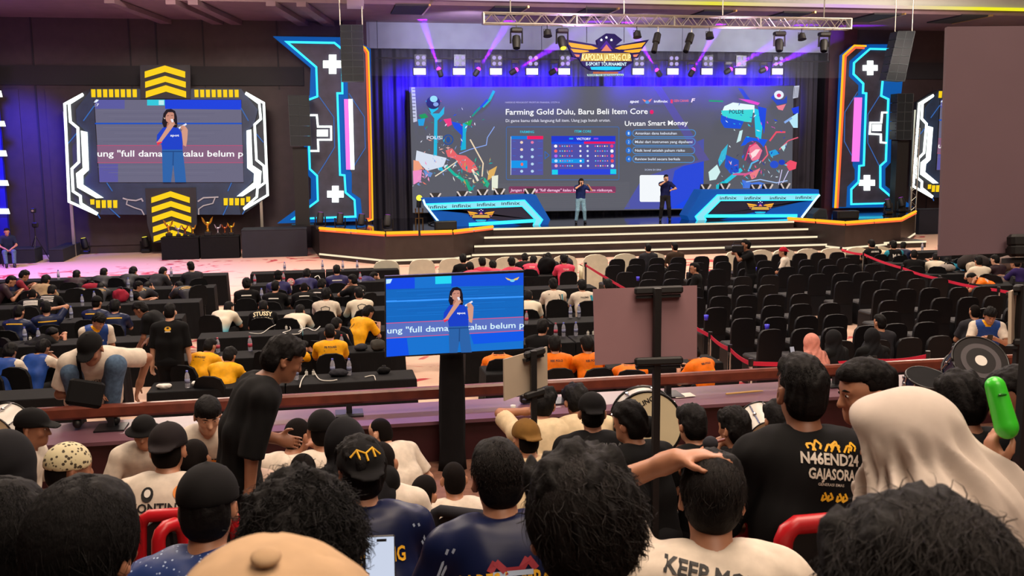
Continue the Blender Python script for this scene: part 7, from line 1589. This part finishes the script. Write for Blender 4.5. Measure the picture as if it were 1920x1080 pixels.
for i, (px, py, kind, aim) in enumerate(((968, 52, 'm', (970, 120)), (1026, 52, 'p', (1030, 110)), (1054, 52, 'y', (1062, 90)), (1194, 52, 'p', (1190, 110)), (1234, 52, 's', (1222, 110)), (1297, 52, 's', (1280, 108)), (1330, 52, 'p', (1330, 110)), (1462, 54, 'm', (1463, 120)), (1503, 53, 'p', (1505, 110)), (1546, 54, 'm', (1545, 120)))):
    p = YP(px, py, YTR); p[2] = zc-hh-.12; a = YP(aim[0], aim[1], YTR-.4); wh = f"{ordinal(i+1)} lamp from the left on the long truss"
    if kind in 'my': mover(p, a, f'black moving head, {wh}', 'lamps on the long truss', M_ylens if kind == 'y' else None, S=1.15)
    elif kind == 'p':
        t = thing('par_lamp', p, f'small black par lamp, {wh}', 'stage light', 'lamps on the long truss'); m = MB(); m.cyl((0, 0, .12), (0, 0, -.02), .012, n=6); m.tube([(-.12, 0, -.2), (-.12, 0, -.03), (.12, 0, -.03), (.12, 0, -.2)], .012, 5); m.build('yoke', M_dark, t, local=True); m = MB(); m.lathe([(.06, 0), (.12, -.06), (.14, -.2), (.15, -.24), (.13, -.24)][::-1], (0, 0, -.04), 14, rotm('X', -18)); autosmooth(m.build('barrel', M_black, t, local=True))
    else:
        d = dirto(p, a); t = thing('profile_spot', p, f'long black profile spot tilted down, {wh}', 'stage light', 'lamps on the long truss'); m = MB(); m.cyl((0, 0, .12), (0, 0, -.1), .02, n=6); m.build('clamp', M_alu, t, local=True); m = MB(); o = np.array([0, 0, -.1]); m.tube([o, o+d*.05, o+d*.38, o+d*.4, o+d*.75], [.07, .12, .13, .085, .10], 12); autosmooth(m.build('barrel', M_black, t, local=True), 40); m = MB(); m.cyl(o+d*.75, o+d*.77, .09, n=12); m.build('lens', M_lens, t, local=True)
# lights over the big screen
YW = 38.5; zbar = YP(1120, 112, YW)[2]
bar_ = thing('light_bar', (YP(1120, 112, YW)[0], YW, zbar), 'dark pipe carrying blue washes and violet beams over the big screen', 'pipe'); m = MB(); m.cyl((xl+.3, YW, zbar), (xr-.3, YW, zbar), .03, n=8); m.build('pipe', M_dark, bar_); m = MB()
for f in (.02, .35, .65, .98): x = xl+(xr-xl)*f; m.cyl((x, YW, zbar), (x, YW, ZS), .012, n=6)
m.build('hanging_wire', M_dark, bar_)
M_wash = emit('white_wash_face', 'f0e8ff', 1.6); M_bulb = emit('warm_round_lamp', 'b8a8e8', 1.0)
for i, px in enumerate((787, 861, 930, 998, 1058, 1197, 1262, 1326, 1389, 1458)):
    c = YP(px, 134, YW-.25); t = thing('wash_light', c, f'white-faced wash light with four round lamps, {ordinal(i+1)} from left over big screen', 'stage light', 'wash lights over the big screen')
    m = MB(); m.box(c+(0, .08, 0), (.52, .12, .30), bev=.02); m.build('housing', M_dark, t); m = MB(); m.box(c+(0, .01, 0), (.46, .02, .24)); m.build('face', M_wash, t)
    m = MB(); m.box(c+(0.04, .1, .42), (.44, .08, .44)); m.build('lamp_plate', M_dark, t)
    for dx in (-.09, .13):
        for dz in (.30, .52): m = MB(); m.cyl(c+(dx+.03, .05, dz), c+(dx+.03, .02, dz), .075, n=12); m.build('round_lamp', M_bulb, t)
    m = MB(); m.cyl(c+(0, .1, .6), (c[0], YW, zbar), .014, n=5); m.build('clamp', M_dark, t)
    if i % 2 == 0 or True: spot('blue_wash_beam', c+(0, -.1, -.25), (c[0], YC-.1, c[2]-.75), 3000, (.03, .005, 1), 105, .9, .15)
for i, (px, py, aim, dim) in enumerate(((823, 130, (795, 45), 0), (897, 130, (955, 40), 0), (968, 131, (1040, 88), 0), (1042, 131, (1090, 100), 1), (1232, 132, (1195, 72), 0), (1300, 131, (1345, 55), 0), (1370, 130, (1440, 88), 0), (1436, 129, (1515, 92), 0))):
    c = YP(px, py, YW-.3); a = YP(aim[0], aim[1], YW-.5); d = dirto(c, a); t = thing('beam_light', (c[0], c[1], zbar-.05), f'violet beam light, {ordinal(i+1)} from left between the wash lights', 'stage light', 'violet beam lights over the big screen'); m = MB(); m.box((c[0], YW, zbar-.1), (.28, .2, .12), bev=.02); m.build('base', M_dark, t)
    m = MB()
    m.tube([(c[0]-.15, YW-.12, c[2]), (c[0]-.15, YW-.08, zbar-.1), (c[0]+.15, YW-.08, zbar-.1), (c[0]+.15, YW-.12, c[2])], .03, 6)
    m.build('yoke', M_dark, t); m = MB(); m.tube([c-d*.3, c-d*.26, c-d*.1, c-d*.01], [.06, .10, .11, .09], 12); autosmooth(m.build('barrel', M_black, t), 40); m = MB(); m.ell(c, (.085, .06, .085)); m.build('lens', M_violet if not dim else M_vdim, t, smooth=True)
    spot('violet_beam', c+d*.12, a, 10000 if not dim else 2000, (.22, .0, 1), 12, .45, .03)
# thin haze hanging under the stage ceiling
m = MB(); m.b2((xl-.4, 37.9, 6.5), (xr, 38.5, ZS-.03)); hz_ = m.build('stage_haze', M_black); tag(hz_, 'thin haze above the big screen where violet beams show', 'haze', kind='stuff')
M_haze = bpy.data.materials.new('thin_haze'); M_haze.use_nodes = True; nt = M_haze.node_tree; nt.nodes.clear(); o_ = nt.nodes.new('ShaderNodeOutputMaterial'); v_ = nt.nodes.new('ShaderNodeVolumeScatter'); v_.inputs['Density'].default_value = .22; v_.inputs['Anisotropy'].default_value = .1; nt.links.new(v_.outputs[0], o_.inputs['Volume']); setmats(hz_, [M_haze])
# ---- loudspeaker arrays
M_grille = mat('speaker_grille', '20262c', .5, metal=.3); M_frame = mat('grey_speaker_edge', '3c444a', .4)
def array(quad_top, quad_bot, Y, n, label, dep=.5, curve=0.0, strap=None, zhang=None):
    (xa, ya), (xb, yb) = quad_top; (xc, yc), (xd, yd) = quad_bot; t = thing('line_array', YP((xa+xb)/2, ya, Y), label, 'loudspeaker array')
    A_, B_, C_, D_ = [YP(x, y, Y) for x, y in ((xa, ya), (xb, yb), (xc, yc), (xd, yd))]
    for k in range(n):
        f0, f1 = k/n+.006, (k+1)/n-.006; q = [A_+(C_-A_)*f0, B_+(D_-B_)*f0, B_+(D_-B_)*f1, A_+(C_-A_)*f1]; off = curve*((k+.5)/n)**2
        q = [p+(0, -off, 0) for p in q]; m = MB(); m.prism(q, (0, dep, 0)); bx = m.build('cabinet', M_grille, t); c = sum(q)/4
        m = MB()
        for i in range(4): m.cyl(q[i]+(0, -.005, 0), q[(i+1) % 4]+(0, -.005, 0), .008, n=5)
        mid = (q[0]+q[3])/2*.5+(q[1]+q[2])/2*.5; m.cyl((q[0]+q[1])/2+(0, -.005, 0), (q[2]+q[3])/2+(0, -.005, 0), .007, n=5); m.build('trim', M_frame, bx)
        for z in (.3, .7): m = MB(); p = (q[0]+(q[3]-q[0])*z); m.cyl(p+(-.012, .06, 0), p+(.003, .06, 0), .03, n=8); m.build('handle_hole', M_black, bx)
    if zhang:
        m = MB(); 
        for p in (A_, B_): m.cyl(p+(0, .2, 0), (p[0], p[1]+.2, zhang), .018, n=6)
        m.build('hanging_cable', M_alu, t)
    return t
array(((638, 46), (680, 46)), ((641, 153), (683, 153)), 33.5, 8, 'hanging black loudspeaker array in front of left pylon', zhang=ZC)
array(((1684, 58), (1716, 58)), ((1662, 150), (1696, 153)), 33.5, 6, 'hanging curved loudspeaker array in front of right pylon', zhang=ZC)
array(((540, 178), (579, 179)), ((545, 274), (584, 274)), 36.8, 5, 'black loudspeaker stack left of the left pylon', zhang=None)
array(((1683, 175), (1713, 175)), ((1680, 262), (1708, 262)), 37.2, 5, 'black loudspeaker stack right of the right pylon', zhang=None)
for px, py0, Y, lb in ((562, 276, 36.9, 'left'), (1695, 264, 37.3, 'right')):
    a = YP(px, py0, Y); t = thing('speaker_tower', (a[0], Y+.1, 1.0), f'dark support tower below the {lb} loudspeaker stack', 'tower'); m = MB(); m.b2((a[0]-.26, Y+.05, 1.0), (a[0]+.26, Y+.45, a[2])); m.build('column', M_black, t); m = MB(); m.b2((a[0]-.4, Y-.1, 1.0), (a[0]+.4, Y+.5, 1.06)); m.build('base_plate', M_dark, t)
# ceiling straps near the left array
s0 = YP(652, 2, 33.2); st = thing('ceiling_beam', (s0[0], 33.2, ZS), 'yellow-lit white ceiling beam above the left loudspeaker array', 'beam'); m = MB(); m.prism([(s0[0]-.3, 26, ZS+.9), (s0[0]+.25, 26, ZS+.9), (s0[0]+.55, ys0, ZS-.05), (s0[0]+.0, ys0, ZS-.05)], (0, 0, -.12)); m.build('beam', M_ceilw, st)
spot('beam_lamp', (s0[0]+1, 28, ZS-1.5), (s0[0], 28, ZS+.8), 120, (1, .9, .05), 60, .5, .1)
# ---- moving heads and wedges on the stage
for i, (px, py, lm, lb) in enumerate(((601, 428, M_vdim, 'at the far left stage corner'), (638, 430, M_vdim, 'second from the left stage corner'), (678, 432, M_vdim, 'beside the left pylon foot'), (727, 434, M_vdim, 'left of the gaming desk, front edge'), (1665, 400, M_vdim, 'at the right stage wing'), (1690, 396, M_vdim, 'at the outer right stage corner'))):
    p = G(px, py-4, 1.12); mover((p[0], p[1], 1.005), (p[0]+.25*(1 if px < 1000 else -1), p[1]+.5, 3), f'black moving head lamp with violet lens {lb}', 'moving heads on the stage floor', lm, hang=False, S=1.0)
p = G(788, 424, 1.0); t = thing('lamp_stand', (p[0], p[1]+.4, 1.0), 'stand with lamp and brass-coloured loops left of gaming desk', 'lamp stand'); m = MB()
m.tube([(.0, 0, 0), (0, 0, .9)], .03, 6); m.tube([(-.12, 0, .62), (-.12, 0, .45), (.14, 0, .45), (.14, 0, .62)], .03, 6); m.tube([(-.12, 0, 0), (-.12, 0, .25), (.14, 0, .25), (.14, 0, 0)], .03, 6); m.build('frame', mat('brass_pipe', '8a6a40', .35, metal=.6), t, local=True); m = MB(); m.ell((.02, -.05, 1.0), (.11, .1, .11)); m.build('lamp', M_ylens, t, local=True, smooth=True); m = MB(); m.cyl((0, 0, .65), (0.02, 0, .95), .09, n=10); m.build('housing', M_dark, t, local=True)
def wedge(px, py, label, s=1.0, flip=1):
    p = G(px, py, 1.0); t = thing('stage_monitor', (p[0], p[1], 1.0), label, 'loudspeaker'); m = MB(); m.prism([(-.32*s, 0, 0), (.32*s, 0, 0), (.24*s, 0, .38*s), (-.05*s, 0, .40*s), (-.28*s, 0, .2*s)], (0, .5*s, 0)); m.build('cabinet', mat('grey_black_speaker', '24262e', .55), t, local=True); m = MB(); m.prism([(-.27*s, -.012, .05), (.26*s, -.012, .05), (.2*s, -.012, .33*s), (-.04*s, -.012, .35*s), (-.22*s, -.012, .18*s)], (0, .01, 0)); m.build('grille', M_grille, t, local=True)
wedge(862, 424, 'grey wedge floor monitor before the left gaming desk'); wedge(1538, 411, 'grey wedge floor monitor beside the right gaming desk')
for px, py, w_, lb in ((836, 431, .75, 'low black box beside the left floor monitor'), (1588, 410, .9, 'low dark speaker box on the right stage wing')):
    p = G(px, py, 1.0); t = thing('equipment_case', (p[0], p[1]+.1, 1.0), lb, 'case'); m = MB(); m.box((0, 0, .15), (w_, .4, .30), bev=.02); m.build('case', M_dark, t, local=True); m = MB(); m.box((0, -.205, .15), (w_*.8, .01, .2)); m.build('front_panel', M_black, t, local=True)
# black boxes and trophy tables on the left
def cbox(x0, x1, y0, y1, z, label, name='draped_box', cat='box', m_=None):
    t = thing(name, ((x0+x1)/2, (y0+y1)/2, 0), label, cat); m = MB(); m.box(((x0+x1)/2, (y0+y1)/2, z-.02), (x1-x0, y1-y0, .04), bev=.012); m.build('top', m_ or M_blackcloth, t); m = MB(); m.b2((x0+.01, y0+.01, 0.002), (x1-.01, y1-.01, z-.03)); m.build('cloth_skirt', m_ or M_blackcloth, t); return t
M_box = mat('blue_black_drape', '101322', .75, var=.15, scale=4)
pa, pb, pc = G(303, 488, 0), G(374, 487, 0), G(449, 485, 0); yb_ = float(pa[1])
cbox(pa[0], pb[0]-.02, yb_, yb_+.75, .78, 'left black draped table carrying four trophies', 'trophy_table', 'table'); cbox(pb[0]+.02, pc[0], yb_, yb_+.75, .78, 'right black draped table carrying four trophies', 'trophy_table', 'table')
pd, pe = G(453, 484, 0), G(577, 480, 0); zb3 = YP(510, 430, pd[1])[2]; cbox(pd[0]+.02, pe[0], float(pd[1])+.0, float(pd[1])+1.2, float(zb3), 'large blue-black draped box beside the left stage end', m_=M_box)
pf, ph = G(1722, 440, 0), G(1770, 438, 0); cbox(pf[0], ph[0], float(pf[1]), float(pf[1])+.5, float(YP(1740, 392, pf[1])[2]), 'tall grey-black draped box right of the stage', m_=M_box)
pi_, pj = G(92, 492, 0), G(152, 470, 0); cbox(pi_[0], pj[0]+.3, float(pi_[1]), float(pi_[1])+2.6, .45, 'low dark riser platform at the left wall', 'riser', 'platform', M_box)
pk_ = G(-40, 470, 0); cbox(pk_[0]-2, pi_[0]-.4, 36.2, 37.2, .5, 'dark low bench along the left wall', 'riser', 'platform', M_box)
M_tg = mat('gold_metal', 'd8a838', .22, metal=.9); M_ts = mat('silver_metal', 'b8b8c4', .22, metal=.9); M_tb = mat('bronze_metal', 'a05a38', .25, metal=.9)
for i, (px, k, mm, lb) in enumerate(((317, 1.25, M_tg, 'tall gold'), (334.5, .85, M_ts, 'small silver'), (347.5, .85, M_tb, 'small red-bronze'), (362, .85, M_tg, 'small dull gold'), (390, 1.4, M_tg, 'tallest gold'), (409, .85, M_ts, 'small silver'), (422, .85, M_tb, 'small red-bronze'), (434, .95, M_tg, 'small gold'))):
    p = YP(px, 440, yb_+.35); t = thing('trophy', (p[0], yb_+.35, .782), f'{lb} winged trophy on the {"left" if i < 4 else "right"} draped table', 'trophy', 'tournament trophies'); t.scale = (k*1.1, k, k*1.05)
    m = MB(); m.box((0, 0, .05), (.16, .12, .10), bev=.01, taper=.85); m.build('plinth', M_dark, t, local=True); m = MB(); m.lathe([(.05, .10), (.03, .15), (.022, .22), (.05, .27), (.07, .34), (.062, .34)], n=14); m.build('cup', mm, t, local=True, smooth=True)
    for s in (-1, 1): m = MB(); m.prism([(s*.04, -.01, .26), (s*.10, -.01, .34), (s*.13, -.01, .47), (s*.08, -.01, .42), (s*.05, -.01, .34)], (0, .02, 0)); m.build('wing', mm, t, local=True)
# yellow floor lights below the left screen, camera tripod, lit bars at the far left
for px, py, aim, lb in ((160, 470, (140, 395), 'left'), (274, 468, (255, 385), 'right')):
    p = G(px, py+6, 0); t, lp = mover((p[0], p[1], 0.002), YP(aim[0], aim[1], p[1]), f'{lb} floor lamp with bright yellow lens under left video screen', 'yellow floor lamps', M_ylens, hang=False, S=1.0); spot('yellow_floor_beam', lp+dirto(lp, YP(aim[0], aim[1], p[1]))*.3, YP(aim[0], aim[1]-60, WB), 60, (1, .8, .25), 14, .5, .05)
p = G(70, 490, 0); t = thing('camera_tripod', (p[0], p[1], 0), 'thin tripod with small camera standing left of the riser', 'tripod'); zc2 = float(YP(70, 392, p[1])[2])
for k in range(3): a = radians(30+120*k); m = MB(); m.tube([(0, 0, .9), (.42*cos(a), .42*sin(a), .005)], .014, 6); m.build('leg', M_dark, t, local=True)
m = MB(); m.cyl((0, 0, .85), (0, 0, zc2-.15), .02, n=8); m.build('column', M_dark, t, local=True); m = MB(); m.box((0, 0, zc2-.05), (.14, .2, .16), bev=.02); m.build('camera_body', M_dark, t, local=True); m = MB(); m.cyl((0, -.1, zc2-.05), (0, -.13, zc2-.05), .04, n=10); m.build('lens', M_alu, t, local=True); m = MB(); m.box((.02, 0, zc2-.55), (.2, .12, .18), bev=.03); m.build('monitor', M_dark, t, local=True)
Yb = 37.8; a = YP(-60, 140, Yb); b = YP(24, 470, Yb); t = thing('light_bar_panel', ((a[0]+b[0])/2, Yb, 0), 'deep blue set panel with white light bars at far left edge', 'stage set piece'); m = MB(); m.b2((a[0]-1, Yb, 0), (b[0]-.1, Yb+.2, a[2]+.4)); m.build('panel', mat('blue_set_panel', '1414a0', .5), t)
for k, (x1, y0, y1) in enumerate(((5, 170, 182), (11, 227, 237), (14, 282, 293), (17, 338, 348), (19, 391, 401))): flatpiece('light_bar', [(-60, y0), (x1-3, y0), (x1, y1), (-60, y1)], Yb-.02, -.05, M_white, t)
spot('blue_set_glow', (YP(-30, 200, 35)[0], 35.5, 6), (YP(10, 300, 38)[0], 39, 3), 2600, (.04, .03, 1), 90, .9, .3)
tw_ = thing('truss_tower', (YP(1712, 400, 37.4)[0], 37.4, 0), 'slim aluminium truss tower right of the right pylon', 'truss'); x = tw_.location[0]; z1 = float(YP(1716, 240, 37.4)[2])
for dx in (-.12, .12): m = MB(); m.cyl((x+dx, 37.4, 0), (x+dx, 37.4, z1), .022, n=6); m.build('chord', M_alu, tw_)
m = MB()
for k in range(22): m.cyl((x-.12*(1 if k % 2 else -1), 37.4, z1*k/22), (x+.12*(1 if k % 2 else -1), 37.4, z1*(k+1)/22), .01, n=5, caps=False)
m.build('lattice', M_alu, tw_)
